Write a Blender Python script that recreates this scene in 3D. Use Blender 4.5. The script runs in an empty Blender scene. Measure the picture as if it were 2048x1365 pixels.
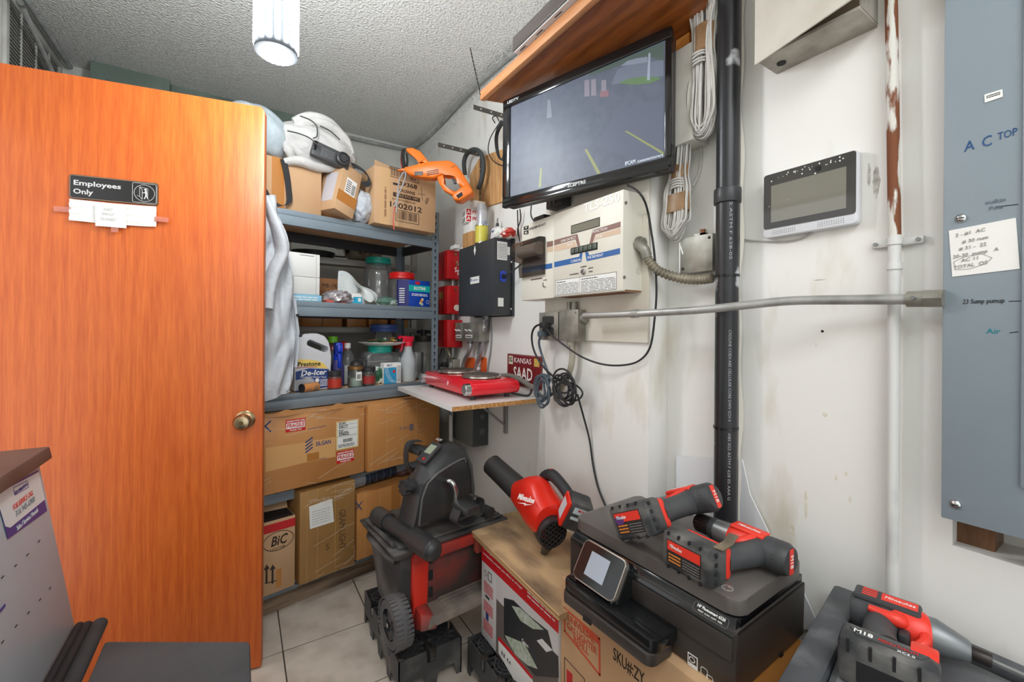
import bpy, bmesh, math, random
from mathutils import Matrix, Vector
random.seed(7)
R = math.radians
SC = bpy.context.scene
COL = SC.collection

# ------------------------------------------------------------------ camera, world, lights, exposure
EYE_H = 1.27
LENS_PX = 853.3
YAW = math.atan(544 / LENS_PX)
ROLL = 0.0075
cs, cc = math.sin(YAW), math.cos(YAW)
cam_d = bpy.data.cameras.new('camera')
cam_d.sensor_width = 36.0
cam_d.lens = 36.0 * LENS_PX / 2048
cam_d.shift_y = -(682.5 - 658) / 2048
cam_d.clip_start = 0.02
cam = bpy.data.objects.new('camera', cam_d)
COL.objects.link(cam)
FW = Vector((cs, cc, 0)); RT = Vector((cc, -cs, 0)); UP = Vector((0, 0, 1))
IX = RT * math.cos(ROLL) + UP * math.sin(ROLL)
JY = -RT * math.sin(ROLL) + UP * math.cos(ROLL)
cm = Matrix.Identity(4)
for i in range(3):
    cm[i][0] = IX[i]; cm[i][1] = JY[i]; cm[i][2] = -FW[i]
cm[2][3] = EYE_H
cam.matrix_world = cm
SC.camera = cam

w = bpy.data.worlds.new('world'); SC.world = w; w.use_nodes = True
w.node_tree.nodes['Background'].inputs[0].default_value = (0.96, 0.98, 1.0, 1)
w.node_tree.nodes['Background'].inputs[1].default_value = 1.25
SC.view_settings.view_transform = 'Standard'
SC.view_settings.look = 'None'
SC.view_settings.exposure = 0.32
SC.view_settings.gamma = 1.0
SC.view_settings.use_curve_mapping = False
CEIL = 2.66
XR = 1.15          # right wall
XL = -0.81         # left wall
YB = 3.20          # back wall
YF = -1.5          # wall behind the camera
BULB_W = 8.0
REAR_W = 26.0
# soft fill light added behind the camera, no lamp seen there
ld = bpy.data.lights.new('rear_fill_light', 'AREA'); ld.shape = 'RECTANGLE'
ld.size = 1.5; ld.size_y = 1.2; ld.energy = REAR_W; ld.color = (0.96, 0.98, 1.0)
lo = bpy.data.objects.new('rear_fill_light', ld); COL.objects.link(lo)
lo.location = (0.1, -0.85, CEIL - 0.09)

# ------------------------------------------------------------------ turning a point of the photograph into a point on a real plane
def ray(u, v):
    return FW + IX * ((u - 1024) / LENS_PX) + JY * ((658 - v) / LENS_PX)
def at(u, v, t):
    d = ray(u, v); return Vector((d.x * t, d.y * t, EYE_H + d.z * t))
def onX(u, v, X): return at(u, v, X / ray(u, v).x)
def onY(u, v, Y): return at(u, v, Y / ray(u, v).y)
def onZ(u, v, Z): return at(u, v, (Z - EYE_H) / ray(u, v).z)
def onL(u, v, p, a):
    d = ray(u, v); n = Vector((-math.sin(a), math.cos(a)))
    return at(u, v, (n.x * p[0] + n.y * p[1]) / (n.x * d.x + n.y * d.y))

# ------------------------------------------------------------------ materials
def lin(c):
    c = c / 255.0
    return c / 12.92 if c <= 0.04045 else ((c + 0.055) / 1.055) ** 2.4
def rgb(c): return (lin(c[0]), lin(c[1]), lin(c[2]), 1)
MATS = {}
def mat(name, c, rough=0.5, metal=0.0, c2=None, vs=6.0, thr=(0.35, 0.7), bump=0.0, bs=200.0, spec=0.5, coat=0.0,
        emit=0.0, stretch=None, detail=4.0, bdist=0.002, sub=0.0):
    if name in MATS: return MATS[name]
    m = bpy.data.materials.new(name); m.use_nodes = True
    nt = m.node_tree; b = nt.nodes['Principled BSDF']
    b.inputs['Base Color'].default_value = rgb(c)
    b.inputs['Roughness'].default_value = rough
    b.inputs['Metallic'].default_value = metal
    b.inputs['Specular IOR Level'].default_value = spec
    b.inputs['Coat Weight'].default_value = coat
    b.inputs['Coat Roughness'].default_value = 0.15
    if emit:
        b.inputs['Emission Color'].default_value = rgb(c); b.inputs['Emission Strength'].default_value = emit
    tc = None
    if c2 or bump:
        tc = nt.nodes.new('ShaderNodeTexCoord')
        mp = nt.nodes.new('ShaderNodeMapping')
        if stretch: mp.inputs['Scale'].default_value = stretch
        nt.links.new(tc.outputs['Object'], mp.inputs['Vector'])
    if c2:
        n = nt.nodes.new('ShaderNodeTexNoise'); n.inputs['Scale'].default_value = vs; n.inputs['Detail'].default_value = detail
        nt.links.new(mp.outputs['Vector'], n.inputs['Vector'])
        r = nt.nodes.new('ShaderNodeValToRGB')
        r.color_ramp.elements[0].position = thr[0]; r.color_ramp.elements[0].color = rgb(c)
        r.color_ramp.elements[1].position = thr[1]; r.color_ramp.elements[1].color = rgb(c2)
        nt.links.new(n.outputs['Fac'], r.inputs['Fac'])
        nt.links.new(r.outputs['Color'], b.inputs['Base Color'])
        if emit: nt.links.new(r.outputs['Color'], b.inputs['Emission Color'])
    if bump:
        n2 = nt.nodes.new('ShaderNodeTexNoise'); n2.inputs['Scale'].default_value = bs; n2.inputs['Detail'].default_value = 3
        nt.links.new(mp.outputs['Vector'], n2.inputs['Vector'])
        bp = nt.nodes.new('ShaderNodeBump'); bp.inputs['Strength'].default_value = bump; bp.inputs['Distance'].default_value = bdist
        nt.links.new(n2.outputs['Fac'], bp.inputs['Height'])
        nt.links.new(bp.outputs['Normal'], b.inputs['Normal'])
    MATS[name] = m
    return m
def clear(name, tint=(255, 255, 255), gloss=0.25, rough=0.08, body=0.0, bodyc=(230, 230, 230)):
    """thin clear plastic or glass wall: mostly see-through, glossy at grazing angles"""
    if name in MATS: return MATS[name]
    m = bpy.data.materials.new(name); m.use_nodes = True
    nt = m.node_tree; nt.nodes.clear()
    out = nt.nodes.new('ShaderNodeOutputMaterial')
    tr = nt.nodes.new('ShaderNodeBsdfTransparent'); tr.inputs[0].default_value = rgb(tint)
    gl = nt.nodes.new('ShaderNodeBsdfGlossy'); gl.inputs['Roughness'].default_value = rough
    lw = nt.nodes.new('ShaderNodeLayerWeight'); lw.inputs['Blend'].default_value = gloss
    mx = nt.nodes.new('ShaderNodeMixShader')
    nt.links.new(lw.outputs['Fresnel'], mx.inputs[0])
    nt.links.new(tr.outputs[0], mx.inputs[1]); nt.links.new(gl.outputs[0], mx.inputs[2])
    last = mx
    if body:
        df = nt.nodes.new('ShaderNodeBsdfDiffuse'); df.inputs[0].default_value = rgb(bodyc)
        m2 = nt.nodes.new('ShaderNodeMixShader'); m2.inputs[0].default_value = body
        nt.links.new(mx.outputs[0], m2.inputs[1]); nt.links.new(df.outputs[0], m2.inputs[2]); last = m2
    nt.links.new(last.outputs[0], out.inputs[0])
    MATS[name] = m
    return m
def wood(name, c1, c2, scale=8.0, dist=6.0, stretch=(1, 1, 0.12), rough=0.4, coat=0.0, bump=0.0, rings=0.35, fine=14, center=None):
    if name in MATS: return MATS[name]
    m = bpy.data.materials.new(name); m.use_nodes = True
    nt = m.node_tree; b = nt.nodes['Principled BSDF']
    b.inputs['Roughness'].default_value = rough; b.inputs['Coat Weight'].default_value = coat; b.inputs['Coat Roughness'].default_value = 0.12
    tc = nt.nodes.new('ShaderNodeTexCoord'); mp = nt.nodes.new('ShaderNodeMapping'); mp.inputs['Scale'].default_value = stretch
    nt.links.new(tc.outputs['Object'], mp.inputs['Vector'])
    wv = nt.nodes.new('ShaderNodeTexWave'); wv.wave_type = 'RINGS'; wv.rings_direction = 'SPHERICAL' if center else 'Y'
    if center: mp.inputs['Location'].default_value = [-c_ * s_ for c_, s_ in zip(center, stretch)]
    wv.inputs['Scale'].default_value = scale; wv.inputs['Distortion'].default_value = dist; wv.inputs['Detail'].default_value = 3
    wv.inputs['Detail Scale'].default_value = 1.4
    nt.links.new(mp.outputs['Vector'], wv.inputs['Vector'])
    n = nt.nodes.new('ShaderNodeTexNoise'); n.inputs['Scale'].default_value = scale * fine; n.inputs['Detail'].default_value = 5
    nt.links.new(mp.outputs['Vector'], n.inputs['Vector'])
    mx = nt.nodes.new('ShaderNodeMath'); mx.operation = 'MULTIPLY_ADD'; mx.inputs[1].default_value = rings
    nt.links.new(wv.outputs['Fac'], mx.inputs[0]); nt.links.new(n.outputs['Fac'], mx.inputs[2])
    r = nt.nodes.new('ShaderNodeValToRGB')
    r.color_ramp.elements[0].position = 0.30; r.color_ramp.elements[0].color = rgb(c1)
    r.color_ramp.elements[1].position = 0.95; r.color_ramp.elements[1].color = rgb(c2)
    nt.links.new(mx.outputs[0], r.inputs['Fac']); nt.links.new(r.outputs['Color'], b.inputs['Base Color'])
    if bump:
        bp = nt.nodes.new('ShaderNodeBump'); bp.inputs['Strength'].default_value = bump; bp.inputs['Distance'].default_value = 0.002
        nt.links.new(n.outputs['Fac'], bp.inputs['Height']); nt.links.new(bp.outputs['Normal'], b.inputs['Normal'])
    MATS[name] = m
    return m

# ------------------------------------------------------------------ mesh building
class MB:
    def __init__(s): s.bm = bmesh.new()
    def _add(s, t, M=None, mi=0):
        if M is not None: bmesh.ops.transform(t, matrix=M, verts=t.verts)
        bmesh.ops.recalc_face_normals(t, faces=t.faces)
        for f in t.faces: f.material_index = mi
        me = bpy.data.meshes.new('t'); t.to_mesh(me); t.free(); s.bm.from_mesh(me); bpy.data.meshes.remove(me)
        return s
    def box(s, x0, x1, y0, y1, z0, z1, bev=0.0, seg=2, M=None, mi=0):
        t = bmesh.new(); bmesh.ops.create_cube(t, size=1)
        for v in t.verts:
            v.co = Vector((x0 + (v.co.x + .5) * (x1 - x0), y0 + (v.co.y + .5) * (y1 - y0), z0 + (v.co.z + .5) * (z1 - z0)))
        if bev:
            bev = min(bev, 0.45 * min(abs(x1 - x0), abs(y1 - y0), abs(z1 - z0)))
            bmesh.ops.bevel(t, geom=t.edges[:], offset=bev, segments=seg, affect='EDGES', profile=0.5)
        return s._add(t, M, mi)
    def taper(s, b, tp, z0, z1, bev=0.0, seg=2, M=None, mi=0):
        """frustum box: b, tp = (x0,x1,y0,y1) at z0 and z1"""
        t = bmesh.new()
        q = []
        for (x0, x1, y0, y1), z in ((b, z0), (tp, z1)):
            q += [t.verts.new((x0, y0, z)), t.verts.new((x1, y0, z)), t.verts.new((x1, y1, z)), t.verts.new((x0, y1, z))]
        for f in ((0, 1, 2, 3), (4, 5, 6, 7), (0, 1, 5, 4), (1, 2, 6, 5), (2, 3, 7, 6), (3, 0, 4, 7)): t.faces.new([q[i] for i in f])
        if bev: bmesh.ops.bevel(t, geom=t.edges[:], offset=bev, segments=seg, affect='EDGES', profile=0.5)
        return s._add(t, M, mi)
    def hexa(s, pts, bev=0.0, M=None, mi=0):
        """8 corners: bottom 4 (ccw), top 4"""
        t = bmesh.new(); q = [t.verts.new(p) for p in pts]
        for f in ((0, 1, 2, 3), (4, 5, 6, 7), (0, 1, 5, 4), (1, 2, 6, 5), (2, 3, 7, 6), (3, 0, 4, 7)): t.faces.new([q[i] for i in f])
        if bev: bmesh.ops.bevel(t, geom=t.edges[:], offset=bev, segments=2, affect='EDGES', profile=0.5)
        return s._add(t, M, mi)
    def cyl(s, p0, p1, r, r2=None, n=16, M=None, mi=0, caps=True, bev=0.0):
        p0 = Vector(p0); p1 = Vector(p1); d = p1 - p0
        t = bmesh.new(); bmesh.ops.create_cone(t, cap_ends=caps, segments=n, radius1=r, radius2=r if r2 is None else r2, depth=d.length)
        if bev: bmesh.ops.bevel(t, geom=[e for e in t.edges if len(e.link_faces) == 2 and any(len(f.verts) > 4 for f in e.link_faces)], offset=bev, segments=2, affect='EDGES', profile=0.5)
        X = Matrix.Translation((p0 + p1) / 2) @ d.to_track_quat('Z', 'Y').to_matrix().to_4x4()
        bmesh.ops.transform(t, matrix=X, verts=t.verts)
        return s._add(t, M, mi)
    def sphere(s, c, r, sc=(1, 1, 1), n=16, M=None, mi=0):
        t = bmesh.new(); bmesh.ops.create_uvsphere(t, u_segments=n, v_segments=max(6, n // 2), radius=r)
        bmesh.ops.transform(t, matrix=Matrix.Translation(c) @ Matrix.Diagonal((*sc, 1)), verts=t.verts)
        return s._add(t, M, mi)
    def lathe(s, prof, n=24, M=None, mi=0):
        """profile of (radius, z) turned about local z"""
        t = bmesh.new(); rings = []
        for r, z in prof:
            if r < 1e-5: rings.append([t.verts.new((0, 0, z))])
            else: rings.append([t.verts.new((r * math.cos(2 * math.pi * k / n), r * math.sin(2 * math.pi * k / n), z)) for k in range(n)])
        for a, b in zip(rings, rings[1:]):
            for k in range(n):
                k2 = (k + 1) % n
                if len(a) == 1 and len(b) == 1: continue
                if len(a) == 1: t.faces.new((a[0], b[k], b[k2]))
                elif len(b) == 1: t.faces.new((a[k], a[k2], b[0]))
                else: t.faces.new((a[k], a[k2], b[k2], b[k]))
        return s._add(t, M, mi)
    def prism(s, poly, y0, y1, M=None, mi=0, bev=0.0, seg=2):
        """polygon in x,z extruded along y"""
        t = bmesh.new(); a = [t.verts.new((p[0], y0, p[1])) for p in poly]; b = [t.verts.new((p[0], y1, p[1])) for p in poly]
        t.faces.new(a); t.faces.new(b)
        n = len(poly)
        for k in range(n): t.faces.new((a[k], a[(k + 1) % n], b[(k + 1) % n], b[k]))
        if bev: bmesh.ops.bevel(t, geom=t.edges[:], offset=bev, segments=seg, affect='EDGES', profile=0.5)
        return s._add(t, M, mi)
    def loft(s, rings, M=None, mi=0, caps=True):
        """rings of equal numbers of points, skinned"""
        t = bmesh.new(); rr = [[t.verts.new(p) for p in r] for r in rings]; n = len(rings[0])
        for a, b in zip(rr, rr[1:]):
            for k in range(n): t.faces.new((a[k], a[(k + 1) % n], b[(k + 1) % n], b[k]))
        if caps: t.faces.new(rr[0]); t.faces.new(rr[-1])
        return s._add(t, M, mi)
    def tube(s, pts, r, n=8, M=None, mi=0, smooth=0, closed=False, flat=None):
        pts = [Vector(p) for p in pts]
        if smooth: pts = spline(pts, smooth, closed)
        t = bmesh.new(); rings = []; N = len(pts)
        up = None
        for i, p in enumerate(pts):
            if closed: d = pts[(i + 1) % N] - pts[i - 1]
            else: d = pts[min(i + 1, N - 1)] - pts[max(i - 1, 0)]
            if d.length < 1e-9: d = Vector((0, 0, 1))
            d.normalize()
            if up is None:
                up = Vector((0, 0, 1)) if abs(d.z) < 0.9 else Vector((1, 0, 0))
            sx = up.cross(d)
            if sx.length < 1e-4: sx = d.orthogonal()
            sx.normalize(); sy = d.cross(sx); up = sy
            if isinstance(r, (list, tuple)):
                q_ = i * (len(r) - 1) / max(N - 1, 1); k_ = min(int(q_), len(r) - 2); rr = r[k_] + (r[k_ + 1] - r[k_]) * (q_ - k_)
            else: rr = r
            rings.append([t.verts.new(p + sx * (math.cos(2 * math.pi * k / n) * rr) + sy * (math.sin(2 * math.pi * k / n) * rr * (flat or 1))) for k in range(n)])
        m = N if closed else N - 1
        for i in range(m):
            a = rings[i]; b = rings[(i + 1) % N]
            for k in range(n): t.faces.new((a[k], a[(k + 1) % n], b[(k + 1) % n], b[k]))
        if not closed: t.faces.new(rings[0]); t.faces.new(rings[-1])
        return s._add(t, M, mi)
    def strip(s, pts, w, th, axis, M=None, mi=0, smooth=0):
        """flat band along pts, width w along axis, thickness th"""
        pts = [Vector(p) for p in pts]
        if smooth: pts = spline(pts, smooth, False)
        axis = Vector(axis).normalized(); rings = []
        for i, p in enumerate(pts):
            d = (pts[min(i + 1, len(pts) - 1)] - pts[max(i - 1, 0)]).normalized(); nn = d.cross(axis).normalized()
            rings.append([p + axis * (w / 2) + nn * (th / 2), p - axis * (w / 2) + nn * (th / 2), p - axis * (w / 2) - nn * (th / 2), p + axis * (w / 2) - nn * (th / 2)])
        return s.loft(rings, M, mi)
    def quad(s, a, b, c, d, M=None, mi=0):
        t = bmesh.new(); t.faces.new([t.verts.new(p) for p in (a, b, c, d)])
        if M is not None: bmesh.ops.transform(t, matrix=M, verts=t.verts)
        for f in t.faces: f.material_index = mi
        me = bpy.data.meshes.new('t'); t.to_mesh(me); t.free(); s.bm.from_mesh(me); bpy.data.meshes.remove(me)
        return s
    def sheet(s, fn, nu, nv, th=0.0, M=None, mi=0):
        """closed thin sheet from fn(a,b) -> point, a,b in 0..1"""
        t = bmesh.new()
        g = [[t.verts.new(fn(i / nu, j / nv)) for j in range(nv + 1)] for i in range(nu + 1)]
        for i in range(nu):
            for j in range(nv): t.faces.new((g[i][j], g[i + 1][j], g[i + 1][j + 1], g[i][j + 1]))
        bmesh.ops.recalc_face_normals(t, faces=t.faces)
        if th: bmesh.ops.solidify(t, geom=t.faces[:], thickness=th)
        return s._add(t, M, mi)

def spline(P, sub, closed=False):
    out = []; N = len(P)
    for i in range(N if closed else N - 1):
        if closed: a, b, c, d = P[i - 1], P[i], P[(i + 1) % N], P[(i + 2) % N]
        else: a, b, c, d = P[max(i - 1, 0)], P[i], P[i + 1], P[min(i + 2, N - 1)]
        for k in range(sub):
            t = k / sub
            out.append(0.5 * ((2 * b) + (c - a) * t + (2 * a - 5 * b + 4 * c - d) * t * t + (3 * b - a - 3 * c + d) * t ** 3))
    if not closed: out.append(P[-1])
    return out

def wmat(o):
    m = o.matrix_basis.copy()
    while o.parent is not None:
        o = o.parent; m = o.matrix_basis @ m
    return m
def obj(name, mb, ms, parent=None, world=False, label=None, smooth=38):
    me = bpy.data.meshes.new(name)
    if world and parent is not None: bmesh.ops.transform(mb.bm, matrix=wmat(parent).inverted(), verts=mb.bm.verts)
    mb.bm.to_mesh(me); mb.bm.free()
    for m in (ms if isinstance(ms, (list, tuple)) else [ms]): me.materials.append(m)
    if smooth:
        me.polygons.foreach_set('use_smooth', [True] * len(me.polygons)); me.set_sharp_from_angle(angle=R(smooth))
    o = bpy.data.objects.new(name, me); COL.objects.link(o)
    if parent is not None: o.parent = parent
    if label: o['label'] = label
    return o
def thing(name, label, cat, loc=(0, 0, 0), rz=0.0, group=None, rx=0.0, ry=0.0):
    o = bpy.data.objects.new(name, None); COL.objects.link(o); o.empty_display_size = 0.05
    o.location = loc; o.rotation_euler = (rx, ry, rz); o['label'] = label; o['category'] = cat
    if group: o['group'] = group
    return o
def tag(o, label, cat, group=None):
    o['label'] = label; o['category'] = cat
    if group: o['group'] = group
    return o
def struct(o): o['kind'] = 'structure'; return o
def text(parent, body, x, y, z, size, m, width=None, align='CENTER', rot=(90, 0, 0), name='lettering', bold=0.0, shear=0.0, M=None, ext=0.0003):
    """flat printed lettering; default lies in local x,z and faces local -y"""
    cu = bpy.data.curves.new('txt', 'FONT'); cu.body = body; cu.size = size; cu.align_x = align; cu.align_y = 'CENTER'
    cu.offset = min(bold, size * 0.022); cu.shear = shear; cu.extrude = ext; cu.resolution_u = 2
    to = bpy.data.objects.new('txt', cu)
    me = bpy.data.meshes.new_from_object(to)
    bpy.data.objects.remove(to); bpy.data.curves.remove(cu)
    me.name = name; me.materials.clear(); me.materials.append(m)
    if width:
        xs = [v.co.x for v in me.vertices]; ww = max(xs) - min(xs)
        if ww > 0: me.transform(Matrix.Diagonal((width / ww, 1, 1, 1)))
    X = Matrix.Translation((x, y, z)) @ Matrix.Rotation(R(rot[2]), 4, 'Z') @ Matrix.Rotation(R(rot[1]), 4, 'Y') @ Matrix.Rotation(R(rot[0]), 4, 'X')
    if M is not None: X = M @ X
    me.transform(X)
    o = bpy.data.objects.new(name, me); COL.objects.link(o); o.parent = parent
    return o
def bars(mb, x0, x1, z0, z1, y, n, mi=0, M=None, seed=1):
    """a printed barcode of n thin bars"""
    rnd = random.Random(seed); x = x0; step = (x1 - x0) / n
    for k in range(n):
        wd = step * rnd.uniform(0.25, 0.75)
        mb.box(x, x + wd, y - 0.0003, y + 0.0002, z0, z1, M=M, mi=mi); x += step
def lines(mb, x0, x1, z0, z1, y, n, mi=0, M=None, seed=1, h=0.45):
    """rows of small print as thin broken bars"""
    rnd = random.Random(seed); step = (z1 - z0) / n
    for k in range(n):
        z = z0 + k * step; x = x0
        while x < x1:
            ln = min((x1 - x0) * rnd.uniform(0.08, 0.3), x1 - x)
            mb.box(x, x + ln, y - 0.0003, y + 0.0002, z, z + step * h, M=M, mi=mi); x += ln + (x1 - x0) * 0.03
def ring(mb, c, rx, rz, y, w, n=32, mi=0, M=None):
    """flat printed ellipse outline in x,z"""
    t = bmesh.new(); a = []; b = []
    for k in range(n):
        q = 2 * math.pi * k / n
        a.append(t.verts.new((c[0] + math.cos(q) * rx, y, c[1] + math.sin(q) * rz)))
        b.append(t.verts.new((c[0] + math.cos(q) * (rx - w), y, c[1] + math.sin(q) * (rz - w))))
    for k in range(n): t.faces.new((a[k], a[(k + 1) % n], b[(k + 1) % n], b[k]))
    mb._add(t, M, mi)
def ribbon(mb, pts, w, y, mi=0, M=None, th=0.0004):
    """flat drawn line through x,z points on a face at y"""
    for a, b in zip(pts, pts[1:]):
        a = Vector(a); b = Vector(b); d = b - a
        if d.length < 1e-6: continue
        d.normalize(); n = Vector((-d.y, d.x)) * (w / 2); e = d * (w / 3)
        mb.prism([a - e + n, b + e + n, b + e - n, a - e - n], y - th, y, M=M, mi=mi)
def frame_ring(mb, x0, x1, z0, z1, y0, y1, w, mi=0, M=None, bev=0.0):
    mb.box(x0, x1, y0, y1, z1 - w, z1, bev, M=M, mi=mi); mb.box(x0, x1, y0, y1, z0, z0 + w, bev, M=M, mi=mi)
    mb.box(x0, x0 + w, y0, y1, z0 + w, z1 - w, bev, M=M, mi=mi); mb.box(x1 - w, x1, y0, y1, z0 + w, z1 - w, bev, M=M, mi=mi)
def rrect(x0, x1, z0, z1, r, n=4):
    out = []
    for cx, cz, a0 in ((x1 - r, z1 - r, 0), (x0 + r, z1 - r, 90), (x0 + r, z0 + r, 180), (x1 - r, z0 + r, 270)):
        for k in range(n + 1):
            q = R(a0 + 90 * k / n); out.append((cx + r * math.cos(q), cz + r * math.sin(q)))
    return out
def copy_tree(o, parent=None):
    c = o.copy(); COL.objects.link(c)
    if parent is not None: c.parent = parent
    for ch in list(o.children): copy_tree(ch, c)
    return c
def TM(x=0, y=0, z=0, rx=0, ry=0, rz=0):
    return Matrix.Translation((x, y, z)) @ Matrix.Rotation(R(rz), 4, 'Z') @ Matrix.Rotation(R(ry), 4, 'Y') @ Matrix.Rotation(R(rx), 4, 'X')

# common materials
BLACK = mat('black_plastic', (40, 40, 42), 0.42, c2=(58, 58, 60), vs=9)
BLACKGLOSS = mat('gloss_black', (14, 14, 16), 0.18)
DUSTY = mat('dusty_black_plastic', (50, 50, 52), 0.6, c2=(118, 115, 110), vs=7, thr=(0.45, 0.8), detail=9)
RUBBER = mat('black_rubber', (32, 32, 34), 0.75, c2=(60, 59, 58), vs=12, thr=(0.5, 0.9))
WHITE = mat('white_print', (236, 236, 232), 0.6)
INK = mat('black_ink', (26, 26, 28), 0.7)
INKB = mat('blue_ink', (40, 66, 120), 0.7)
INKR = mat('red_ink', (196, 36, 36), 0.6)
GREYINK = mat('grey_ink', (120, 120, 122), 0.7)
STEEL = mat('galvanised_steel', (150, 152, 150), 0.42, 0.7, c2=(116, 117, 114), vs=14, thr=(0.4, 0.75))
CHROME = mat('bright_steel', (200, 200, 200), 0.22, 1.0)
REDP = mat('tool_red_plastic', (222, 48, 34), 0.4)
CARD = mat('cardboard', (196, 152, 104), 0.8, c2=(180, 136, 90), vs=5)
PAPER = mat('paper_white', (232, 231, 226), 0.8)
EYE = Vector((0, 0, EYE_H))
def loc(o, u, v, y=0.0):
    """where the sight line of a photo point meets the plane local-y = y of a thing: local (x, z)"""
    M = wmat(o).inverted(); p = M @ EYE; d = M.to_3x3() @ ray(u, v); k = (y - p.y) / d.y; q = p + d * k
    return q.x, q.z
def locx(o, u, v, x=0.0):
    M = wmat(o).inverted(); p = M @ EYE; d = M.to_3x3() @ ray(u, v); k = (x - p.x) / d.x; q = p + d * k
    return q.y, q.z
def locz(o, u, v, z=0.0):
    M = wmat(o).inverted(); p = M @ EYE; d = M.to_3x3() @ ray(u, v); k = (z - p.z) / d.z; q = p + d * k
    return q.x, q.y

# ================================================================== THE SETTING
PAINT = mat('wall_paint', (236, 235, 230), 0.55, c2=(222, 218, 207), vs=2.2, thr=(0.5, 0.8), detail=8, bump=0.25, bs=90, bdist=0.001)
PAINT2 = mat('wall_paint_stained', (235, 234, 229), 0.55, c2=(206, 199, 180), vs=6.5, thr=(0.58, 0.76), detail=10, stretch=(1, 1, 0.35), bump=0.25, bs=90, bdist=0.001)
PAINTG = mat('grey_wall_paint', (222, 223, 216), 0.6, c2=(200, 200, 192), vs=4, thr=(0.4, 0.75), detail=8)
# ceiling with sprayed texture
cmn = bpy.data.materials.new('popcorn_ceiling'); cmn.use_nodes = True
nt = cmn.node_tree; b = nt.nodes['Principled BSDF']; b.inputs['Roughness'].default_value = 0.9
tc = nt.nodes.new('ShaderNodeTexCoord'); vo = nt.nodes.new('ShaderNodeTexNoise'); vo.inputs['Scale'].default_value = 100; vo.inputs['Detail'].default_value = 3
vo.inputs['Roughness'].default_value = 0.45
nt.links.new(tc.outputs['Object'], vo.inputs['Vector'])
bp = nt.nodes.new('ShaderNodeBump'); bp.inputs['Strength'].default_value = 1.0; bp.inputs['Distance'].default_value = 0.017
nt.links.new(vo.outputs['Fac'], bp.inputs['Height']); nt.links.new(bp.outputs['Normal'], b.inputs['Normal'])
rp = nt.nodes.new('ShaderNodeValToRGB'); rp.color_ramp.elements[0].position = 0.3; rp.color_ramp.elements[0].color = rgb((222, 223, 220))
rp.color_ramp.elements[1].position = 0.6; rp.color_ramp.elements[1].color = rgb((250, 250, 246))
nt.links.new(vo.outputs['Fac'], rp.inputs['Fac']); nt.links.new(rp.outputs['Color'], b.inputs['Base Color'])
POP = cmn

TILE = mat('floor_tile', (206, 196, 183), 0.4, c2=(176, 164, 150), vs=9, thr=(0.42, 0.72), detail=10)
GROUT = mat('dark_grout', (70, 62, 54), 0.9)
fl = struct(obj('floor', MB().box(XL - .1, XR + .1, YF - .1, YB + .1, -0.08, -0.003), GROUT))
tcache = {}
P = 0.337
for i in range(-4, 5):
    for j in range(-11, 6):
        x0 = 0.152 + i * P; y0 = 1.888 + j * P
        x1 = min(x0 + P - 0.004, XR); y1 = min(y0 + P - 0.004, YB); a0 = max(x0, XL); b0 = max(y0, YF)
        if x1 - a0 < 0.02 or y1 - b0 < 0.02: continue
        key = (round(x1 - a0, 3), round(y1 - b0, 3))
        if key in tcache:
            o = bpy.data.objects.new('tile', tcache[key]); COL.objects.link(o); o.parent = fl
        else:
            o = obj('tile', MB().box(0, x1 - a0, 0, y1 - b0, -0.003, 0.0, 0.0012, 1), TILE, fl); tcache[key] = o.data
        o.location = (a0, b0, random.uniform(-0.0006, 0.0))

hz0 = onX(1960, 1108, XR).z; hz1 = 0.945; hy0, hy1 = 0.02, onX(1905, 1060, XR).y
wr = MB()
wr.box(XR, XR + .12, YF - .1, YB + .1, 0, hz0); wr.box(XR, XR + .12, YF - .1, YB + .1, hz1, CEIL + .1)
wr.box(XR, XR + .12, YF - .1, hy0, hz0, hz1); wr.box(XR, XR + .12, hy1, YB + .1, hz0, hz1)
wr.box(XR + .10, XR + .14, hy0 - .02, hy1 + .02, hz0 - .02, hz1 + .02)
wall_r = struct(obj('wall_right', wr, PAINT2))
stud = obj('stud', MB().box(XR + .03, XR + .1, hy1 - .05, hy1, hz0, hz1), wood('stud_wood', (92, 60, 36), (126, 88, 54), 10), wall_r)
PIL_X = 1.06; PY0, PY1 = 0.879, 1.405
pil = struct(obj('trim_3', MB().box(PIL_X, XR, PY0, PY1, 0, CEIL, 0.002), PAINT2))
pz = onX(1303, 687, PIL_X - .012).z
obj('mounting_board', MB().box(PIL_X - .012, PIL_X, PY0 - .004, PY1 - .01, pz, 1.80, 0.002), mat('mount_board', (226, 222, 210), .6, c2=(206, 198, 182), vs=4), pil)
wl = MB()
DY0, DY1 = 1.04, 2.0
wl.box(XL - .12, XL, YF - .1, DY0, 0, CEIL + .1); wl.box(XL - .12, XL, DY1, YB + .1, 0, CEIL + .1); wl.box(XL - .12, XL, DY0, DY1, 2.12, CEIL + .1)
struct(obj('wall_left', wl, PAINTG))
struct(obj('wall_back', MB().box(XL - .1, XR + .1, YB, YB + .1, 0, CEIL + .1), PAINTG))
wf = MB(); wf.box(XL - .1, XR + .1, YF - .1, YF, 2.35, CEIL + .1); wf.box(XL - .1, XL + .12, YF - .1, YF, 0, 2.35); wf.box(XR - .12, XR + .1, YF - .1, YF, 0, 2.35)   # wide opening added behind the camera to let in world fill light
struct(obj('wall_front', wf, PAINT))
struct(obj('ceiling', MB().box(XL - .12, XR + .12, YF - .1, YB + .1, CEIL, CEIL + .1), POP))
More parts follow.
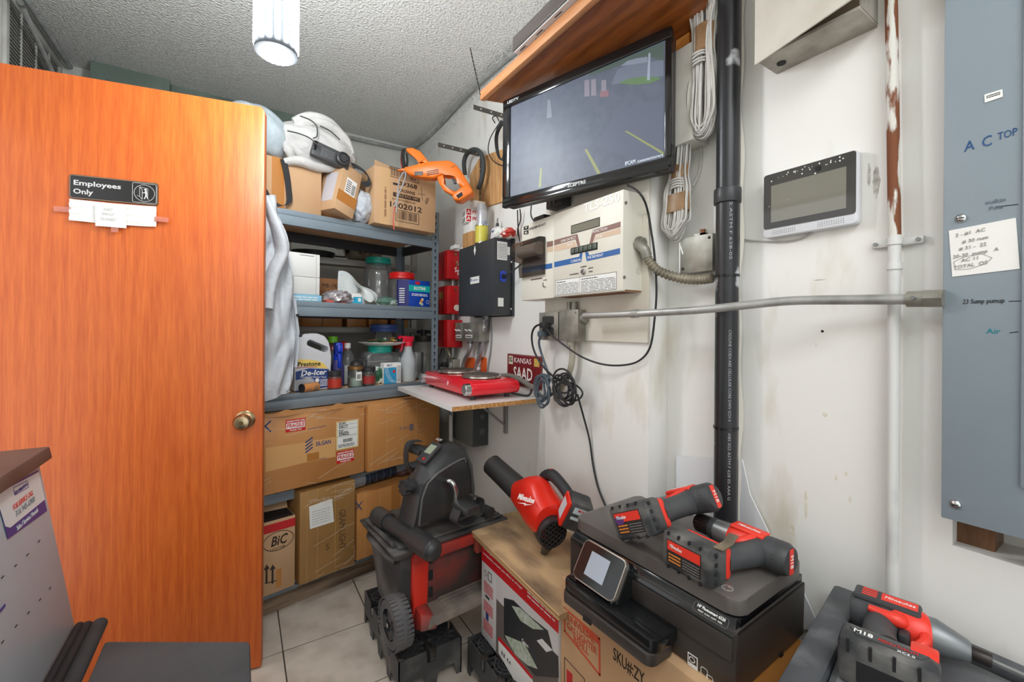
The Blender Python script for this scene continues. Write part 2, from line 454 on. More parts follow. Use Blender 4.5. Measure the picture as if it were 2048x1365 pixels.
# sprayed cove where the ceiling comes down onto the right wall
cv = MB()
cv.hexa([(1.149, 1.45, CEIL - .004), (XR + .001, 1.45, 2.485), (XR + .001, YB, 2.505), (1.118, YB, CEIL - .004),
         (1.149, 1.45, CEIL + .01), (XR + .001, 1.45, CEIL + .01), (XR + .001, YB, CEIL + .01), (1.118, YB, CEIL + .01)])
struct(obj('trim_1', cv, POP))
GREEN = mat('dark_green_steel', (134, 150, 140), 0.5, 0.0, c2=(104, 118, 110), vs=3)
bm_ = thing('roof_beam', 'dark green steel beam under the ceiling above the open door', 'beam', (-0.65, 3.09, 2.40))
q0 = onY(195, 128, 3.09); q1 = onY(340, 172, 3.09)
obj('flange', MB().box(-.02, q1.x + .65, -.02, .10, 0, CEIL - 2.40, 0.004), GREEN, bm_)
obj('web', MB().box(q1.x + .65, 0.95, .035, .09, 0.02, CEIL - 2.40, 0.003), GREEN, bm_)
mbolts = MB()
for k in range(3): mbolts.cyl((.05 + .1 * k, -.02, .17), (.05 + .1 * k, -.028, .17), .009, n=8)
obj('bolts', mbolts, STEEL, bm_)
bm_['kind'] = 'structure'; bm_.name = 'trim_2'
for k in ('label', 'category'): del bm_[k]

# ------------------------------------------------------------------ door standing open
dA = onZ(0, 125, 2.085); dB = onZ(530, 215, 2.085)
dang = math.atan2(dB.y - dA.y, dB.x - dA.x)
hx = XL + 0.012; hy = dA.y + (hx - dA.x) * math.tan(dang)
DW = math.hypot(dB.x - hx, dB.y - hy)
door = bpy.data.objects.new('door_1', None); COL.objects.link(door); door.location = (hx, hy, 0); door.rotation_euler = (0, 0, dang); door['kind'] = 'structure'
VENEER = wood('orange_veneer', (188, 80, 18), (222, 114, 40), 9.0, 5.5, stretch=(1.0, 1.0, 0.055), rough=0.45, coat=0.08, rings=.17, fine=18, center=(.60, 0, .30))
EDGEW = mat('worn_door_edge', (150, 84, 40), 0.6, c2=(206, 160, 110), vs=40, thr=(0.55, 0.7))
dl = MB(); dl.prism([(0, .008), (DW, .008), (DW, 2.07), (DW - .012, 2.085), (0, 2.085)], 0, .042, bev=.002)
obj('leaf', dl, VENEER, door)
kx, kz = loc(door, 487, 843, -.03)
BRASSY = mat('aged_nickel', (190, 172, 138), 0.28, 1.0, c2=(150, 126, 90), vs=20)
kb = MB().lathe([(0.032, 0), (0.033, .004), (.026, .010), (.012, .014), (.011, .030), (.022, .034), (.029, .044), (.029, .054), (.022, .064), (.012, .067), (0, .067)], 28, M=TM(kx, 0, kz, rx=90))
kn = obj('door_knob', kb, BRASSY, door, label='worn nickel door knob')
obj('keyhole', MB().cyl((kx, -.0665, kz), (kx, -.069, kz), .007, n=14).box(kx - .001, kx + .001, -.0696, -.068, kz - .005, kz + .005), mat('key_brass', (120, 96, 60), .4, .9), kn)
for hz in (0.25, 1.05, 1.85): obj('hinge', MB().cyl((0.0, -.006, hz - .05), (0.0, -.006, hz + .05), .007, n=10), BRASSY, door)
# sign on the door
DM = lambda u, v, y=-.004: loc(door, u, v, y)
def door_thing(name, label, cat, x, z, y=0):
    Pw = door.matrix_basis @ Vector((x, y, z)); return thing(name, label, cat, Pw, dang)
sx, sz = DM(138, 396); ex, _ = DM(316, 412); _, tz = DM(138, 348)
sg = door_thing('door_sign', 'black employees only sign with a walking figure, on the orange door', 'sign', sx, sz)
SW, SH = ex - sx, tz - sz
SGN = mat('sign_black', (32, 31, 31), 0.25); SGW = mat('sign_silver', (206, 206, 204), 0.45)
obj('plate', MB().prism(rrect(0, SW, 0, SH, .008), -.004, 0), SGN, sg)
fr = MB(); 
def outline(mb, poly, w, y, mi=0): 
    ribbon(mb, list(poly) + [poly[0]], w, y, mi)
outline(fr, rrect(.002, SW - .002, .002, SH - .002, .007), .0014, -.004)
obj('border', fr, mat('sign_border', (168, 140, 112), .5), sg)
text(sg, 'Employees', .010, -.0045, SH * .66, .0225, SGW, width=SW * .52, align='LEFT', bold=.0006)
text(sg, 'Only', .010, -.0045, SH * .30, .0225, SGW, width=SW * .215, align='LEFT', bold=.0006)
pg = MB(); bx0, bx1 = SW * .70, SW - .005
outline(pg, rrect(bx0, bx1, .006, SH - .006, .005), .0011, -.0041)
cx, cz = (bx0 + bx1) / 2, SH / 2
ring(pg, (cx, cz), (bx1 - bx0) * .44, SH * .37, -.0043, .0012)
ribbon(pg, [(cx - .013, cz + .020), (cx - .013, cz - .012), (cx - .006, cz - .022), (cx - .006, cz + .012), (cx - .013, cz + .020), (cx + .009, cz + .016), (cx + .009, cz - .018), (cx + .012, cz - .020)], .0011, -.0042)
ribbon(pg, [(cx - .020, cz - .010), (cx - .013, cz - .012)], .0011, -.0042)
pg.cyl((cx + .003, -.0042, cz + .012), (cx + .003, -.0047, cz + .012), .0035, n=14)
ribbon(pg, [(cx + .004, cz + .006), (cx + .005, cz - .006)], .0055, -.0042)
ribbon(pg, [(cx + .005, cz - .006), (cx + .000, cz - .019)], .003, -.0042); ribbon(pg, [(cx + .005, cz - .006), (cx + .009, cz - .018)], .0026, -.0042)
ribbon(pg, [(cx + .003, cz + .005), (cx - .002, cz), (cx - .005, cz + .002)], .0022, -.0042)
obj('pictogram', pg, SGW, sg)
TAPE = clear('clear_tape', (255, 236, 230), .3, .25, body=.25, bodyc=(250, 190, 170))
tx, tzz = DM(246, 394); obj('tape', MB().quad((tx - .008, -.0052, tzz - .012), (tx + .006, -.0052, tzz - .013), (tx + .016, -.0052, tzz + .012), (tx + .003, -.0052, tzz + .014)), clear('clear_tape_grey', (235, 235, 235), .3, .25, body=.3, bodyc=(150, 150, 150)), sg, smooth=0)
ax, az = DM(139, 441); b1x, b1z = DM(313, 462); _, cz1 = DM(139, 398)
ps = door_thing('paper_strip', 'white folded paper strip taped under the employees only sign', 'paper', ax, az)
PW, PH = b1x - ax, cz1 - az
def pfn(a, b_): return (a * PW, -.004 - .0022 * math.sin(b_ * 19 + a * 5) * math.sin(a * 9 + 1) - .002, b_ * PH + (-0.0025 * math.sin(a * 3)))
obj('sheet', MB().sheet(pfn, 30, 12, .0008), PAPER, ps)
obj('tape', MB().box(-.038, .004, -.0062, -.0056, PH * .36, PH * .60), TAPE, ps, smooth=0)
obj('tape', MB().box(PW - .006, PW + .034, -.0088, -.008, PH * .38, PH * .62, M=TM(ry=2)), TAPE, ps, smooth=0)
nx, nz = DM(193, 453); n1x, _ = DM(254, 462); _, n1z = DM(193, 408)
nc = door_thing('note_card', 'small white handwritten note over the paper strip on the door', 'note', nx, nz)
NW, NH = n1x - nx, n1z - nz
obj('card', MB().sheet(lambda a, b_: (a * NW, -.010 - .002 * math.sin(a * 5 + b_ * 2), b_ * NH), 10, 6, .0008), PAPER, nc)
FAINT = mat('faint_pencil', (188, 188, 186), .8)
for k, s_ in enumerate(('KEEP', 'DOOR', 'CLOSED')): text(nc, s_, NW * .42, -.0136, NH * (.78 - .22 * k), .011, FAINT, shear=.2)
obj('tape', MB().box(NW * .5, NW * .74, -.0095, -.009, -.016, .004), TAPE, nc, smooth=0)

# ------------------------------------------------------------------ lamp
bc = at(553, 55, 1.28); BZ = at(553, 112, 1.28).z
lamp = thing('corn_bulb', 'white LED corn bulb glowing under the ceiling', 'lamp', (bc.x, bc.y, BZ))
BODYW = mat('bulb_white', (240, 242, 244), .5); BODYD = mat('bulb_body', (70, 74, 78), .6)
LEDS = mat('led_strip', (240, 248, 255), .5, emit=85.0)
LEDD = mat('led_dot', (250, 252, 255), .5, emit=3.5)
obj('body', MB().lathe([(0, .0), (.050, .0), (.058, .006), (.058, .215), (.054, .225), (.03, .245), (0.022, .25), (.022, .29), (0, .29)], 32), BODYD, lamp)
for k in range(16):
    a = 2 * math.pi * k / 16
    obj('led_strip', MB().box(-.0055, .0055, -.0605, -.0585, .022, .205, M=Matrix.Rotation(a, 4, 'Z')), LEDS, lamp, smooth=0)
dots = MB()
for rr, n in ((.012, 6), (.026, 12), (.041, 18)):
    for k in range(n):
        a = 2 * math.pi * k / n; dots.cyl((rr * math.cos(a), rr * math.sin(a), .0005), (rr * math.cos(a), rr * math.sin(a), -.002), .0045, n=10)
obj('led_dots', dots, LEDD, lamp)
obj('socket', MB().lathe([(0, .28), (.028, .28), (.030, .30), (.030, .36), (.018, .38), (0, .38)], 20), mat('porcelain', (225, 222, 214), .4), lamp)
obj('pendant_rod', MB().cyl((0, 0, .37), (0, 0, CEIL - BZ - .02), .008, n=10).lathe([(0, CEIL - BZ), (.05, CEIL - BZ), (.045, CEIL - BZ - .025), (0, CEIL - BZ - .03)], 20), STEEL, lamp)
pl = bpy.data.lights.new('bulb_light', 'POINT'); pl.energy = BULB_W; pl.shadow_soft_size = 0.07; pl.color = (0.97, 0.99, 1.0)
po = bpy.data.objects.new('bulb_light', pl); COL.objects.link(po); po.location = (bc.x, bc.y, BZ - .08)
# unseen housing added over the rear fill light
rf = thing('fill_light_housing', 'white housing of the added fill light behind the viewer', 'lamp', (0.1, -0.85, CEIL))
obj('housing', MB().box(-.77, .77, -.62, .62, -.075, 0, .01), BODYW, rf)

# ------------------------------------------------------------------ return-air grille, left wall
GR = mat('grille_paint', (206, 206, 200), .5, c2=(180, 178, 170), vs=10)
gy0 = onX(12, 60, XL + .012).y; gy1 = 3.17; gz1 = 2.645; gz0 = 2.18
gr = thing('air_grille', 'white return air grille with fine slats high on the left wall', 'grille', (XL, gy0, gz0), R(90))
GW, GH = gy1 - gy0, gz1 - gz0
g1 = MB(); frame_ring(g1, 0, GW, 0, GH, -.014, 0, .03, bev=.003); obj('frame', g1, GR, gr)
obj('backing', MB().box(.02, GW - .02, -.002, -.001, .02, GH - .02), mat('duct_dark', (30, 28, 27), .9), gr)
ns = 26
sd = None
for k in range(ns):
    z = .034 + (GH - .068) * k / (ns - 1)
    if sd is None: sd = obj('slat', MB().box(.03, GW - .03, -.008, -.003, -.0013, .0013), GR, gr, smooth=0)
    else: o = sd.copy(); COL.objects.link(o); sd2 = o
    (sd if k == 0 else o).location = (0, 0, z)
for k in range(1, 4): obj('mullion', MB().box(GW * k / 4 - .003, GW * k / 4 + .003, -.010, -.004, .03, GH - .03), GR, gr)
for k, (xo, zo, rr) in enumerate(((.018, .03, .011), (.045, .055, .010))):
    c = thing('ceiling_conduit', ('thick grey conduit along the ceiling beside the air grille', 'thinner grey conduit crossing in front of the air grille')[k], 'conduit', (XL + .03 + xo, 2.3, CEIL - zo))
    pts = [(0, -.6, 0), (0, .2, 0), (0, .85, 0)] if k == 0 else [(-.012, -.6, -.02), (-.012, .2, -.05), (-.02, .5, -.12), (-.025, .85, -.20)]
    obj('pipe', MB().tube(pts, rr, 12), mat('grey_pipe', (176, 178, 176), .5, c2=(146, 148, 144), vs=20), c)
    obj('strap', MB().tube([(pts[1][0], pts[1][1] - .01, pts[1][2]), (pts[1][0], pts[1][1] + .01, pts[1][2])], rr + .002, 12), STEEL, c)
# conduit along the back and right ceiling edge
cd = thing('ceiling_conduit', 'grey conduit bending round the ceiling corner above the orange saw', 'conduit', (0.9, 3.15, CEIL - .02))
pp = [onY(640, 262, 3.16), onY(705, 276.5, 3.16), onY(770, 291, 3.16), onZ(806, 299, 2.632), onZ(822, 297, 2.632), onZ(840, 285, 2.632), onZ(872, 260, 2.632), onZ(940, 181, 2.632), onZ(1060, 80, 2.632)]
obj('pipe', MB().tube(pp, .0125, 12, smooth=4), mat('grey_pipe', (176, 178, 176), .5, c2=(146, 148, 144), vs=20), cd, world=True)
# ================================================================== RIGHT WALL
def wall_thing(name, label, cat, y, z, x=XR, group=None, rz=-90):
    """local x runs to the viewer's right along the wall, local -y faces the room"""
    return thing(name, label, cat, (x, y, z), R(rz), group)
STEELW = mat('worn_steel_box', (158, 156, 146), .45, .5, c2=(112, 109, 98), vs=16, thr=(0.4, 0.75), detail=9)
# --- black soil pipe
pc = onX(1455, 400, 1.108)
pipe = thing('drain_pipe', 'black plastic drain pipe with white print standing before the white wall', 'pipe', (1.108, pc.y, 0), R(-58.9))
ABS = mat('abs_pipe', (34, 35, 38), .35, c2=(190, 192, 196), vs=6, thr=(0.585, 0.63), detail=12)
obj('pipe_length', MB().cyl((0, 0, 0), (0, 0, CEIL), .0285, n=28), ABS, pipe)
z0 = loc(pipe, 1455, 402, -.03)[1]; z1 = loc(pipe, 1455, 372, -.03)[1]
obj('coupling', MB().cyl((0, 0, z0), (0, 0, z1), .034, n=28, bev=.002), mat('abs_ring', (48, 50, 52), .4), pipe)
for v in (550, 860): 
    zz = loc(pipe, 1450, v, -.03)[1]; obj('clamp', MB().tube([(0.0, 0, zz - .003), (0, 0, zz + .003)], .0315, 24), BLACKGLOSS, pipe)
PRT = mat('pipe_print', (160, 164, 168), .6)
za = loc(pipe, 1446, 660, -.029)[1]; zb = loc(pipe, 1446, 842, -.029)[1]
text(pipe, 'CRESLINE COEX-ABS CELLULAR CORE DWV SCH 4', .008, -.0284, (za + zb) / 2, .0095, PRT, width=za - zb, rot=(90, 90, 0), M=None)
za = loc(pipe, 1446, 866, -.029)[1]; zb = loc(pipe, 1446, 1000, -.029)[1]
text(pipe, 'ABS IG2 ASTM F 628 05 AAA G', .008, -.0284, (za + zb) / 2, .0095, PRT, width=za - zb, rot=(90, 90, 0))
za = loc(pipe, 1446, 405, -.029)[1]; zb = loc(pipe, 1446, 520, -.029)[1]
text(pipe, '2 ASTM F 628-05', .008, -.0284, (za + zb) / 2, .0095, PRT, width=za - zb, rot=(90, 90, 0))
ck_ = MB(); rnd_ = random.Random(2); ck_.sheet(lambda a, b_: (.031 + .012 * b_ * (.5 + .5 * math.sin(a * 40) * math.sin(a * 17)), .012 + .002 * math.sin(a * 50), .45 + a * 2.15), 80, 2, .003)
obj('caulk_strip', ck_, mat('caulk', (216, 212, 200), .8), pipe)
# --- plastic board leaning behind the pipe, white
pb = thing('milky_sheet', 'milky plastic sheet leaning on the wall behind the black pipe', 'panel', (XR - .012, .66, .55), R(-90))
pts = [loc(pb, 1352, 912), loc(pb, 1484, 920), loc(pb, 1500, 990), loc(pb, 1546, 1085), loc(pb, 1600, 1170), loc(pb, 1640, 1260), loc(pb, 1352, 1260)]
obj('sheet', MB().prism(pts, 0, .004), mat('milky_plastic', (226, 228, 230), .35), pb)
# --- vertical rusty conduit
vy = .316
vc = thing('rusty_conduit', 'vertical conduit, white below and flaking to rust above, left of grey panel', 'conduit', (XR - .022, vy, 0))
RUST = mat('flaking_rust', (124, 74, 46), .75, .2, c2=(216, 214, 206), vs=34, thr=(0.49, 0.54), detail=9, stretch=(1, 1, .22), bump=.5, bs=60)
CWHITE = mat('conduit_white', (214, 214, 210), .45, c2=(164, 166, 168), vs=14, thr=(.55, .75), stretch=(1, 1, .3))
zs = onX(1797, 470, XR - .022).z
obj('painted_length', MB().cyl((0, 0, 0), (0, -0.0, zs), .0105, n=16), CWHITE, vc)
obj('rusty_length', MB().cyl((0, 0, zs), (.0, .02, CEIL), .0105, n=16), RUST, vc)
for u, v, s in ((1800, 482, 1), (1797, 532, 0)):
    q = onX(u, v, XR - .022)
    st = MB().cyl((0, 0, q.z - .007), (0, 0, q.z + .007), .0130, n=18)
    if s: st.box(.010, .022, -.042, .042, q.z - .008, q.z + .008, .003)
    ob = obj('strap', st, CWHITE, vc)
    if s:
        for sg_ in (-1, 1): obj('screw', MB().cyl((.010, sg_ * .034, q.z), (.0065, sg_ * .034, q.z), .004, n=10), STEEL, ob)
# --- horizontal conduit from junction box to panel
hc = thing('wall_conduit', 'long horizontal grey conduit across the white wall into the grey panel', 'conduit', (1.05, .6, 1.27))
HP = [(1168, 632, .985), (1270, 628, 1.0), (1390, 621, 1.02), (1490, 611, 1.045), (1555, 604, 1.068), (1610, 601, 1.08), (1700, 600, 1.088), (1820, 599, 1.094)]
CP = mat('conduit_grey', (176, 176, 172), .4, .45, c2=(138, 138, 134), vs=14, thr=(.5, .75))
hpts = [onX(*p) for p in HP]
obj('pipe', MB().tube(hpts, .0105, 14, smooth=5), CP, hc, world=True)
pe = [onX(1815, 599, 1.094), onX(1850, 598, 1.094), onX(1888, 597, 1.094)]
obj('connector', MB().tube(pe[:2], .0155, 14).tube(pe[1:], .018, 6), STEELW, hc, world=True)
q = onX(1828, 597, 1.08); obj('set_screw', MB().cyl(q, q + Vector((-.012, 0, 0)), .004, n=10), STEEL, hc, world=True)
q = onX(1270, 628, 1.0); obj('coupling', MB().tube([q + Vector((0, .012, -.0005)), q + Vector((0, -.012, .0005))], .0128, 14), CP, hc, world=True)
# --- electrical panel
PX = 1.10
ep = wall_thing('electrical_panel', 'large grey electrical panel with handwritten circuit notes, far right', 'electrical panel', onX(1885, 600, PX).y, onX(1881, 1035, PX).z, PX)
PGREY = mat('panel_grey', (140, 153, 161), .42, c2=(132, 145, 154), vs=3)
obj('cover', MB().box(0, .52, 0, .012, 0, CEIL - .95 - .25, .002), PGREY, ep)
obj('box', MB().box(.03, .50, .012, XR - PX - .001, .03, CEIL - .95 - .28), PGREY, ep)
dx = loc(ep, 2041, 900)[0]; dz = loc(ep, 2041, 975)[1]
dm_ = MB(); dm_.box(dx, .5, -.006, 0, dz, CEIL - .95 - .4, .004); obj('panel_door', dm_, PGREY, ep)
for (u, v) in ((1922, 437), (1911, 1009)):
    x, z = loc(ep, u, v); o = obj('screw', MB().lathe([(0, .006), (.004, .0055), (.0075, .003), (.0085, 0)], 16, M=TM(x, 0, z, rx=90)), CHROME, ep)
    obj('slot', MB().box(x - .005, x + .005, -.0066, -.005, z - .0008, z + .0008, M=None), INK, o)
def etext(s, u, v, size, m, w=None, ry=0, shear=0.1):
    x, z = loc(ep, u, v); text(ep, s, x, -.0006, z, size, m, width=w, rot=(90, ry, 0), shear=shear)
MARK = mat('marker_blue', (30, 76, 128), .7); MARKT = mat('marker_teal', (20, 128, 140), .7)
etext('A', 1938, 293, .026, MARK, w=.013, ry=-3); etext('C', 1973, 284, .026, MARK, w=.012, ry=-3); etext('TOP', 2014, 269, .018, MARK, w=.022, ry=-4)
etext('23 Sump pumup', 1966, 603, .0115, INK, w=.050); etext('Air', 1986, 663, .013, MARKT)
etext('oulkin', 1990, 403, .010, mat('faded_marker', (96, 110, 122), .7)); etext('Pow', 1992, 416, .010, MATS['faded_marker'])
for (u0, v0, u1, v1) in ((1992, 414, 2036, 409), (2018, 603, 2046, 602), (2020, 666, 2036, 664)):
    tk = MB(); ribbon(tk, [loc(ep, u0, v0), loc(ep, u1, v1)], .0012, -.0003); obj('marker_stroke', tk, INK, ep)
# paper note and sticker on the panel
def ptag(name, label, cat, quadpx, m, y=-.0015):
    x0, z0 = loc(ep, *quadpx[3]); t_ = thing(name, label, cat, wmat(ep) @ Vector((x0, 0, z0)), R(-90))
    c = [loc(t_, *q_, 0) for q_ in quadpx]
    o = obj('sheet', MB().prism([c[3], c[2], c[1], c[0]], y, -.0002), m, t_)
    return t_
nt1 = ptag('paper_note', 'white paper note with faint handwriting taped to the grey electrical panel', 'note', [(1898, 462), (2032, 436), (2040, 538), (1905, 554)], PAPER)
GRP = mat('pencil_grey', (150, 148, 144), .8)
for (s, u, v) in (('2 - #1  AC', 1940, 466), ('# 30 rum', 1950, 480), ('# 31 -  22', 1945, 494), ('20-30  pump   A', 1950, 507), ('AC 11', 1940, 519), ('TOTAL  OS', 1940, 531)):
    x, z = loc(nt1, u, v); text(nt1, s, x, -.0022, z, .0085, GRP, rot=(90, -7, 0), shear=.2)
lp = MB(); pts_ = [loc(nt1, *q_) for q_ in ((1908, 524), (1930, 514), (1965, 508), (1985, 516), (1972, 528), (1940, 538), (1912, 540), (1908, 524))]
ribbon(lp, pts_, .0006, -.0018); obj('drawn_loop', lp, GRP, nt1)
st1 = ptag('sticker', 'tiny white printed sticker near the top of the grey electrical panel', 'sticker', [(1969, 190), (2005, 179), (2006, 194), (1970, 206)], WHITE)
x, z = loc(st1, 1987, 190); sm_ = MB(); lines(sm_, x - .008, x + .008, z - .003, z + .003, -.0016, 2, seed=3); obj('print', sm_, INK, st1, smooth=0)
# --- intercom
IX0 = XR - .026
ic = wall_thing('intercom_monitor', 'white intercom monitor with black glass screen on the white wall', 'intercom', onX(1526, 478, IX0).y, onX(1526, 478, IX0).z, IX0)
IW = loc(ic, 1714, 440)[0]; IH = loc(ic, 1527, 352)[1]
obj('body', MB().prism(rrect(0, IW, 0, IH, .008), 0, .024, bev=.003), mat('intercom_white', (216, 218, 222), .35), ic)
obj('glass', MB().prism(rrect(.002, IW - .002, IH * .135, IH - .002, .006), -.0015, .001), mat('black_glass', (52, 51, 49), .08, c2=(66, 64, 61), vs=8), ic)
s0 = loc(ic, 1542.6, 446); s1 = loc(ic, 1693.5, 333)
obj('screen', MB().box(s0[0], s1[0], -.002, -.001, s0[1], s1[1]), mat('screen_off', (116, 114, 102), .04, spec=.9), ic)
gh = MB()
for cx in (.25, .75):
    for i in range(12):
        for j in range(3): gh.cyl((IW * cx + (i - 5.5) * .0045, -.0003, IH * .045 + j * .0042), (IW * cx + (i - 5.5) * .0045, -.0008, IH * .045 + j * .0042), .0009, n=6)
obj('speaker_holes', gh, GREYINK, ic)
x, z = loc(ic, 1637, 337); obj('camera_eye', MB().cyl((x, -.0015, z), (x, -.004, z), .0055, n=16), BLACKGLOSS, ic)
obj('paint_spots', (lambda m_: ([m_.sphere((random.uniform(.01, IW - .01), -.0015, random.choice((IH - .011 + random.uniform(-.006, .004), random.uniform(.05, IH - .01)))), random.uniform(.0008, .002), (1, .3, 1), 6) for _ in range(40)], m_)[1])(MB()), WHITE, ic)
cbl = tag(obj('intercom_cable', MB().tube([onX(1476, 474, XR - .004), onX(1500, 481, XR - .004), onX(1560, 484, XR - .004), onX(1600, 478, XR - .004), onX(1625, 464, XR - .008)], .0022, 6, smooth=5), mat('grey_cable', (176, 174, 168), .6)), 'thin grey cable running under the intercom to the black pipe', 'cable')
# --- sheet metal box top
MX = 1.05
mb_ = wall_thing('steel_cabinet', 'old white steel wall box with its lid ajar, above the intercom', 'cabinet', onX(1511, 126, MX).y, onX(1511, 126, MX).z, MX)
MW = .205; MD = XR - MX
OLDW = mat('old_white_metal', (216, 212, 200), .5, .1, c2=(186, 180, 164), vs=5, thr=(.45, .8), detail=9)
RUBM = mat('rubbed_metal', (186, 181, 170), .4, .35, c2=(128, 122, 110), vs=12, thr=(.35, .7), detail=8)
obj('body', MB().box(0, MW, .012, MD, .012, .45), RUBM, mb_); obj('interior_shade_plate', MB().box(.004, MW - .003, .0112, .0122, .013, .44), mat('inside_shade', (70, 56, 38), .8), mb_)  # dark plate on the solid body paints the shaded inside
obj('bottom_lip', MB().box(0, MW, .004, MD, 0.004, .012, .002), RUBM, mb_)
obj('lid', MB().hexa([(-.004, .0035, -.002), (MW + .004, -.050, -.002), (MW + .004, -.046, -.002), (-.004, .0075, -.002), (-.004, .0035, .47), (MW + .004, -.050, .47), (MW + .004, -.046, .47), (-.004, .0075, .47)]), OLDW, mb_)
x, y = locz(mb_, 1563, 126, .004); obj('knockout', MB().cyl((x, y, .002), (x, y, .0045), .010, n=16), INK, mb_)
# hole stains etc on the wall
hs = MB(); q = onX(1645, 663, XR); hs.cyl(q, q + Vector((-.0008, 0, 0)), .003, n=10)
obj('screw_hole', hs, INK, wall_r, world=True)

STAIN = mat('wall_smudge', (168, 163, 154), .8, c2=(206, 203, 196), vs=60, thr=(.4, .6)); STAIN2 = mat('yellow_drip', (216, 208, 186), .8, c2=(230, 226, 214), vs=60, thr=(.4, .62))
for (u, v, w_, h_, m_) in ((1738, 350, .003, .05, STAIN), (1753, 362, .006, .07, STAIN), (1672, 955, .0025, .016, STAIN2), (1692, 948, .003, .010, STAIN2), (1612, 1010, .004, .07, STAIN2), (1584, 1060, .006, .03, STAIN2), (1700, 1000, .003, .014, STAIN2), (1650, 830, .005, .012, STAIN2), (1632, 690, .002, .01, STAIN2), (1640, 560, .012, .003, STAIN)):
    q = onX(u, v, XR); t = MB(); rnd_ = random.Random(u)
    t.prism([(math.cos(a) * w_ * rnd_.uniform(.6, 1.2), math.sin(a) * h_ / 2 * rnd_.uniform(.7, 1.15)) for a in [k * math.pi / 14 for k in range(28)]], 0, .0005, M=Matrix.Translation(q) @ Matrix.Rotation(R(-90), 4, 'Z') @ TM(0, -.0005, 0))
    obj('stain', t, m_, wall_r)
# ------------------------------------------------------------------ tank monitor
TX = 0.963
CREAM = mat('cream_enamel', (222, 219, 206), .42, c2=(208, 203, 188), vs=4, thr=(.5, .85), detail=8)
o0 = onX(1041, 602, TX)
tls = wall_thing('tank_monitor', 'cream fuel tank monitor console with brown and blue stripes below the TV', 'monitor', o0.y, o0.z, TX)
TW = loc(tls, 1246, 500)[0]; TH = loc(tls, 1246, 378.5)[1]; TS = loc(tls, 1107, 500)[0]
TD = PIL_X - .012 - TX
obj('printer_section', MB().box(0, TS - .003, .004, TD, 0, TH, .003), CREAM, tls)
obj('main_section', MB().box(TS, TW, 0, TD, .002, TH, .003), CREAM, tls)
obj('hinge_gap', MB().box(TS - .003, TS, .006, TD, .004, TH - .004), INK, tls)
RUSTY = mat('rust_edge', (132, 92, 60), .8)
obj('rust', MB().box(TW - .004, TW + .0006, .01, TD - .004, .0015, .006).box(TS + .01, TW - .02, .02, TD, .0012, .003), RUSTY, tls)
cr = lambda x, y: (1000 + x / 4.55, 340 + y / 4.55)
def tpoly(mb, pts, y=-.0006): mb.prism([loc(tls, *cr(*p)) for p in pts], y, y + .0005); return mb
def stripe(nm, m, pts, y=-.0006): obj(nm, tpoly(MB(), pts, y), m, tls, smooth=0)
BRN = mat('stripe_brown', (138, 106, 96), .5); TAN = mat('stripe_tan', (212, 186, 160), .5); BLU = mat('stripe_blue', (46, 98, 160), .5)
stripe('brown_stripe', BRN, [(495, 640), (705, 583), (730, 692), (706, 697), (688, 632), (495, 688)]); stripe('brown_stripe', BRN, [(1098, 470), (1098, 520), (868, 588), (840, 675), (812, 682), (845, 548)]); stripe('brown_stripe', BRN, [(420, 655), (475, 645), (475, 692), (420, 705)], .0034)
stripe('tan_stripe', TAN, [(495, 695), (682, 648), (696, 698), (686, 704), (495, 745)]); stripe('tan_stripe', TAN, [(1096, 528), (1096, 580), (868, 634), (852, 668), (846, 668), (872, 596)]); stripe('tan_stripe', TAN, [(420, 708), (475, 697), (475, 742), (420, 752)], .0034)
stripe('blue_stripe', BLU, [(495, 840), (722, 790), (728, 760), (752, 755), (740, 838), (495, 888)]); stripe('blue_stripe', BLU, [(1093, 712), (1093, 765), (790, 832), (775, 750), (800, 746), (814, 778)]); stripe('blue_stripe', BLU, [(195, 898), (468, 848), (468, 895), (195, 942)], .0034)
def ttext(s, x, y, size, m, wpx=None, ry=0, yy=-.0009, shear=0, bold=0):
    X, Z = loc(tls, *cr(x, y)); wd = None
    if wpx: wd = loc(tls, *cr(x + wpx / 2, y))[0] - loc(tls, *cr(x - wpx / 2, y))[0]
    text(tls, s, X, yy, Z, size, m, width=wd, rot=(90, ry, 0), shear=shear, bold=bold)
ttext('LEAK DETECT', 622, 634, .0125, WHITE, 135); ttext('PRINT', 638, 684, .011, WHITE, 56); ttext('FUNCTION', 910, 550, .0125, WHITE, 128); ttext('TANK', 902, 610, .0125, WHITE, 60)
ttext('CURSOR', 690, 828, .0125, WHITE, 92); ttext('INCREMENT', 868, 788, .0125, WHITE, 140)
ttext('TLS-250', 920, 303, .040, mat('pale_print', (244, 243, 238), .5), 330, bold=.0008)
ttext('VEEDER-ROOT', 332, 517, .0135, INK, 150, yy=.003)
lg = MB(); tpoly(lg, [(210, 515), (253, 505), (253, 583), (210, 590)], .0032); obj('logo', lg, INK, tls, smooth=0)
lw_ = MB(); tpoly(lw_, [(213, 549), (251, 541), (251, 547), (213, 556)], .0028); obj('logo_bar', lw_, CREAM, tls, smooth=0)
ttext('V', 232, 525, .014, CREAM, 26, yy=.0028, bold=.0006); ttext('R', 232, 572, .012, CREAM, 24, yy=.0028, bold=.0006)
for s, x, y, wd in (('NORMAL', 762, 882, 54), ('SETUP', 826, 895, 42), ('DIAG.', 828, 926, 36), ('ALARM/RESET', 676, 950, 84)): ttext(s, x, y, .0065, INK, wd)
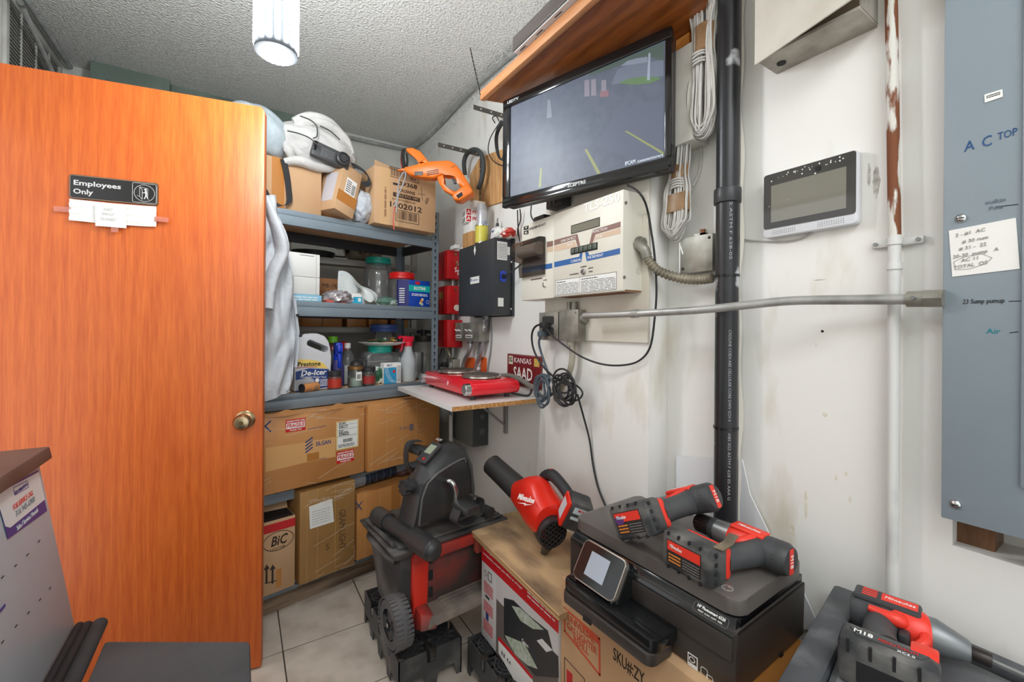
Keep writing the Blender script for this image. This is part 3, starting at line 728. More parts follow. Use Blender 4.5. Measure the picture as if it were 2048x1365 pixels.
# display
a_ = loc(tls, *cr(652, 580)); b_ = loc(tls, *cr(905, 436))
obj('display', MB().box(a_[0], b_[0], -.0005, .002, a_[1], b_[1]), mat('lcd_grey', (126, 126, 112), .2), tls)
fr = MB(); frame_ring(fr, a_[0] - .002, b_[0] + .002, a_[1] - .002, b_[1] + .002, -.0012, .001, .002); obj('display_frame', fr, INK, tls)
a_ = loc(tls, *cr(648, 772)); b_ = loc(tls, *cr(888, 664)); zc = (loc(tls, *cr(768, 718)))[1]
obj('button_strip', MB().box(a_[0], b_[0], -.0015, .001, zc - .0115, zc + .0115), INK, tls)
KEY = mat('key_grey', (82, 92, 82), .4)
bw = (b_[0] - a_[0]) / 6
for k in range(6): obj('button', MB().box(a_[0] + bw * k + .0015, a_[0] + bw * (k + 1) - .0015, -.006, -.001, zc - .0085, zc + .0085, .002), KEY, tls)
X, Z = loc(tls, *cr(762, 928)); o = obj('key_switch', MB().lathe([(.0105, 0), (.0105, .003), (.0075, .005), (.0075, .008), (0, .008)], 20, M=TM(X, 0, Z, rx=90)), CHROME, tls)
obj('key_slot', MB().box(X - .001, X + .001, -.0086, -.0078, Z - .005, Z + .005, M=None), INK, o)
a_ = loc(tls, *cr(507, 1145)); b_ = loc(tls, *cr(1063, 926))
obj('instruction_label', MB().box(a_[0], b_[0], -.0006, .0002, a_[1], b_[1]), WHITE, tls, smooth=0)
lm = MB(); frame_ring(lm, a_[0], b_[0], a_[1], b_[1], -.0009, -.0003, .0014); xm = loc(tls, *cr(727, 1060))[0]; lm.box(xm - .0006, xm + .0006, -.0009, -.0003, a_[1], b_[1])
lines(lm, a_[0] + .006, xm - .006, a_[1] + .004, b_[1] - .012, -.0006, 8, seed=3, h=.35); lines(lm, xm + .006, b_[0] - .005, a_[1] + .004, b_[1] - .012, -.0006, 8, seed=5, h=.35)
obj('label_print', lm, mat('soft_ink', (90, 90, 92), .7), tls, smooth=0)
lm = MB(); lines(lm, a_[0] + .006, a_[0] + .055, b_[1] - .010, b_[1] - .004, -.0006, 1, seed=2); lines(lm, xm + .008, xm + .085, b_[1] - .010, b_[1] - .004, -.0006, 1, seed=4); obj('label_heading', lm, INK, tls, smooth=0)
# smoked printer hood
SMOKE = clear('smoked_plastic', (196, 188, 182), .3, .06, body=.22, bodyc=(86, 80, 76))
xh0 = loc(tls, *cr(196, 760))[0]; xh1 = loc(tls, *cr(405, 760))[0]; zt = loc(tls, *cr(300, 640))[1]; zb_ = loc(tls, *cr(320, 965))[1]; zm = loc(tls, *cr(300, 830))[1]
prof = [(.004, zb_), (-.010, zb_), (-.016, zm - .012)]
rc = (zt - zm) / 2
for k in range(9):
    q = R(-100 + 190 * k / 8); prof.append((-.018 - math.cos(q) * rc * .9, (zt + zm) / 2 + math.sin(q) * rc))
prof.append((.004, zt))
hood = MB(); rings = [[(x, p[0], p[1]) for p in prof] for x in (xh0, xh1)]
hood.loft(rings); obj('printer_hood', hood, SMOKE, tls)
obj('paper_roll', MB().cyl((xh0 + .012, -.012, (zt + zm) / 2), (xh1 - .012, -.012, (zt + zm) / 2), rc * .6, n=24), mat('roll_paper', (206, 200, 190), .8), tls)
a_ = loc(tls, *cr(275, 1002)); b_ = loc(tls, *cr(375, 985)); obj('paper_slot', MB().box(a_[0], b_[0], .003, .006, (a_[1] + b_[1]) / 2 - .002, (a_[1] + b_[1]) / 2 + .002), mat('slot_brown', (90, 66, 52), .7), tls)
X, Z = loc(tls, *cr(403, 1045)); o = obj('feed_switch', MB().box(X - .008, X + .008, -.001, .005, Z - .010, Z + .010, .001), CREAM, tls); obj('rocker', MB().box(X - .006, X - .004, -.003, 0, Z - .008, Z + .008).box(X - .006, X + .006, -.003, 0, Z - .008, Z - .006), INK, o)
ttext('PAPER', 404, 1003, .0055, INK, 34, yy=.003)
# right side fittings
y, z = locx(tls, *cr(1262, 670), TW)
obj('conduit_hub', MB().cyl((TW, y, z), (TW + .008, y, z), .021, n=20).cyl((TW + .008, y, z), (TW + .02, y, z), .015, n=16), STEELW, tls)
y, z = locx(tls, *cr(1262, 915), TW); obj('knockout', MB().cyl((TW, y, z), (TW + .0012, y, z), .0125, n=20), mat('cream_dull', (200, 196, 180), .5), tls)
for c_ in ((1142, 300), (1128, 978)):
    y, z = locx(tls, *cr(*c_), TW); obj('screw', MB().cyl((TW, y, z), (TW + .003, y, z), .005, n=12), STEELW, tls)
# --- flexible conduit from the console to the square box on the wall
hub = wmat(tls) @ Vector((TW + .02, locx(tls, *cr(1262, 670), TW)[0], loc(tls, *cr(1262, 670))[1]))
path = [(1272, 488, 1.02), (1288, 499, 1.025), (1297, 520, 1.04), (1316, 541, 1.06), (1345, 553, 1.08), (1375, 559, 1.095), (1405, 559, 1.10), (1424, 556, 1.10)]
P3 = [onX(*p) for p in path]
fx = thing('flexible_conduit', 'ribbed flexible conduit sagging between the cream console and square box', 'conduit', P3[3])
mm = MB(); sp = spline(P3, 16); rad = [.0125 + (.0022 if (i // 2) % 2 else -.0008) for i in range(len(sp))]
obj('ribbed_hose', MB().tube(sp[22:], rad[22:], 12), mat('dirty_hose', (150, 142, 124), .5, .3, c2=(104, 97, 82), vs=18), fx, world=True, smooth=60)
obj('elbow', MB().tube(sp[:28], .0155, 12), STEELW, fx, world=True)
# --- square box on wall
JX = 1.112
o0 = onX(1360, 549, JX)
jb = wall_thing('junction_box', 'square rust-speckled steel junction box left of the black pipe', 'electrical box', o0.y, o0.z, JX)
jw = loc(jb, 1426, 540)[0]; jh = loc(jb, 1360, 479)[1]
obj('cover', MB().box(0, jw, -.003, 0, 0, jh, .0012), STEELW, jb); obj('body', MB().box(.002, jw - .001, 0, XR - JX, .001, jh - .001), STEELW, jb)
obj('clip', MB().box(jw * .45, jw * .75, -.002, .02, jh, jh + .006).box(jw * .62, jw * .75, -.002, .014, jh, jh + .016), RUST, jb)
obj('paint_drip', MB().tube([(0.001, -.0035, jh * .9), (.001, -.0035, .004)], .002, 6).tube([(.003, -.0036, jh * .8), (.012, -.0036, jh * .55)], .0022, 6), WHITE, jb)
obj('screw', MB().cyl((.012, -.003, .014), (.012, -.0045, .014), .004, n=10).cyl((jw - .01, -.003, jh - .012), (jw - .01, -.0045, jh - .012), .004, n=10), INK, jb)
# --- junction + outlet boxes below the console
BX = 1.012
o0 = onX(1119, 682, BX); jj = wall_thing('junction_box', 'galvanised junction box under the console where the long conduit starts', 'electrical box', o0.y, o0.z, BX)
w_ = loc(jj, 1157, 660)[0]; h_ = loc(jj, 1119, 621)[1]
obj('cover', MB().box(0, w_, -.003, 0, 0, h_, .0015), STEELW, jj); obj('body', MB().box(.001, w_ - .001, 0, PIL_X - .012 - BX, .001, h_ - .001), STEELW, jj)
obj('stub_pipe', MB().cyl((w_ * .55, .02, h_), (w_ * .55, .02, h_ + .03), .011, n=12).cyl((w_ * .3, .02, h_), (w_ * .3, .02, h_ + .03), .010, n=12), STEELW, jj)
obj('hub', MB().cyl((w_, .02, h_ * .72), (w_ + .014, .02, h_ * .72), .017, n=16), STEELW, jj)
for k in (0, 1): obj('screw', MB().cyl((w_ * .88, -.003, h_ * (.1 + .8 * k)), (w_ * .88, -.0045, h_ * (.1 + .8 * k)), .004, n=10), CHROME, jj)
o1 = onX(1079, 680, BX); ob = wall_thing('outlet_box', 'steel outlet box with two plugs in it under the console', 'electrical outlet', o1.y, o1.z, BX)
w_ = loc(ob, 1117, 660)[0]; h_ = loc(ob, 1079, 626)[1]
obj('cover', MB().box(0, w_, -.003, 0, 0, h_, .0015), STEELW, ob); obj('body', MB().box(.001, w_ - .001, 0, PIL_X - BX, .001, h_ - .001), STEELW, ob)
for k in (0, 1): obj('socket', MB().prism(rrect(w_ * .2, w_ * .8, h_ * (.16 + .4 * k), h_ * (.46 + .4 * k), .008), -.005, -.002), mat('socket_dark', (50, 48, 46), .5), ob)
bend = [onX(1143, 684, 1.03), onX(1145, 712, 1.03), onX(1139, 745, 1.03), onX(1122, 778, 1.035), onX(1112, 800, 1.04)]
bc_ = tag(obj('bent_conduit', MB().tube(bend, .0115, 12, smooth=5).tube([bend[0] + Vector((0, 0, .004)), bend[0] + Vector((0, 0, -.014))], .016, 12), mat('aged_conduit', (176, 170, 152), .5, .2, c2=(140, 134, 118), vs=14)), 'short bent conduit dropping from the box into the cord bundle', 'conduit')
# --- plugs and cords
CORD = mat('black_cord', (36, 36, 38), .55); CORDG = mat('grey_blue_cord', (74, 84, 92), .55)
def coil(mb, c, rx, rz, n, r, yj, seed=1):
    rnd = random.Random(seed); pts = []; K = 10
    pr_ = [(rnd.uniform(.6, 1.1), rnd.uniform(.55, 1.1), rnd.uniform(-.5, .5) * rx, rnd.uniform(-.4, .4) * rz, rnd.uniform(-yj, yj), rnd.uniform(-.5, .5)) for _ in range(n + 1)]
    for k in range(n * K + 1):
        f = k / K; i = min(int(f), n - 1); g = f - i; P_ = [a + (b - a) * g for a, b in zip(pr_[i], pr_[i + 1])]
        a = 2 * math.pi * g; x = -math.cos(a) * rx * P_[0]; z = math.sin(a) * rz * P_[1]; ca, sa_ = math.cos(P_[5]), math.sin(P_[5])
        pts.append(c + Vector((P_[4], x * ca - z * sa_ + P_[2], x * sa_ + z * ca + P_[3])))
    mb.tube(pts, r, 7, smooth=3)
cordthing = thing('extension_cord', 'black cord with a coiled bundle hanging from the steel outlet box', 'cord', onX(1100, 655, 1.0))
pb_ = MB(); q = onX(1097, 651, BX - .006); pb_.box(q.x - .034, q.x, q.y - .016, q.y + .014, q.z - .011, q.z + .011, .004); obj('plug', pb_, CORD, cordthing, world=True)
cm_ = MB()
cm_.tube([onX(1092, 650, .98), onX(1073, 652, .985), onX(1064, 668, .99), onX(1066, 695, 1.0), onX(1078, 722, 1.0), onX(1096, 744, .995), onX(1113, 758, .985), onX(1132, 770, .985)], .0042, 8, smooth=5)
coil(cm_, onX(1126, 777, .975), .062, .052, 9, .0034, .016, 3)
cm_.tube([onX(1155, 790, .99), onX(1166, 830, 1.03), onX(1179, 880, 1.05), onX(1186, 930, 1.053), onX(1196, 975, 1.053), onX(1212, 1015, 1.05)], .0035, 8, smooth=5)
obj('cord', cm_, CORD, cordthing, world=True, smooth=70)
c2 = thing('extension_cord', 'grey-blue cord looped in a thick coil beside the licence plate', 'cord', onX(1085, 780, 1.0))
q = onX(1090, 668, BX - .006); obj('plug', MB().box(q.x - .03, q.x, q.y - .014, q.y + .012, q.z - .012, q.z + .010, .004), CORDG, c2, world=True)
cm_ = MB(); cm_.tube([onX(1082, 668, .985), onX(1078, 685, .99), onX(1082, 705, 1.0), onX(1092, 735, 1.0), onX(1099, 758, 1.0), onX(1095, 775, 1.0)], .0048, 8, smooth=5)
coil(cm_, onX(1086, 780, .99), .050, .052, 7, .0046, .014, 8); obj('cord', cm_, CORDG, c2, world=True, smooth=70)
# ------------------------------------------------------------------ television
tp0 = at(1007, 203, 1.2 * 288 / 215); tp1 = at(1344, 62, 1.2)
tang = math.atan2(tp1.y - tp0.y, tp1.x - tp0.x)
tbase = at(1012, 418, 1.2 * 288 / 215)
tv = thing('television', 'black flat television showing a parking lot camera picture', 'television', (tp0.x, tp0.y, tbase.z), tang)
VW = math.hypot(tp1.x - tp0.x, tp1.y - tp0.y); VH = loc(tv, 1007, 203)[1]
TVB = mat('tv_gloss_black', (22, 22, 23), .12, spec=.6)
obj('cabinet', MB().box(.006, VW - .006, .012, .055, .006, VH - .006, .006).box(.1, VW - .1, .055, .085, .06, VH - .06, .01), BLACK, tv)
s0 = loc(tv, 1020, 394, 0); s1 = loc(tv, 1331, 80, 0)
sx0, sz0, sx1, sz1 = s0[0], s0[1], s1[0], s1[1]
bz = MB(); bz.box(0, VW, -.004, .014, sz1, VH, .003); bz.box(0, VW, -.004, .014, 0.012, sz0, .003); bz.box(0, sx0, -.004, .014, sz0, sz1, .003); bz.box(sx1, VW, -.004, .014, sz0, sz1, .003)
bz.box(.004, VW - .004, -.010, .012, 0, .014, .004)
obj('bezel', bz, TVB, tv)
LCD = mat('lcd_glow', (84, 90, 104), .40, emit=.34, c2=(76, 84, 96), vs=30, spec=.45)
obj('screen', MB().box(sx0, sx1, .001, .004, sz0, sz1), LCD, tv, smooth=0)
tc_ = lambda x, y: loc(tv, 900 + x / 3.102, y / 3.102, 0.0008)
pic = tc_
def tvp(name, pts, col, em, y=.0006):
    m_ = mat('tv_' + name, tuple(.55 * c + .45 * d for c, d in zip(col, (84, 90, 104))), .40, emit=em * .58, spec=.45); obj(name, MB().prism([pic(*p) for p in pts], y, .001), m_, tv, smooth=0)
tvp('picture_trees', [(1325, 262), (1325, 375), (1230, 352), (1180, 355), (1100, 380), (1040, 410), (860, 475), (870, 452), (1110, 352)], (62, 82, 62), .5)
tvp('picture_lot', [(1325, 372), (1325, 470), (1180, 500), (1000, 525), (1040, 430), (1120, 395), (1230, 385)], (106, 116, 130), .55)
tvp('picture_house', [(1060, 410), (1100, 378), (1160, 362), (1225, 352), (1228, 385), (1140, 400)], (140, 150, 164), .55, .0004)
tvp('picture_island', [(1040, 516), (1110, 490), (1190, 476), (1290, 478), (1308, 490), (1240, 520), (1130, 526)], (84, 124, 58), .55, .0004)
tvp('picture_pole', [(1222, 500), (1232, 330), (1244, 330), (1240, 498)], (170, 182, 196), .6, .0003)
tvp('picture_shade', [(1040, 690), (1325, 610), (1325, 975), (1180, 1000), (900, 900)], (84, 90, 106), .5, .0007)
for k, (px, py) in enumerate(((850, 560), (892, 555), (955, 560))):
    tvp('picture_pump', [(px - 16, py + 40), (px - 16, py - 60), (px + 14, py - 66), (px + 16, py + 38)], (150, 140, 148), .5, .0004)
tvp('picture_pump_red', [(930, 605), (930, 570), (985, 560), (985, 600)], (150, 96, 100), .55, .0003)
for nm, pts in (('a', [(1083, 815), (1098, 812), (1326, 945), (1326, 962)]), ('b', [(835, 930), (850, 925), (935, 1075), (915, 1082)]), ('c', [(560, 1045), (572, 1042), (566, 1160), (550, 1165)])):
    tvp('picture_line', pts, (156, 160, 70), .6, .0004)
tvp('picture_bottles', [(600, 735), (606, 620), (622, 618), (634, 728)], (128, 140, 146), .5, .0004)
def vtext(s, x, y, size, m, wpx=None, yy=-.0046, bold=0):
    X, Z = pic(x, y); wd = None
    if wpx: wd = pic(x + wpx / 2, y)[0] - pic(x - wpx / 2, y)[0]
    text(tv, s, X, yy, Z, size, m, width=wd, bold=bold)
vtext('SCEPTRE', 790, 1145, .015, mat('silver_print', (210, 210, 212), .4), 112, bold=.0004); vtext('LEDTV', 395, 628, .014, MATS['silver_print'], 68, bold=.0003)
vtext('IPCAM', 1118, 1010, .016, mat('osd_white', (190, 198, 206), .5, emit=.6), 62, .0002); vtext('52006907597475', 1242, 985, .009, MATS['osd_white'], 160, .0002)
obj('wall_mount', MB().box(VW * .4, VW * .62, .085, .16, VH * .35, VH * .7), BLACK, tv)
cm_ = MB(); cm_.tube([onX(1092, 655, .985), onX(1100, 668, .99), onX(1130, 692, .995), onX(1165, 715, 1.0), onX(1205, 729, 1.02), onX(1245, 731, 1.04), onX(1278, 722, 1.045), onX(1300, 695, 1.05), onX(1309, 640, 1.05), onX(1313, 580, 1.06), onX(1309, 510, 1.055), onX(1302, 460, 1.05), onX(1296, 425, 1.045), onX(1287, 398, 1.0), onX(1272, 380, .985), onX(1255, 371, .99)], .0032, 8, smooth=6)
obj('television_cord', cm_, CORD, tv, world=True, smooth=70)
# adapters hanging below the TV
ad = thing('power_adapter', 'black power adapter block between the TV and the cream console', 'adapter', onX(1115, 412, 1.03))
obj('block', MB().box(-.03, .03, -.06, .035, -.012, .055, .005), BLACK, ad)
obj('prongs', MB().box(-.035, -.03, -.02, -.016, .0, .02).box(-.035, -.03, .0, .004, .0, .02), STEEL, ad)
ad2 = thing('power_adapter', 'flat black adapter resting on top left of the cream console', 'adapter', (TX + .04, onX(1085, 428, TX + .04).y, o0.z))
ad2.location.z = wmat(tls).translation.z + TH
obj('block', MB().box(-.02, .02, -.035, .035, 0, .024, .004), BLACK, ad2); obj('lead', MB().tube([(0, .035, .012), (0, .06, .02), (.0, .08, .05), (.01, .09, .1)], .003, 6, smooth=4), CORD, ad2)
# ------------------------------------------------------------------ shelf above the TV
SZ = 2.15
SHW = wood('stained_shelf', (118, 62, 22), (164, 94, 40), 6, 5, stretch=(1, .15, 1), rough=.4, coat=.2)
SHE = wood('pale_edge', (176, 112, 66), (204, 146, 98), 8, 3, stretch=(1, .12, 1), rough=.5)
sa = onZ(961, 200, SZ); sb = onZ(1184, 0, SZ)
sh = thing('wall_shelf', 'orange brown plywood shelf board above the television', 'shelf', (sa.x, sa.y, SZ))
slope = (sb.x - sa.x) / (sb.y - sa.y)
yend = .48
poly = [(0, 0), (slope * (yend - sa.y), yend - sa.y), (XR - sa.x, yend - sa.y), (XR - sa.x, -.10)]
def zp(mb, poly, z0, z1, mi=0, bev=0.0):
    """polygon in x,y extruded along z"""
    M = Matrix(((1, 0, 0, 0), (0, 0, 1, 0), (0, 1, 0, 0), (0, 0, 0, 1)))
    return mb.prism(poly, z0, z1, M=M, mi=mi, bev=bev)
obj('board', zp(MB(), [(.018, .0), (slope * (yend - sa.y) + .018, yend - sa.y), (.86 - sa.x, yend - sa.y), (XR - sa.x, .790 - sa.y), (XR - sa.x, -.10)], .004, .022), SHW, sh)
obj('front_edge', zp(MB(), [(0, 0.004), (slope * (yend - sa.y), yend - sa.y), (slope * (yend - sa.y) + .02, yend - sa.y), (.02, .002)], 0, .036, bev=.002), SHE, sh)
CLEAT = wood('cleat_wood', (206, 128, 50), (232, 162, 84), 9, 3, stretch=(.2, 1, 1), rough=.5)
cy_ = .785 - sa.y
obj('cleat', MB().box(XR - sa.x - .036, XR - sa.x - .001, cy_, cy_ + .45, -.080, .003, .003), CLEAT, sh)
obj('cleat', MB().box(XR - sa.x - .030, XR - sa.x - .001, cy_ - .022, cy_ - .001, -.062, .003, .003), CLEAT, sh)
ch = MB(); ca = Vector((sa.x, sa.y, SZ + .02)); cb = onZ(940, 95, CEIL)
N_ = 22
for k in range(N_):
    p = ca.lerp(cb, k / N_); q = ca.lerp(cb, (k + .8) / N_); ch.tube([p, q], .0022 if k % 2 else .0034, 5)
chn = tag(obj('hanging_chain', ch, mat('chain_dark', (70, 66, 60), .5, .6)), 'thin dark chain from the ceiling to the corner of the shelf', 'chain')
# DVR on the shelf
dv0 = onZ(1029, 106, SZ + .045); 
dvz = SZ + .037
e0 = onZ(1029, 106, dvz); e1 = onZ(1139, 0, dvz)
dang2 = math.atan2(e1.y - e0.y, e1.x - e0.x)
dv = thing('video_recorder', 'flat grey video recorder box sitting on the shelf above the TV', 'recorder', (e0.x, e0.y, dvz), dang2)
obj('case', MB().box(-.004, .40, .0, .26, 0.004, .052, .002), mat('recorder_grey', (150, 150, 148), .45), dv)
obj('front_panel', MB().box(-.006, .402, -.004, .0, .006, .052, .002), mat('recorder_front', (84, 76, 70), .35), dv)
obj('underside', MB().box(0, .396, .0, .25, .0005, .004), mat('recorder_base', (196, 196, 196), .5), dv)
for k in range(3): obj('screw', MB().cyl((.05 + .045 * k, .02, .0005), (.05 + .045 * k, .02, -.002), .005, n=10), STEEL, dv)
obj('vents', (lambda m_: ([m_.box(.02 + .09 * k, .05 + .09 * k, .008, .011, -.0004, .001) for k in range(4)], m_)[1])(MB()), INK, dv)
# white boxed-in plank right of the TV
q0 = onX(1386, 100, 1.075)
wp = wall_thing('white_plank', 'white painted plank on the wall between TV and cable hank', 'plank', .90, onX(1386, 278, 1.075).z, 1.075)
pxr = loc(wp, 1386, 200)[0]
obj('board', MB().box(pxr - .25, pxr, 0, XR - 1.075, 0, SZ - wmat(wp).translation.z - .06, .002), mat('plank_white', (216, 214, 206), .5, c2=(196, 192, 180), vs=6), wp)
# ------------------------------------------------------------------ cable hanks
CABW = mat('white_cable', (206, 204, 198), .5, c2=(182, 180, 174), vs=12); BTAPE = mat('brown_tape', (150, 118, 84), .4, c2=(124, 94, 64), vs=18)
def hank(label, cu, prof, tapes, loops, X, seed):
    """prof: (v, half width px) along a hanging hank; loops of cable pinched by tape"""
    rnd = random.Random(seed)
    base = onX(cu(prof[-1][0]), prof[-1][0], X); h = wall_thing('cable_hank', label, 'cable', base.y, base.z, X)
    cen = [loc(h, cu(v), v) for v, _ in prof]; hw = [abs(loc(h, cu(v) + p, v)[0] - loc(h, cu(v) - p, v)[0]) / 2 for v, p in prof]
    m_ = MB()
    for k in range(loops):
        f = rnd.uniform(.15, 1.0) * (1 if k % 2 else .8); e_ = rnd.uniform(-.25, .25); dz = rnd.uniform(0, .03); yo = rnd.uniform(.004, .034)
        L = []; Rr = []
        for i, (c, w_) in enumerate(zip(cen, hw)):
            L.append(Vector((c[0] - w_ * max(-1, min(1, f - e_)), -yo + .012 * rnd.uniform(-.3, .3), c[1] + (dz if i == len(cen) - 1 else 0))))
            Rr.append(Vector((c[0] + w_ * max(-1, min(1, f + e_)), -yo + .012 * rnd.uniform(-.3, .3), c[1] + (dz if i == len(cen) - 1 else 0))))
        bot = Vector((cen[-1][0] + rnd.uniform(-.004, .004), -yo, cen[-1][1] + dz - hw[-1] * f * .9))
        m_.tube(L + [bot] + Rr[::-1], .0031, 6, smooth=4)
    obj('cable_loops', m_, CABW, h, smooth=70)
    for (va, vb) in tapes:
        wv = [p for v, p in prof]; i0 = min(range(len(prof)), key=lambda i: abs(prof[i][0] - (va + vb) / 2))
        a_ = loc(h, cu(va), va); b_ = loc(h, cu(vb), vb); ww = hw[i0] * 1.02
        rings = []
        for c in (a_, ((a_[0] + b_[0]) / 2, (a_[1] + b_[1]) / 2), b_):
            rings.append([(c[0] + math.cos(2 * math.pi * k / 18) * ww * rnd.uniform(.97, 1.04), -.018 + math.sin(2 * math.pi * k / 18) * .021, c[1]) for k in range(18)])
        obj('tape_wrap', MB().loft(rings), BTAPE, h, smooth=70)
    return h
hk = hank('big hank of white cable taped in brown beside the black pipe', lambda v: 1417 - .018 * v, [(-40, 24), (20, 24), (60, 20), (105, 19), (140, 22), (180, 26), (230, 27), (268, 18)], [(58, 110)], 26, 1.105, 4)
x, z = loc(hk, 1411, 120); wm = MB()
for k in range(4): 
    zz = loc(hk, 1411, 116 + k * 7)[1]; wm.tube([(x - .021, -.02, zz - .004), (x - .012, -.04, zz), (x + .012, -.04, zz + .003 * (k % 2)), (x + .023, -.02, zz + .004)], .0031, 6, smooth=5)
obj('wrapped_turns', wm, CABW, hk, smooth=70); 
h2 = hank('lower hank of white cable taped in brown above the square junction box', lambda v: 1372 - .075 * (v - 270), [(240, 16), (285, 18), (330, 18), (355, 17), (385, 25), (415, 25), (445, 27), (470, 20)], [(336, 362), (392, 428)], 24, 1.12, 9)
wm = MB(); 
for k in range(4):
    c_ = loc(h2, 1366, 366 + 5 * k); wm.tube([(c_[0] - .022, -.018, c_[1] - .002), (c_[0] - .01, -.042, c_[1]), (c_[0] + .012, -.042, c_[1] + .002), (c_[0] + .026, -.018, c_[1])], .0031, 6, smooth=5)
obj('wrapped_turns', wm, CABW, h2, smooth=70)
tag(obj('loose_cable', MB().tube([onX(1398, 275, 1.14), onX(1402, 310, 1.14), onX(1398, 345, 1.14), onX(1386, 372, 1.13)], .0028, 6, smooth=6), CABW), 'single loose white cable arching between the two hanks', 'cable')
tag(obj('loose_wires', MB().tube([onX(996, 88, 1.0), onX(1004, 108, 1.0), onX(996, 124, 1.0), onX(988, 118, 1.0), onX(996, 100, 1.0), onX(1012, 104, 1.0), onX(1018, 112, 1.0)], .0016, 6, smooth=6).tube([onX(996, 88, 1.0), onX(975, 125, 1.02), onX(948, 160, 1.04), onX(920, 192, 1.06), onX(890, 225, 1.07)], .0016, 6, smooth=5), CABW), 'thin white wires looping from the video recorder along the ceiling edge', 'wire')
# ------------------------------------------------------------------ black control box with things on top
KX = 1.035
o0 = onX(917, 633, KX)
kb = wall_thing('control_box', 'charcoal steel control box with a blue inlet socket on its side', 'electrical box', o0.y, o0.z, KX)
KW = loc(kb, 988, 550)[0]; KH = loc(kb, 988, 475)[1]; KD = XR - KX
CHAR = mat('charcoal_enamel', (58, 61, 65), .4, c2=(48, 51, 55), vs=3)
obj('case', MB().box(0, KW, 0, KD - .012, 0, KH, .003), CHAR, kb); obj('back_plate', MB().box(-.006, KW + .008, KD - .012, KD, -.006, KH + .006), CHAR, kb)
c5 = lambda x, y: (860 + x / 3.592, 460 + y / 3.592)
def ksticker(u0, v0, u1, v1, name='sticker'):
    a = loc(kb, u0, v1); b = loc(kb, u1, v0); return obj(name, MB().box(a[0], b[0], -.0006, .0002, a[1], b[1]), WHITE, kb, smooth=0), a, b
o, a, b = ksticker(*c5(290, 330), *c5(354, 392)); text(kb, 'Infinite', (a[0] + b[0]) / 2 + .008, -.0009, (a[1] + b[1]) / 2, .016, mat('sticker_blue', (60, 110, 160), .6), width=(b[0] - a[0]) * .6)
obj('sticker_mark', MB().box(a[0] + .005, a[0] + .016, -.0009, -.0004, (a[1] + b[1]) / 2 - .004, (a[1] + b[1]) / 2 + .012), MATS['sticker_blue'], kb)
a = loc(kb, *c5(322, 148)); dmd = MB().prism([(a[0] - .012, a[1]), (a[0], a[1] - .026), (a[0] + .012, a[1]), (a[0], a[1] + .026)], -.0006, .0002); obj('warning_sticker', dmd, WHITE, kb)
# right side labels: on local x = KW
def kside(y0, z0, y1, z1, m, name, x=.0006): return obj(name, MB().box(KW - .0002, KW + x, y0, y1, z0, z1), m, kb, smooth=0)
A = locx(kb, *c5(482, 205), KW); B = locx(kb, *c5(555, 90), KW); kside(A[0], A[1] - .005, B[0], B[1], WHITE, 'side_label')
lb = MB(); lines(lb, 0, B[0] - A[0] - .006, A[1] + .004, B[1] - .006, 0, 9, M=Matrix.Translation((KW + .0008, A[0] + .003, 0)) @ Matrix.Rotation(R(90), 4, 'Z'), seed=4, h=.3); obj('label_print', lb, GREYINK, kb, smooth=0)
A = locx(kb, *c5(556, 180), KW); B = locx(kb, *c5(574, 124), KW); kside(A[0], A[1], B[0], B[1], WHITE, 'small_label')
A = locx(kb, *c5(488, 550), KW); B = locx(kb, *c5(528, 490), KW); kside(A[0], A[1], B[0], B[1], WHITE, 'lower_label')
yc, zc = locx(kb, *c5(523, 335), KW)
SOCK = mat('socket_blue', (38, 70, 190), .35)
so = obj('inlet_socket', MB().prism(rrect(-.016, .016, -.028, .028, .014), -.006, 0, M=Matrix.Translation((KW + .0, yc, zc)) @ Matrix.Rotation(R(90), 4, 'Z')), SOCK, kb)
obj('socket_hole', MB().box(KW + .005, KW + .014, yc - .010, yc + .010, zc - .010, zc + .010, .002), INK, so)
for zz in (.30, .72):
    y_, z_ = locx(kb, *c5(600, 235 if zz > .5 else 570), KW); obj('screw', MB().cyl((KW, KD - .02, z_), (KW + .007, KD - .02, z_), .005, n=10), CHROME, kb)
for xx in (.02, KW * .62): obj('lid_screw', MB().cyl((xx, .01, KH), (xx, .01, KH + .008), .007, n=10), CHROME, kb)
p0 = wmat(kb) @ Vector((KW + .014, yc, zc))
obj('inlet_cord', MB().tube([p0, p0 + Vector((0, -.03, .003)), p0 + Vector((.02, -.07, .03)), p0 + Vector((.05, -.10, .06))], .0042, 8, smooth=5), CORD, kb, world=True)
KT = o0.z + KH   # top of the box
def on_box(u, v, x): return onX(u, v, x)
# small carton, kraft
q = onX(926, 497, 1.05)
def topbox(name, label, cat, u0, u1, x, z, h, d, m, top=None):
    a = onX(u0, 480, x).y; b = onX(u1, 480, x).y
    t_ = wall_thing(name, label, cat, a, z, x); obj('carton', MB().box(0, a - b, 0, d, 0, h, .0015), m, t_); return t_, a - b
kr = mat('kraft_small', (196, 150, 96), .8, c2=(184, 138, 86), vs=10)
t1, w1 = topbox('kraft_box', 'small plain kraft box on the charcoal control box', 'box', 925, 944, 1.04, KT, .080, .06, kr)
obj('flap_seam', MB().box(w1 * .48, w1 * .52, -.0004, .0002, 0, .08), mat('kraft_seam', (150, 108, 64), .8), t1, smooth=0)
t2, w2 = topbox('white_box', 'plain white carton resting on the small kraft box', 'box', 927, 944, 1.045, KT + .080, .052, .085, WHITE)
RW = mat('carton_red', (196, 34, 40), .55)
zb = KT + .132
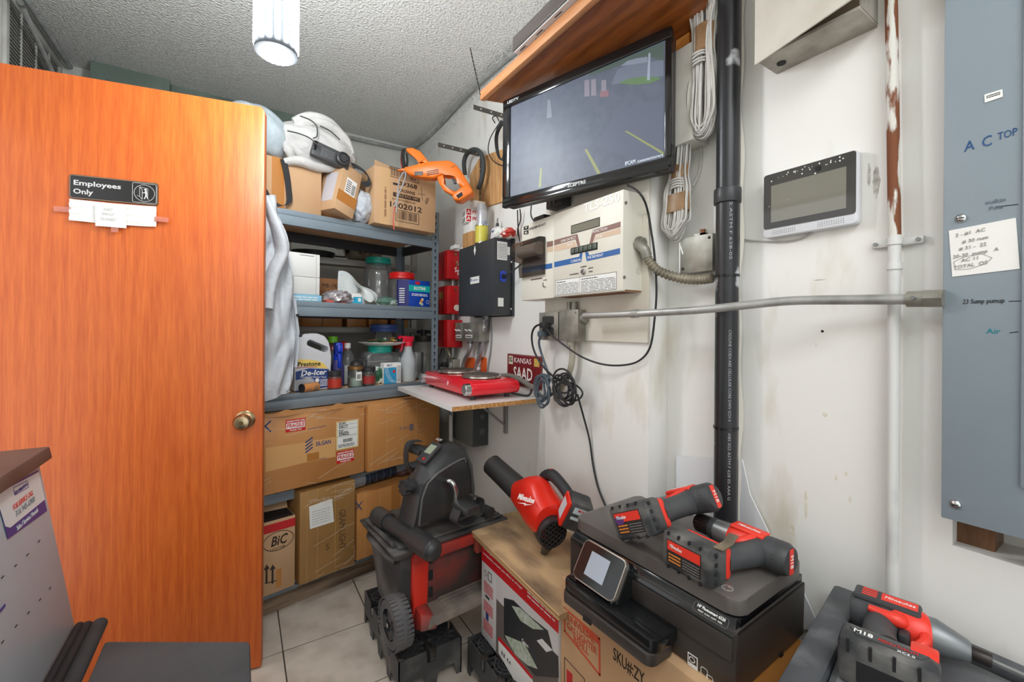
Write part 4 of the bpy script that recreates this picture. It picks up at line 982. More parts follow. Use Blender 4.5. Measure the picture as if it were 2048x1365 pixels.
for k in range(2):
    t3, w3 = topbox('red_white_box', ('red and white carton, lower of the pair behind the spray can', 'red and white carton, upper of the pair behind the spray can')[k], 'box', 924.5, 938, 1.04 + .003 * k, zb + .038 * k, .037, .105, WHITE)
    t3['group'] = 'red and white cartons'; t3.rotation_euler.z = R(-104)
    SMx = Matrix.Translation((w3, 0, 0)) @ Matrix.Rotation(R(90), 4, 'Z')
    obj('red_panel', MB().box(.004, .030, -.0006, .0002, .003, .034, M=SMx), RW, t3, smooth=0)
    text(t3, 'A', .017, -.001, .0185, .027, WHITE, bold=.001, M=SMx); text(t3, 'PIVIA', .068, -.001, .0185, .027, RW, width=.062, bold=.001, M=SMx)
    lm = MB(); lines(lm, .006, w3 - .006, .006, .032, -.0004, 3, seed=k + 2); obj('print', lm, INK, t3, smooth=0)
t4, w4 = topbox('white_box', 'small white carton on top of the red and white cartons', 'box', 940, 948, 1.05, zb + .076, .036, .07, WHITE)
pass
cpos = onX(960, 482, 1.058)
yc_ = thing('paint_can', 'yellow can standing at the edge of the charcoal control box', 'can', (1.068, cpos.y, KT))
obj('body', MB().lathe([(0, 0), (.034, 0), (.034, .092), (.033, .094), (0, .094)], 24), mat('yellow_can', (214, 204, 84), .4, c2=(196, 184, 66), vs=6), yc_)
obj('rim', MB().lathe([(.032, .094), (.0355, .092), (.0355, .098), (.032, .098)], 24).lathe([(.0345, 0), (.0355, .001), (.0355, .005), (.0345, .006)], 24), CHROME, yc_)
cp2 = thing('aerosol_can', 'clear and white capped can stacked on the yellow can', 'can', (1.068, cpos.y, KT + .098))
obj('body', MB().lathe([(0, 0), (.030, 0), (.030, .012), (.027, .014), (.027, .075), (.022, .085), (0, .085)], 24), mat('can_silver', (196, 198, 204), .3, .4, c2=(120, 136, 160), vs=12, thr=(.5, .7)), cp2)
obj('cap', MB().lathe([(.024, .076), (.025, .08), (.024, .11), (.016, .114), (0, .114)], 20), clear('cap_clear', (230, 232, 236), .3, .1, body=.35), cp2)
q = onX(984, 470, 1.07)
wbx = wall_thing('white_pouch', 'small pale printed pack leaning behind the yellow can', 'pack', q.y + .02, KT, 1.08); obj('pack', MB().box(-.02, .04, 0, .02, 0, .075, .002, M=TM(rx=-8)), mat('pack_pale', (224, 216, 226), .6), wbx); obj('print', MB().box(-.012, .03, -.0006, .0, .05, .06, M=TM(rx=-8)), INKB, wbx)
q = onX(1000, 474, 1.08)
def crumple(c, sx, sy, sz, amp, seed, n=14, floor=None):
    rnd = random.Random(seed); m_ = MB(); t = bmesh.new(); bmesh.ops.create_icosphere(t, subdivisions=4, radius=1)
    ph = [(Vector((rnd.uniform(-1, 1), rnd.uniform(-1, 1), rnd.uniform(-1, 1))).normalized() * rnd.uniform(2.5, 9), rnd.uniform(0, 6)) for _ in range(n)]
    for v in t.verts:
        d = v.co.copy(); s = sum(abs(math.sin(d.dot(w_) + p)) for w_, p in ph) / n - .6
        v.co = Vector((d.x * sx, d.y * sy, d.z * sz)) * (1 + amp * s * 2.2) + Vector(c)
        if floor is not None and v.co.z < floor: v.co.z = floor
    m_._add(t); return m_
wr_ = tag(obj('white_rag', crumple((1.085, q.y, KT + .028), .035, .04, .027, .5, 3, floor=KT), PAPER, smooth=50), 'crumpled white rag on the charcoal control box', 'rag')
q = onX(1017, 474, 1.09)
rr_ = tag(obj('red_rag', crumple((1.095, q.y + .01, KT + .022), .03, .045, .022, .5, 5, floor=KT), mat('rag_red', (196, 62, 52), .85, c2=(226, 214, 204), vs=30, thr=(.55, .62)), smooth=50), 'crumpled red and white rag at the back of the charcoal box', 'rag')
tl_ = thing('hand_tool', 'dark tool handle standing among rags on the charcoal box', 'tool', (1.11, onX(993, 465, 1.11).y, KT)); obj('handle', MB().cyl((0, 0, 0), (.005, .0, .10), .008, n=10), BLACK, tl_); obj('tip', MB().cyl((.005, 0, .10), (.006, 0, .125), .004, n=8), STEEL, tl_)
# plywood patch and the foam tube hanging on a strap, upper wall
q0 = onX(1012, 405, XR); q1 = onX(972, 330, XR)
pp_ = [onX(943, 352, XR), onX(962, 318, XR), onX(990, 306, XR), onX(1040, 290, XR), onX(1040, 395, XR), onX(975, 414, XR), onX(945, 440, XR)]
ply = wall_thing('plywood_patch', 'bare plywood piece on the wall left of the television', 'board', pp_[0].y, pp_[6].z, XR)
obj('sheet', MB().prism([(ply.location.y - p.y, p.z - ply.location.z) for p in pp_], -.012, 0), wood('bare_ply', (186, 132, 78), (216, 172, 118), 7, 8, stretch=(1, 1, .2), rough=.7), ply)
def strap_iron(label, pts, nh=5):
    a = pts[0]; b = pts[-1]; t_ = thing('strap_iron', label, 'bracket', a); m_ = MB()
    d = (b - a); m_.hexa([a, b, b + Vector((0, 0, -.003)), a + Vector((0, 0, -.003)), a + Vector((0, 0, .022)), b + Vector((0, 0, .022)), b + Vector((0.004, .004, .022)), a + Vector((.004, .004, .022))])
    obj('bar', m_, mat('dark_steel', (88, 84, 78), .45, .5), t_, world=True)
    for k in range(nh):
        p = a.lerp(b, (k + .7) / nh) + Vector((0, 0, .010)); n_ = Vector((-d.y, d.x, 0)).normalized()
        if n_.y > 0: n_ = -n_
        obj('hole', MB().cyl(p, p + n_ * .003, .004, n=8), mat('hole_light', (200, 196, 186), .6), t_, world=True)
    return t_
B1 = onX(958, 312, XR)
strap_iron('long flat iron bar sticking out of the wall above the foam hose', [onY(876, 293, B1.y), B1])
B2 = onX(1008, 236, XR); strap_iron('short flat iron bar sticking out beside the television', [onY(947, 218, B2.y), B2], 3)
FOAM = mat('foam_hose', (62, 66, 68), .7)
HX = 1.09
hz_ = tag(obj('foam_hose', MB().tube([onX(930, 350, 1.11), onX(928, 325, HX), onX(934, 308, HX), onX(945, 300, HX), onX(957, 302, HX), onX(965, 315, HX), onX(967, 335, HX), onX(963, 360, HX), onX(957, 378, HX)], .013, 12, smooth=5), FOAM), 'thick dark foam hose looped over the iron bar', 'hose')
st_ = thing('perforated_strap', 'perforated metal strip hanging down the wall below the foam hose', 'bracket', onX(960, 330, 1.12)); obj('strip', MB().strip([onX(961, 312, 1.12), onX(960, 410, 1.12)], .012, .002, (0, 1, 0)), MATS['dark_steel'], st_, world=True)
for k in range(6): q = onX(960.5, 338 + 11 * k, 1.118); obj('hole', MB().cyl(q, q + Vector((-.002, 0, 0)), .0028, n=8), MATS['hole_light'], st_, world=True)
bc3 = thing('black_cable_coil', 'coil of thin black cable hanging beside the left TV edge', 'cable', onX(998, 280, 1.08)); mc = MB()
for k in range(7):
    cxx = 1001 + k * .9; mc.tube([onX(cxx - 2, 245 + k, 1.08), onX(cxx - 11, 275, 1.07 + .004 * k), onX(cxx - 7, 308 + k, 1.08), onX(cxx + 3, 318, 1.09), onX(cxx + 9, 280, 1.1), onX(cxx + 4, 246, 1.09)], .0028, 6, smooth=5, closed=True)
mc.tube([onX(990, 246, 1.08), onX(985, 236, 1.08), onX(992, 232, 1.08), onX(998, 242, 1.08)], .003, 6, smooth=5); mc.tube([onX(996, 250, 1.08), onX(980, 278, 1.09), onX(977, 305, 1.1), onX(990, 325, 1.1), onX(1010, 333, 1.1)], .0028, 6, smooth=6)
obj('coil', mc, CORD, bc3, world=True, smooth=70)
dk = tag(obj('hanging_cables', MB().tube([onX(1035, 420, 1.12), onX(1036, 450, 1.13), onX(1039, 480, 1.13), onX(1046, 500, 1.13)], .003, 6, smooth=5).tube([onX(1040, 418, 1.12), onX(1041, 440, 1.13), onX(1035, 460, 1.13), onX(1038, 475, 1.13)], .003, 6, smooth=5), CORD), 'two dark cords hanging between the charcoal box and the console', 'cord')
# ------------------------------------------------------------------ red boxes
REDB = mat('red_enamel', (190, 20, 26), .35, c2=(168, 14, 20), vs=6)
RX0 = 1.05
for k, (v0, v1, lab) in enumerate(((500, 557, 'top red steel box with white scribble beside the charcoal box'), (571, 628, 'middle red steel box with a pale round button'), (640, 696, 'bottom red steel box above the steel switch boxes'))):
    o0 = onX(873, v1 + 3, RX0); rb = wall_thing('red_box', lab, 'electrical box', o0.y, onX(896, v1, RX0).z, RX0, 'red boxes on the wall')
    w_ = loc(rb, 895, v0)[0]; h_ = loc(rb, 895, v0)[1]
    obj('case', MB().box(0, w_, 0, XR - RX0, 0, h_, .003), REDB, rb)
    pm = MB()
    if k == 1: pm.box(w_ * .25, w_ * .62, -.0008, .0002, h_ * .55, h_ * .80); obj('name_plate', pm, mat('plate_brass', (150, 110, 60), .5), rb, smooth=0)
    else: frame_ring(pm, w_ * .3, w_ * .72, h_ * .5, h_ * .86, -.001, .0002, .003); obj('name_plate', pm, mat('plate_faint', (160, 60, 60), .5), rb, smooth=0)
    sd_ = obj('side_door', MB().box(w_, w_ + .003, .008, XR - RX0 - .006, .006, h_ - .006, .001), REDB, rb)
    obj('knob', MB().cyl((w_ + .003, .05, h_ * .86), (w_ + .012, .05, h_ * .86), .007, n=12), BRASSY, sd_)
    if k == 1: obj('round_button', MB().cyl((w_ + .003, .06, h_ * .22), (w_ + .009, .06, h_ * .22), .019, n=20), mat('button_pale', (216, 206, 190), .4), rb)
    else: obj('latch', MB().tube([(w_ + .004, .055, h_ * .62), (w_ + .014, .06, h_ * .6), (w_ + .014, .06, h_ * .5), (w_ + .004, .055, h_ * .5)], .004, 8), BRASSY, rb)
    if k == 0:
        sc_ = MB()
        for (x_, z_) in ((.045, .30), (.055, .52), (.06, .20)): sc_.tube([(w_ + .0035, x_, h_ * z_ + .01), (w_ + .0035, x_ + .012, h_ * z_ + .022), (w_ + .0035, x_ + .006, h_ * z_ - .01), (w_ + .0035, x_ + .02, h_ * z_ + .004)], .0022, 6)
        obj('white_scribble', sc_, WHITE, rb)
    obj('link_pipe', MB().cyl((w_ * .7, .06, -.06), (w_ * .7, .06, 0), .016, n=12), STEEL, rb)
wcd = wall_thing('white_card', 'tiny white label card on the topmost red box', 'card', onX(900, 497, 1.06).y, onX(900, 499, 1.05).z, 1.06); obj('card', MB().box(0, .07, 0, .03, 0, .022, .001), WHITE, wcd)
# ------------------------------------------------------------------ switch boxes and conduits
for k, (u0, u1, v0, v1, lab) in enumerate(((911, 925, 646, 682, 'left steel double switch box with white toggles'), (930, 948, 646, 682, 'right steel double switch box with white toggles'))):
    X_ = 1.085; o0 = onX(u0, v1, X_); sb_ = wall_thing('switch_box', lab, 'switch', o0.y, o0.z, X_, 'steel switch boxes')
    w_ = loc(sb_, u1, v1)[0]; h_ = loc(sb_, u0, v0)[1]
    obj('plate', MB().box(0, w_, -.002, 0, 0, h_, .001), STEELW, sb_); obj('body', MB().box(.001, w_ + (.0 if k == 0 else .06), 0, XR - X_, .001, h_ - .001), STEELW, sb_)
    for j in (.3, .7): obj('toggle', MB().cyl((w_ * j, -.002, h_ * .55), (w_ * j, -.018, h_ * .62), .005, r2=.004, n=10), WHITE, sb_)
    lb2 = MB().box(w_ * .1, w_ * .85, -.0028, -.0018, h_ * .18, h_ * .34); obj('label', lb2, WHITE, sb_, smooth=0); lt2 = MB(); lines(lt2, w_ * .18, w_ * .78, h_ * .22, h_ * .32, -.0029, 1, seed=k + 5, h=.6); obj('label_print', lt2, INK, sb_, smooth=0)
EM = mat('bright_conduit', (186, 188, 190), .3, .7)
for k, (pts_, lab) in enumerate((([(941, 682, 1.11), (940, 700, 1.11), (929, 722, 1.12), (925, 742, 1.12), (924, 775, 1.12)], 'left bent steel conduit below the switch boxes'), ([(966, 682, 1.12), (963, 702, 1.12), (954, 728, 1.125), (951, 750, 1.125), (950, 780, 1.125)], 'right bent steel conduit below the switch boxes'))):
    P_ = [onX(*p) for p in pts_]; t_ = thing('bent_conduit', lab, 'conduit', P_[0]); obj('pipe', MB().tube(P_, .0115, 12, smooth=5), EM, t_, world=True); obj('connector', MB().tube([P_[0] + Vector((0, 0, .012)), P_[0] + Vector((0, 0, -.016))], .017, 12), STEEL, t_, world=True)
P_ = [onX(*p) for p in ((972, 632, 1.12), (971, 655, 1.12), (962, 690, 1.135), (958, 720, 1.138), (957, 780, 1.138))]
t_ = thing('painted_conduit', 'grey paint-spattered conduit dropping from the charcoal box', 'conduit', P_[0]); obj('pipe', MB().tube(P_, .015, 10, smooth=5), mat('splashed_grey', (120, 122, 124), .5, c2=(222, 222, 220), vs=26, thr=(.55, .62)), t_, world=True); obj('nut', MB().tube([P_[0], P_[0] + Vector((0, 0, -.02))], .024, 8), STEEL, t_, world=True)
tag(obj('grey_cable', MB().tube([onX(981, 640, XR - .005), onX(983, 670, XR - .005), onX(981, 705, XR - .005), onX(976, 735, XR - .005), onX(974, 770, XR - .005)], .0055, 8, smooth=5), mat('mid_grey_cable', (140, 142, 144), .5)), 'grey cable running down the wall right of the switch boxes', 'cable')
for (u0, u1, lab) in ((929, 949, 'orange plastic tag behind the left bent conduit'), (958, 972, 'orange plastic tag behind the right bent conduit')):
    o0 = onX(u0, 745, XR - .006); t_ = wall_thing('orange_tag', lab, 'tag', o0.y, o0.z, XR - .006, 'orange tags'); w_ = loc(t_, u1, 745)[0]; h_ = loc(t_, u0, 714)[1]
    obj('plate', MB().box(0, w_, 0, .006, 0, h_, .002), mat('orange_plastic', (222, 96, 36), .5), t_); obj('grommet', MB().cyl((w_ / 2, 0, h_ - .012), (w_ / 2, -.002, h_ - .012), .005, n=12), STEEL, t_)
o0 = onX(892, 746, 1.10); oo = wall_thing('outlet_box', 'grey duplex outlet box with black plugs under the bottom red box', 'electrical outlet', o0.y, o0.z - .03, 1.10)
obj('box', MB().box(0, .10, 0, .05, 0, .12, .002), STEELW, oo)
for k in (0, 1): obj('socket', MB().prism(rrect(.055, .085, .018 + .048 * k, .052 + .048 * k, .008), -.004, 0), mat('socket_grey', (196, 196, 192), .5), oo); obj('plug', MB().box(-.006, .03, -.035, 0, .02 + .048 * k, .05 + .048 * k, .004), BLACK, oo)
tag(obj('pale_hose', MB().tube([onX(894, 697, 1.1), onX(898, 706, 1.1), onX(904, 716, 1.11)], .009, 10, smooth=4), mat('pale_yellow', (206, 202, 170), .5)), 'short pale hose under the bottom red box', 'hose')
tag(obj('cable_bundle', MB().tube([onX(884, 697, 1.1), onX(880, 715, 1.08), onX(876, 740, 1.06), onX(880, 760, 1.06)], .005, 8, smooth=4).tube([onX(888, 697, 1.1), onX(886, 715, 1.09), onX(880, 735, 1.07)], .004, 8, smooth=4), CORD), 'black cords hanging behind the rack post under the red boxes', 'cord')
# ------------------------------------------------------------------ licence plate
o0 = onX(1015, 776, XR - .004); lpz0 = onX(1015, 707, XR - .004).z
lp_ = wall_thing('license_plate', 'dark red Kansas licence plate reading SAAD on the wall', 'license plate', o0.y, lpz0 - .152, XR - .004)
LW = loc(lp_, 1084, 740)[0]; LH = .152
PLR = mat('plate_red', (128, 30, 34), .4, c2=(110, 24, 28), vs=5)
obj('plate', MB().prism(rrect(0, LW, 0, LH, .01), -.002, 0), PLR, lp_)
fr = MB(); outline(fr, rrect(.004, LW - .004, .004, LH - .004, .008), .002, -.0022); obj('rim', fr, mat('plate_rim', (176, 120, 118), .5), lp_)
text(lp_, 'KANSAS', LW * .47, -.0026, LH * .80, .036, WHITE, width=LW * .50); text(lp_, 'SAAD', LW * .48, -.0026, LH * .38, .082, WHITE, width=LW * .55, bold=.001)
c_ = mat('sticker_cream', (222, 216, 190), .5)
obj('month_sticker', MB().box(.014, .052, -.0028, -.002, LH * .66, LH * .93), c_, lp_, smooth=0); text(lp_, 'SG', .033, -.0031, LH * .80, .032, INK, width=.028, bold=.001)
obj('year_sticker', MB().box(LW * .80, LW * .94, -.0028, -.002, LH * .68, LH * .92), mat('sticker_yellow', (206, 176, 90), .5), lp_, smooth=0)
# ------------------------------------------------------------------ white board shelf and the hotplate
BZt = .957
MEL = mat('white_melamine', (228, 228, 226), .35); CHIP = mat('chipboard', (178, 122, 66), .85, c2=(214, 166, 106), vs=90, thr=(.4, .65), bump=.4, bs=120)
bF = onZ(903.8, 814.7, BZt); bL = onZ(801.6, 773, BZt)
bs = thing('white_shelf', 'white melamine board shelf with raw chipboard edge under the hotplate', 'shelf', (bF.x, bF.y, BZt - .019))
BLn = min(bL.y - bF.y, 2.245 - bF.y); BWd = XR - bF.x - .001
obj('board', MB().box(0, BWd, .0015, BLn, .0, .019), MEL, bs); obj('chipboard_edge', MB().box(0.0012, BWd, 0, .0015, .0006, .0184), CHIP, bs)
br = MB(); q = onX(1010, 870, XR - .01); yb_ = q.y - bF.y
br.box(BWd - .012, BWd - .002, yb_ - .012, yb_ + .012, -.20, 0).box(BWd - .22, BWd - .002, yb_ - .012, yb_ + .012, -.008, 0)
br.tube([(BWd - .20, yb_, -.006), (BWd - .008, yb_, -.16)], .006, 8); obj('bracket', br, mat('grey_bracket', (150, 150, 148), .5, .3), bs)
h0 = onZ(952, 801, BZt); h1 = onZ(1017, 794, BZt); h2_ = onZ(859, 771, BZt)
hp = thing('hotplate', 'red double-burner electric hotplate with steel knobs on the white board', 'hotplate', (h0.x - .035, min(h2_.y + .02, 2.2), BZt), R(-90))
HL = hp.location.y - h0.y + .03; HD = .245
HR = mat('hotplate_red', (226, 26, 42), .25, coat=.4)
obj('body', MB().prism(rrect(0, HL, .020, .078, .028, 6), 0, HD, bev=.003), HR, hp)
obj('top_plate', MB().box(.03, HL - .03, .006, HD - .006, .074, .082, .003), HR, hp)
for k, (x_, r_) in enumerate(((HL * .27, .093), (HL * .74, .088))):
    o = obj('burner', MB().lathe([(0, .094), (r_ * .5, .094), (r_ * .93, .0945), (r_ * .96, .092), (r_ * .96, .086), (0, .086)], 40, M=TM(x_, HD * .52, .006)), mat('burner_iron', (70, 66, 62), .6, .3, c2=(120, 108, 98), vs=10), hp)
    obj('burner_rim', MB().lathe([(r_ * .96, .092), (r_ * 1.05, .090), (r_ * 1.06, .082), (r_ * .96, .080)], 40, M=TM(x_, HD * .52, .004)), mat('burner_steel', (190, 180, 170), .25, .9), hp)
for x_ in (.018, HL - .040):
    o = obj('knob', MB().lathe([(.0, .026), (.021, .026), (.025, .022), (.0265, 0), (.0, 0)], 28, M=TM(x_ + .012, 0, .049, rx=90)), CHROME, hp)
    obj('knob_face', MB().cyl((x_ + .012, -.0262, .049), (x_ + .012, -.0268, .049), .019, n=24), mat('brushed_steel', (160, 158, 156), .4, .9), o)
for x_ in (.05, HL - .05):
    for y_ in (.03, HD - .04): obj('foot', MB().cyl((x_, y_, 0), (x_, y_, .024), .012, n=14), BLACK, hp)
obj('logo', MB().box(HL * .55, HL * .57, -.001, .001, .042, .056).tube([(HL * .555, -.001, .058), (HL * .57, -.001, .062), (HL * .58, -.001, .05)], .0015, 6), mat('logo_pale', (240, 200, 200), .5), hp)
obj('hotplate_cord', MB().tube([Vector((1.02, 1.66, .985)), Vector((1.08, 1.64, .968)), Vector((1.12, 1.61, .965)), onX(1065, 778, 1.13), onX(1078, 770, 1.12)], .005, 8, smooth=6), CORD, hp, world=True)
tag(obj('grey_hose', MB().tube([onX(1000, 752, 1.12), onX(1020, 752, 1.13), onX(1040, 760, 1.13), onX(1060, 772, 1.125), onX(1072, 776, 1.11)], .012, 10, smooth=5), mat('hose_grey', (126, 124, 116), .5)), 'grey hose in front of the licence plate behind the hotplate', 'hose')
lid_ = thing('pipe_cap', 'small white pipe flange on the board behind the hotplate', 'fitting', (1.06, onX(974, 745, 1.06).y, BZt)); obj('flange', MB().lathe([(0, .0), (.045, 0), (.045, .012), (.03, .02), (.03, .05), (.036, .055), (.036, .075), (.026, .085), (0, .085)], 24), mat('flange_grey', (186, 184, 178), .5), lid_)
# ------------------------------------------------------------------ grey meter box under the board
GX = 1.05
o0 = onX(905, 890, GX); gm = wall_thing('breaker_box', 'dark grey steel breaker box with a plastic-covered side under the white board', 'electrical box', o0.y, onX(938, 893, GX).z, GX)
GWd = loc(gm, 944, 880)[0]
obj('case', MB().box(0, GWd, 0, XR - GX, 0, BZt - .03 - gm.location.z, .003), mat('breaker_grey', (112, 120, 116), .45, .1), gm)
obj('side_cover', MB().box(GWd, GWd + .002, .004, XR - GX - .004, .004, BZt - .04 - gm.location.z), mat('breaker_dark', (66, 69, 69), .3), gm)
obj('knockout', MB().cyl((GWd + .002, .06, .08), (GWd + .004, .06, .08), .018, n=18).cyl((GWd + .002, .06, .16), (GWd + .004, .06, .16), .014, n=18), mat('breaker_ring', (92, 94, 94), .4), gm)
wc_ = tag(obj('white_conduit', MB().cyl(onX(902, 830, 1.02), Vector((onX(902, 830, 1.02).x, onX(902, 830, 1.02).y, .0)), .012, n=14), CWHITE), 'white vertical conduit left of the dark breaker box under the board', 'conduit')
# ================================================================== STORAGE RACK
RA = R(12); RO = (0.104, 2.166)
RE = Vector((math.cos(RA), math.sin(RA), 0)); RN = Vector((-math.sin(RA), math.cos(RA), 0))
def rw(lx, ly, z): return Vector((RO[0], RO[1], 0)) + RE * lx + RN * ly + Vector((0, 0, z))
def rk(u, v, ly=0.0):
    b = rw(0, ly, 0); p = onL(u, v, (b.x, b.y), RA); return (p - b).dot(RE), p.z
def rthing(name, label, cat, lx, ly, z, rz=0.0, group=None, ry=0.0, rx=0.0):
    return thing(name, label, cat, rw(lx, ly, z), RA + R(rz), group, R(rx), R(ry))
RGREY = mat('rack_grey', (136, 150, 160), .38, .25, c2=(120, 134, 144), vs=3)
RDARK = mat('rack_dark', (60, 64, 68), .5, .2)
FIBRE = mat('fibreboard', (230, 196, 158), .8, c2=(216, 180, 142), vs=10)
LEV = [1.806, 1.392, .965, .552, .112]
rack = thing('storage_rack', 'grey steel storage rack with keyhole posts and five loaded shelves', 'shelf rack', (RO[0], RO[1], 0), RA)
RXL, RXR, RDEP = -.36, .90, .42
for lx, s in ((RXL, 1), (RXR, -1)):
    for ly, t in ((0, 1), (RDEP, -1)):
        m_ = MB(); m_.box(min(lx, lx + s * .045), max(lx, lx + s * .045), min(ly, ly + t * .003), max(ly, ly + t * .003), .068, 1.95)
        m_.box(min(lx, lx + s * .003), max(lx, lx + s * .003), min(ly, ly + t * .038), max(ly, ly + t * .038), .068, 1.95)
        po_ = obj('post', m_, RGREY, rack, smooth=0)
        if t == 1:
            kh = MB()
            for k in range(46):
                z = .12 + k * .04
                kh.cyl((lx + s * .024, .0004, z + .006), (lx + s * .024, -.0006, z + .006), .0062, n=10); kh.box(lx + s * .024 - .003, lx + s * .024 + .003, -.0006, .0004, z - .011, z + .004)
            obj('keyholes', kh, mat('keyhole_dark', (44, 50, 56), .8), po_, smooth=0)
for z in LEV:
    m_ = MB(); a, b = RXL + .045, RXR - .045
    m_.box(a, b, -.003, .016, z - .070, z - .027, .001); m_.box(a, b, .004, .02, z - .024, z, .001); m_.box(a, b, .007, .012, z - .028, z - .023)
    bmm = obj('front_beam', m_, RGREY, rack)
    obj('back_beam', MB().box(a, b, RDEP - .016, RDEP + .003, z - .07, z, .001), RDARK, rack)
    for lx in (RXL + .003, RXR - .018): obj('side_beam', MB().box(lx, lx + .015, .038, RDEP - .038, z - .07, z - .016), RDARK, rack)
    obj('shelf_board', MB().box(a, b, .021, RDEP - .017, z - .016, z - .003), FIBRE, rack)
OLDWOOD = wood('old_plank', (74, 58, 44), (152, 130, 108), 4, 9, stretch=(.10, 1, 1), rough=.85, bump=.6)
wpk = rthing('wooden_plank', 'weathered wooden plank on the floor under the storage rack', 'plank', RXL, 0, 0)
obj('plank', MB().box(0, RXR - RXL + .02, -.006, .10, 0, .067, .003), OLDWOOD, wpk)
wpk2 = rthing('wooden_plank', 'second plank under the rear posts of the storage rack', 'plank', RXL, RDEP - .07, 0); obj('plank', MB().box(0, RXR - RXL + .02, 0, .10, 0, .067, .003), OLDWOOD, wpk2)
# ---------------- cartons
def carton(name, label, lx0, lx1, ly0, ly1, z0, z1, m, rz=0.0, ry=0.0, flaps=True, tapec=None, group=None):
    t_ = rthing(name, label, 'box', lx0, ly0, z0, rz, group, ry); W, D, H = lx1 - lx0, ly1 - ly0, z1 - z0
    obj('carton', MB().box(0, W, 0, D, 0, H, .003), m, t_)
    return t_, W, D, H
CARD1 = mat('carton_tan', (200, 163, 124), .8, c2=(188, 150, 112), vs=4, detail=6)
CARD2 = mat('carton_orange', (206, 146, 82), .7, c2=(186, 122, 62), vs=3.5, detail=8, coat=.25)
CARD3 = mat('carton_olive', (168, 126, 70), .6, c2=(140, 102, 54), vs=4, detail=8, coat=.3)
CTAPE = mat('packing_tape', (182, 122, 60), .25, coat=.5); SEAM = mat('carton_seam', (118, 82, 48), .9); WRAPL = mat('wrap_crease', (226, 208, 186), .3)
# top shelf, left carton
z = LEV[0]
tA, W, D, H = carton('cardboard_box', 'large plain carton under the white canvas bag, top shelf left', -.16, .237, .03, .36, z, 2.04, CARD1)
obj('tape', MB().box(W * .45, W * .58, -.0008, .0003, 0, H), CTAPE, tA, smooth=0); obj('flap_seam', MB().box(W * .60, W * .603, -.0004, .0003, 0, H), SEAM, tA, smooth=0)
# small tilted carton
x0, zz0 = rk(665, 418, -.02); x1, zz1 = rk(704, 437, -.02)
tB = rthing('cardboard_box', 'small taped parcel tilted on its corner with a white label, top shelf', 'box', x1, -.03, z + .002, 18, None, 14)
obj('carton', MB().box(-.115, 0, 0, .17, 0.0, .245, .003), CARD1, tB)
obj('tape', MB().box(-.116, .001, -.0008, .0003, .05, .105), CTAPE, tB, smooth=0)
obj('label', MB().box(-.082, -.02, -.001, .0, .105, .185), WHITE, tB, smooth=0)
lm = MB(); lines(lm, -.078, -.05, .115, .178, -.001, 6, seed=2); lines(lm, -.045, -.024, .112, .165, -.001, 8, seed=6, h=.6); obj('label_print', lm, INK, tB, smooth=0)
sl = MB().box(-.1155, -.1145, .03, .11, .05, .2); obj('side_label', sl, mat('side_label_grey', (200, 196, 200), .6), tB, smooth=0)
# grey bag
BAGP = mat('grey_poly_bag', (190, 196, 202), .3, c2=(168, 174, 182), vs=10, bump=.8, bs=28, bdist=.02)
tag(obj('plastic_bag', crumple(rw(.435, .03, z + .085), .065, .06, .085, .4, 21, n=18, floor=z + .001), BAGP, smooth=60), 'crumpled grey plastic bag between the parcel and the crowns carton', 'bag')
# crowns carton
tC, W, D, H = carton('cardboard_box', 'tan carton printed CROWNS 1002012, top shelf right', .466, .826, -.055, .22, z, 2.10, CARD1, rz=-3)
flc = MB(); flc.hexa([(0, 0, H), (W * .55, 0, H), (W * .55, .003, H), (0, .003, H), (.01, .02, H + .035), (W * .30, .02, H + .018), (W * .30, .023, H + .018), (.01, .023, H + .035)])
obj('open_flap', flc, CARD1, tC)
obj('tape', MB().box(.030, .085, -.0007, .0002, 0, H), mat('clear_brown_tape', (206, 168, 122), .25), tC, smooth=0)
def ctext(t_, s, u, v, size, m, wpx=None, y=-.0005, bold=0, ry=0, shear=0):
    X, Z = loc(t_, u, v); wd = None
    if wpx: wd = loc(t_, u + wpx / 2, v)[0] - loc(t_, u - wpx / 2, v)[0]
    text(t_, s, X, y, Z, size, m, width=wd, bold=bold, rot=(90, ry, 0), shear=shear)
BRI = mat('carton_print', (58, 44, 34), .75)
ctext(tC, '39368', 816, 371, .032, BRI, 36, bold=.0012); ctext(tC, 'CROWNS', 814, 384.5, .024, BRI, 32, bold=.0008); ctext(tC, '1002012', 811, 415, .040, BRI, 64, bold=.0014)
a = loc(tC, 786, 402.5); b_ = loc(tC, 840, 383); gb = MB(); gz = (loc(tC, 813, 394.5)[1]); gb.box(a[0], b_[0], -.0005, .0002, gz - .011, gz + .011); obj('print_bar', gb, BRI, tC, smooth=0)
ctext(tC, "GOLD BOX 100'S", 814, 394.5, .016, CARD1, 46, y=-.0009)
bcm = MB(); a = loc(tC, 791, 442); b_ = loc(tC, 838, 430); zc = loc(tC, 815, 435)[1]; frame_ring(bcm, a[0], b_[0], zc - .030, zc + .030, -.0005, .0002, .003); bars(bcm, a[0] + .01, b_[0] - .01, zc - .018, zc + .024, 0, 26, seed=4)
obj('barcode_print', bcm, BRI, tC, smooth=0); bcm = MB(); a = loc(tC, 779, 350); b_ = loc(tC, 838, 350); zc = loc(tC, 808, 351)[1]; frame_ring(bcm, a[0], b_[0], zc - .024, zc + .03, -.0005, .0002, .003); bars(bcm, a[0] + .008, b_[0] - .008, zc - .016, zc + .024, 0, 26, seed=9)
obj('barcode_print', bcm, BRI, tC, smooth=0); bcm = MB(); zc = loc(tC, 815, 403)[1]; lines(bcm, loc(tC, 784, 403)[0], b_[0] - .02, zc - .006, zc + .004, 0, 2, seed=3)
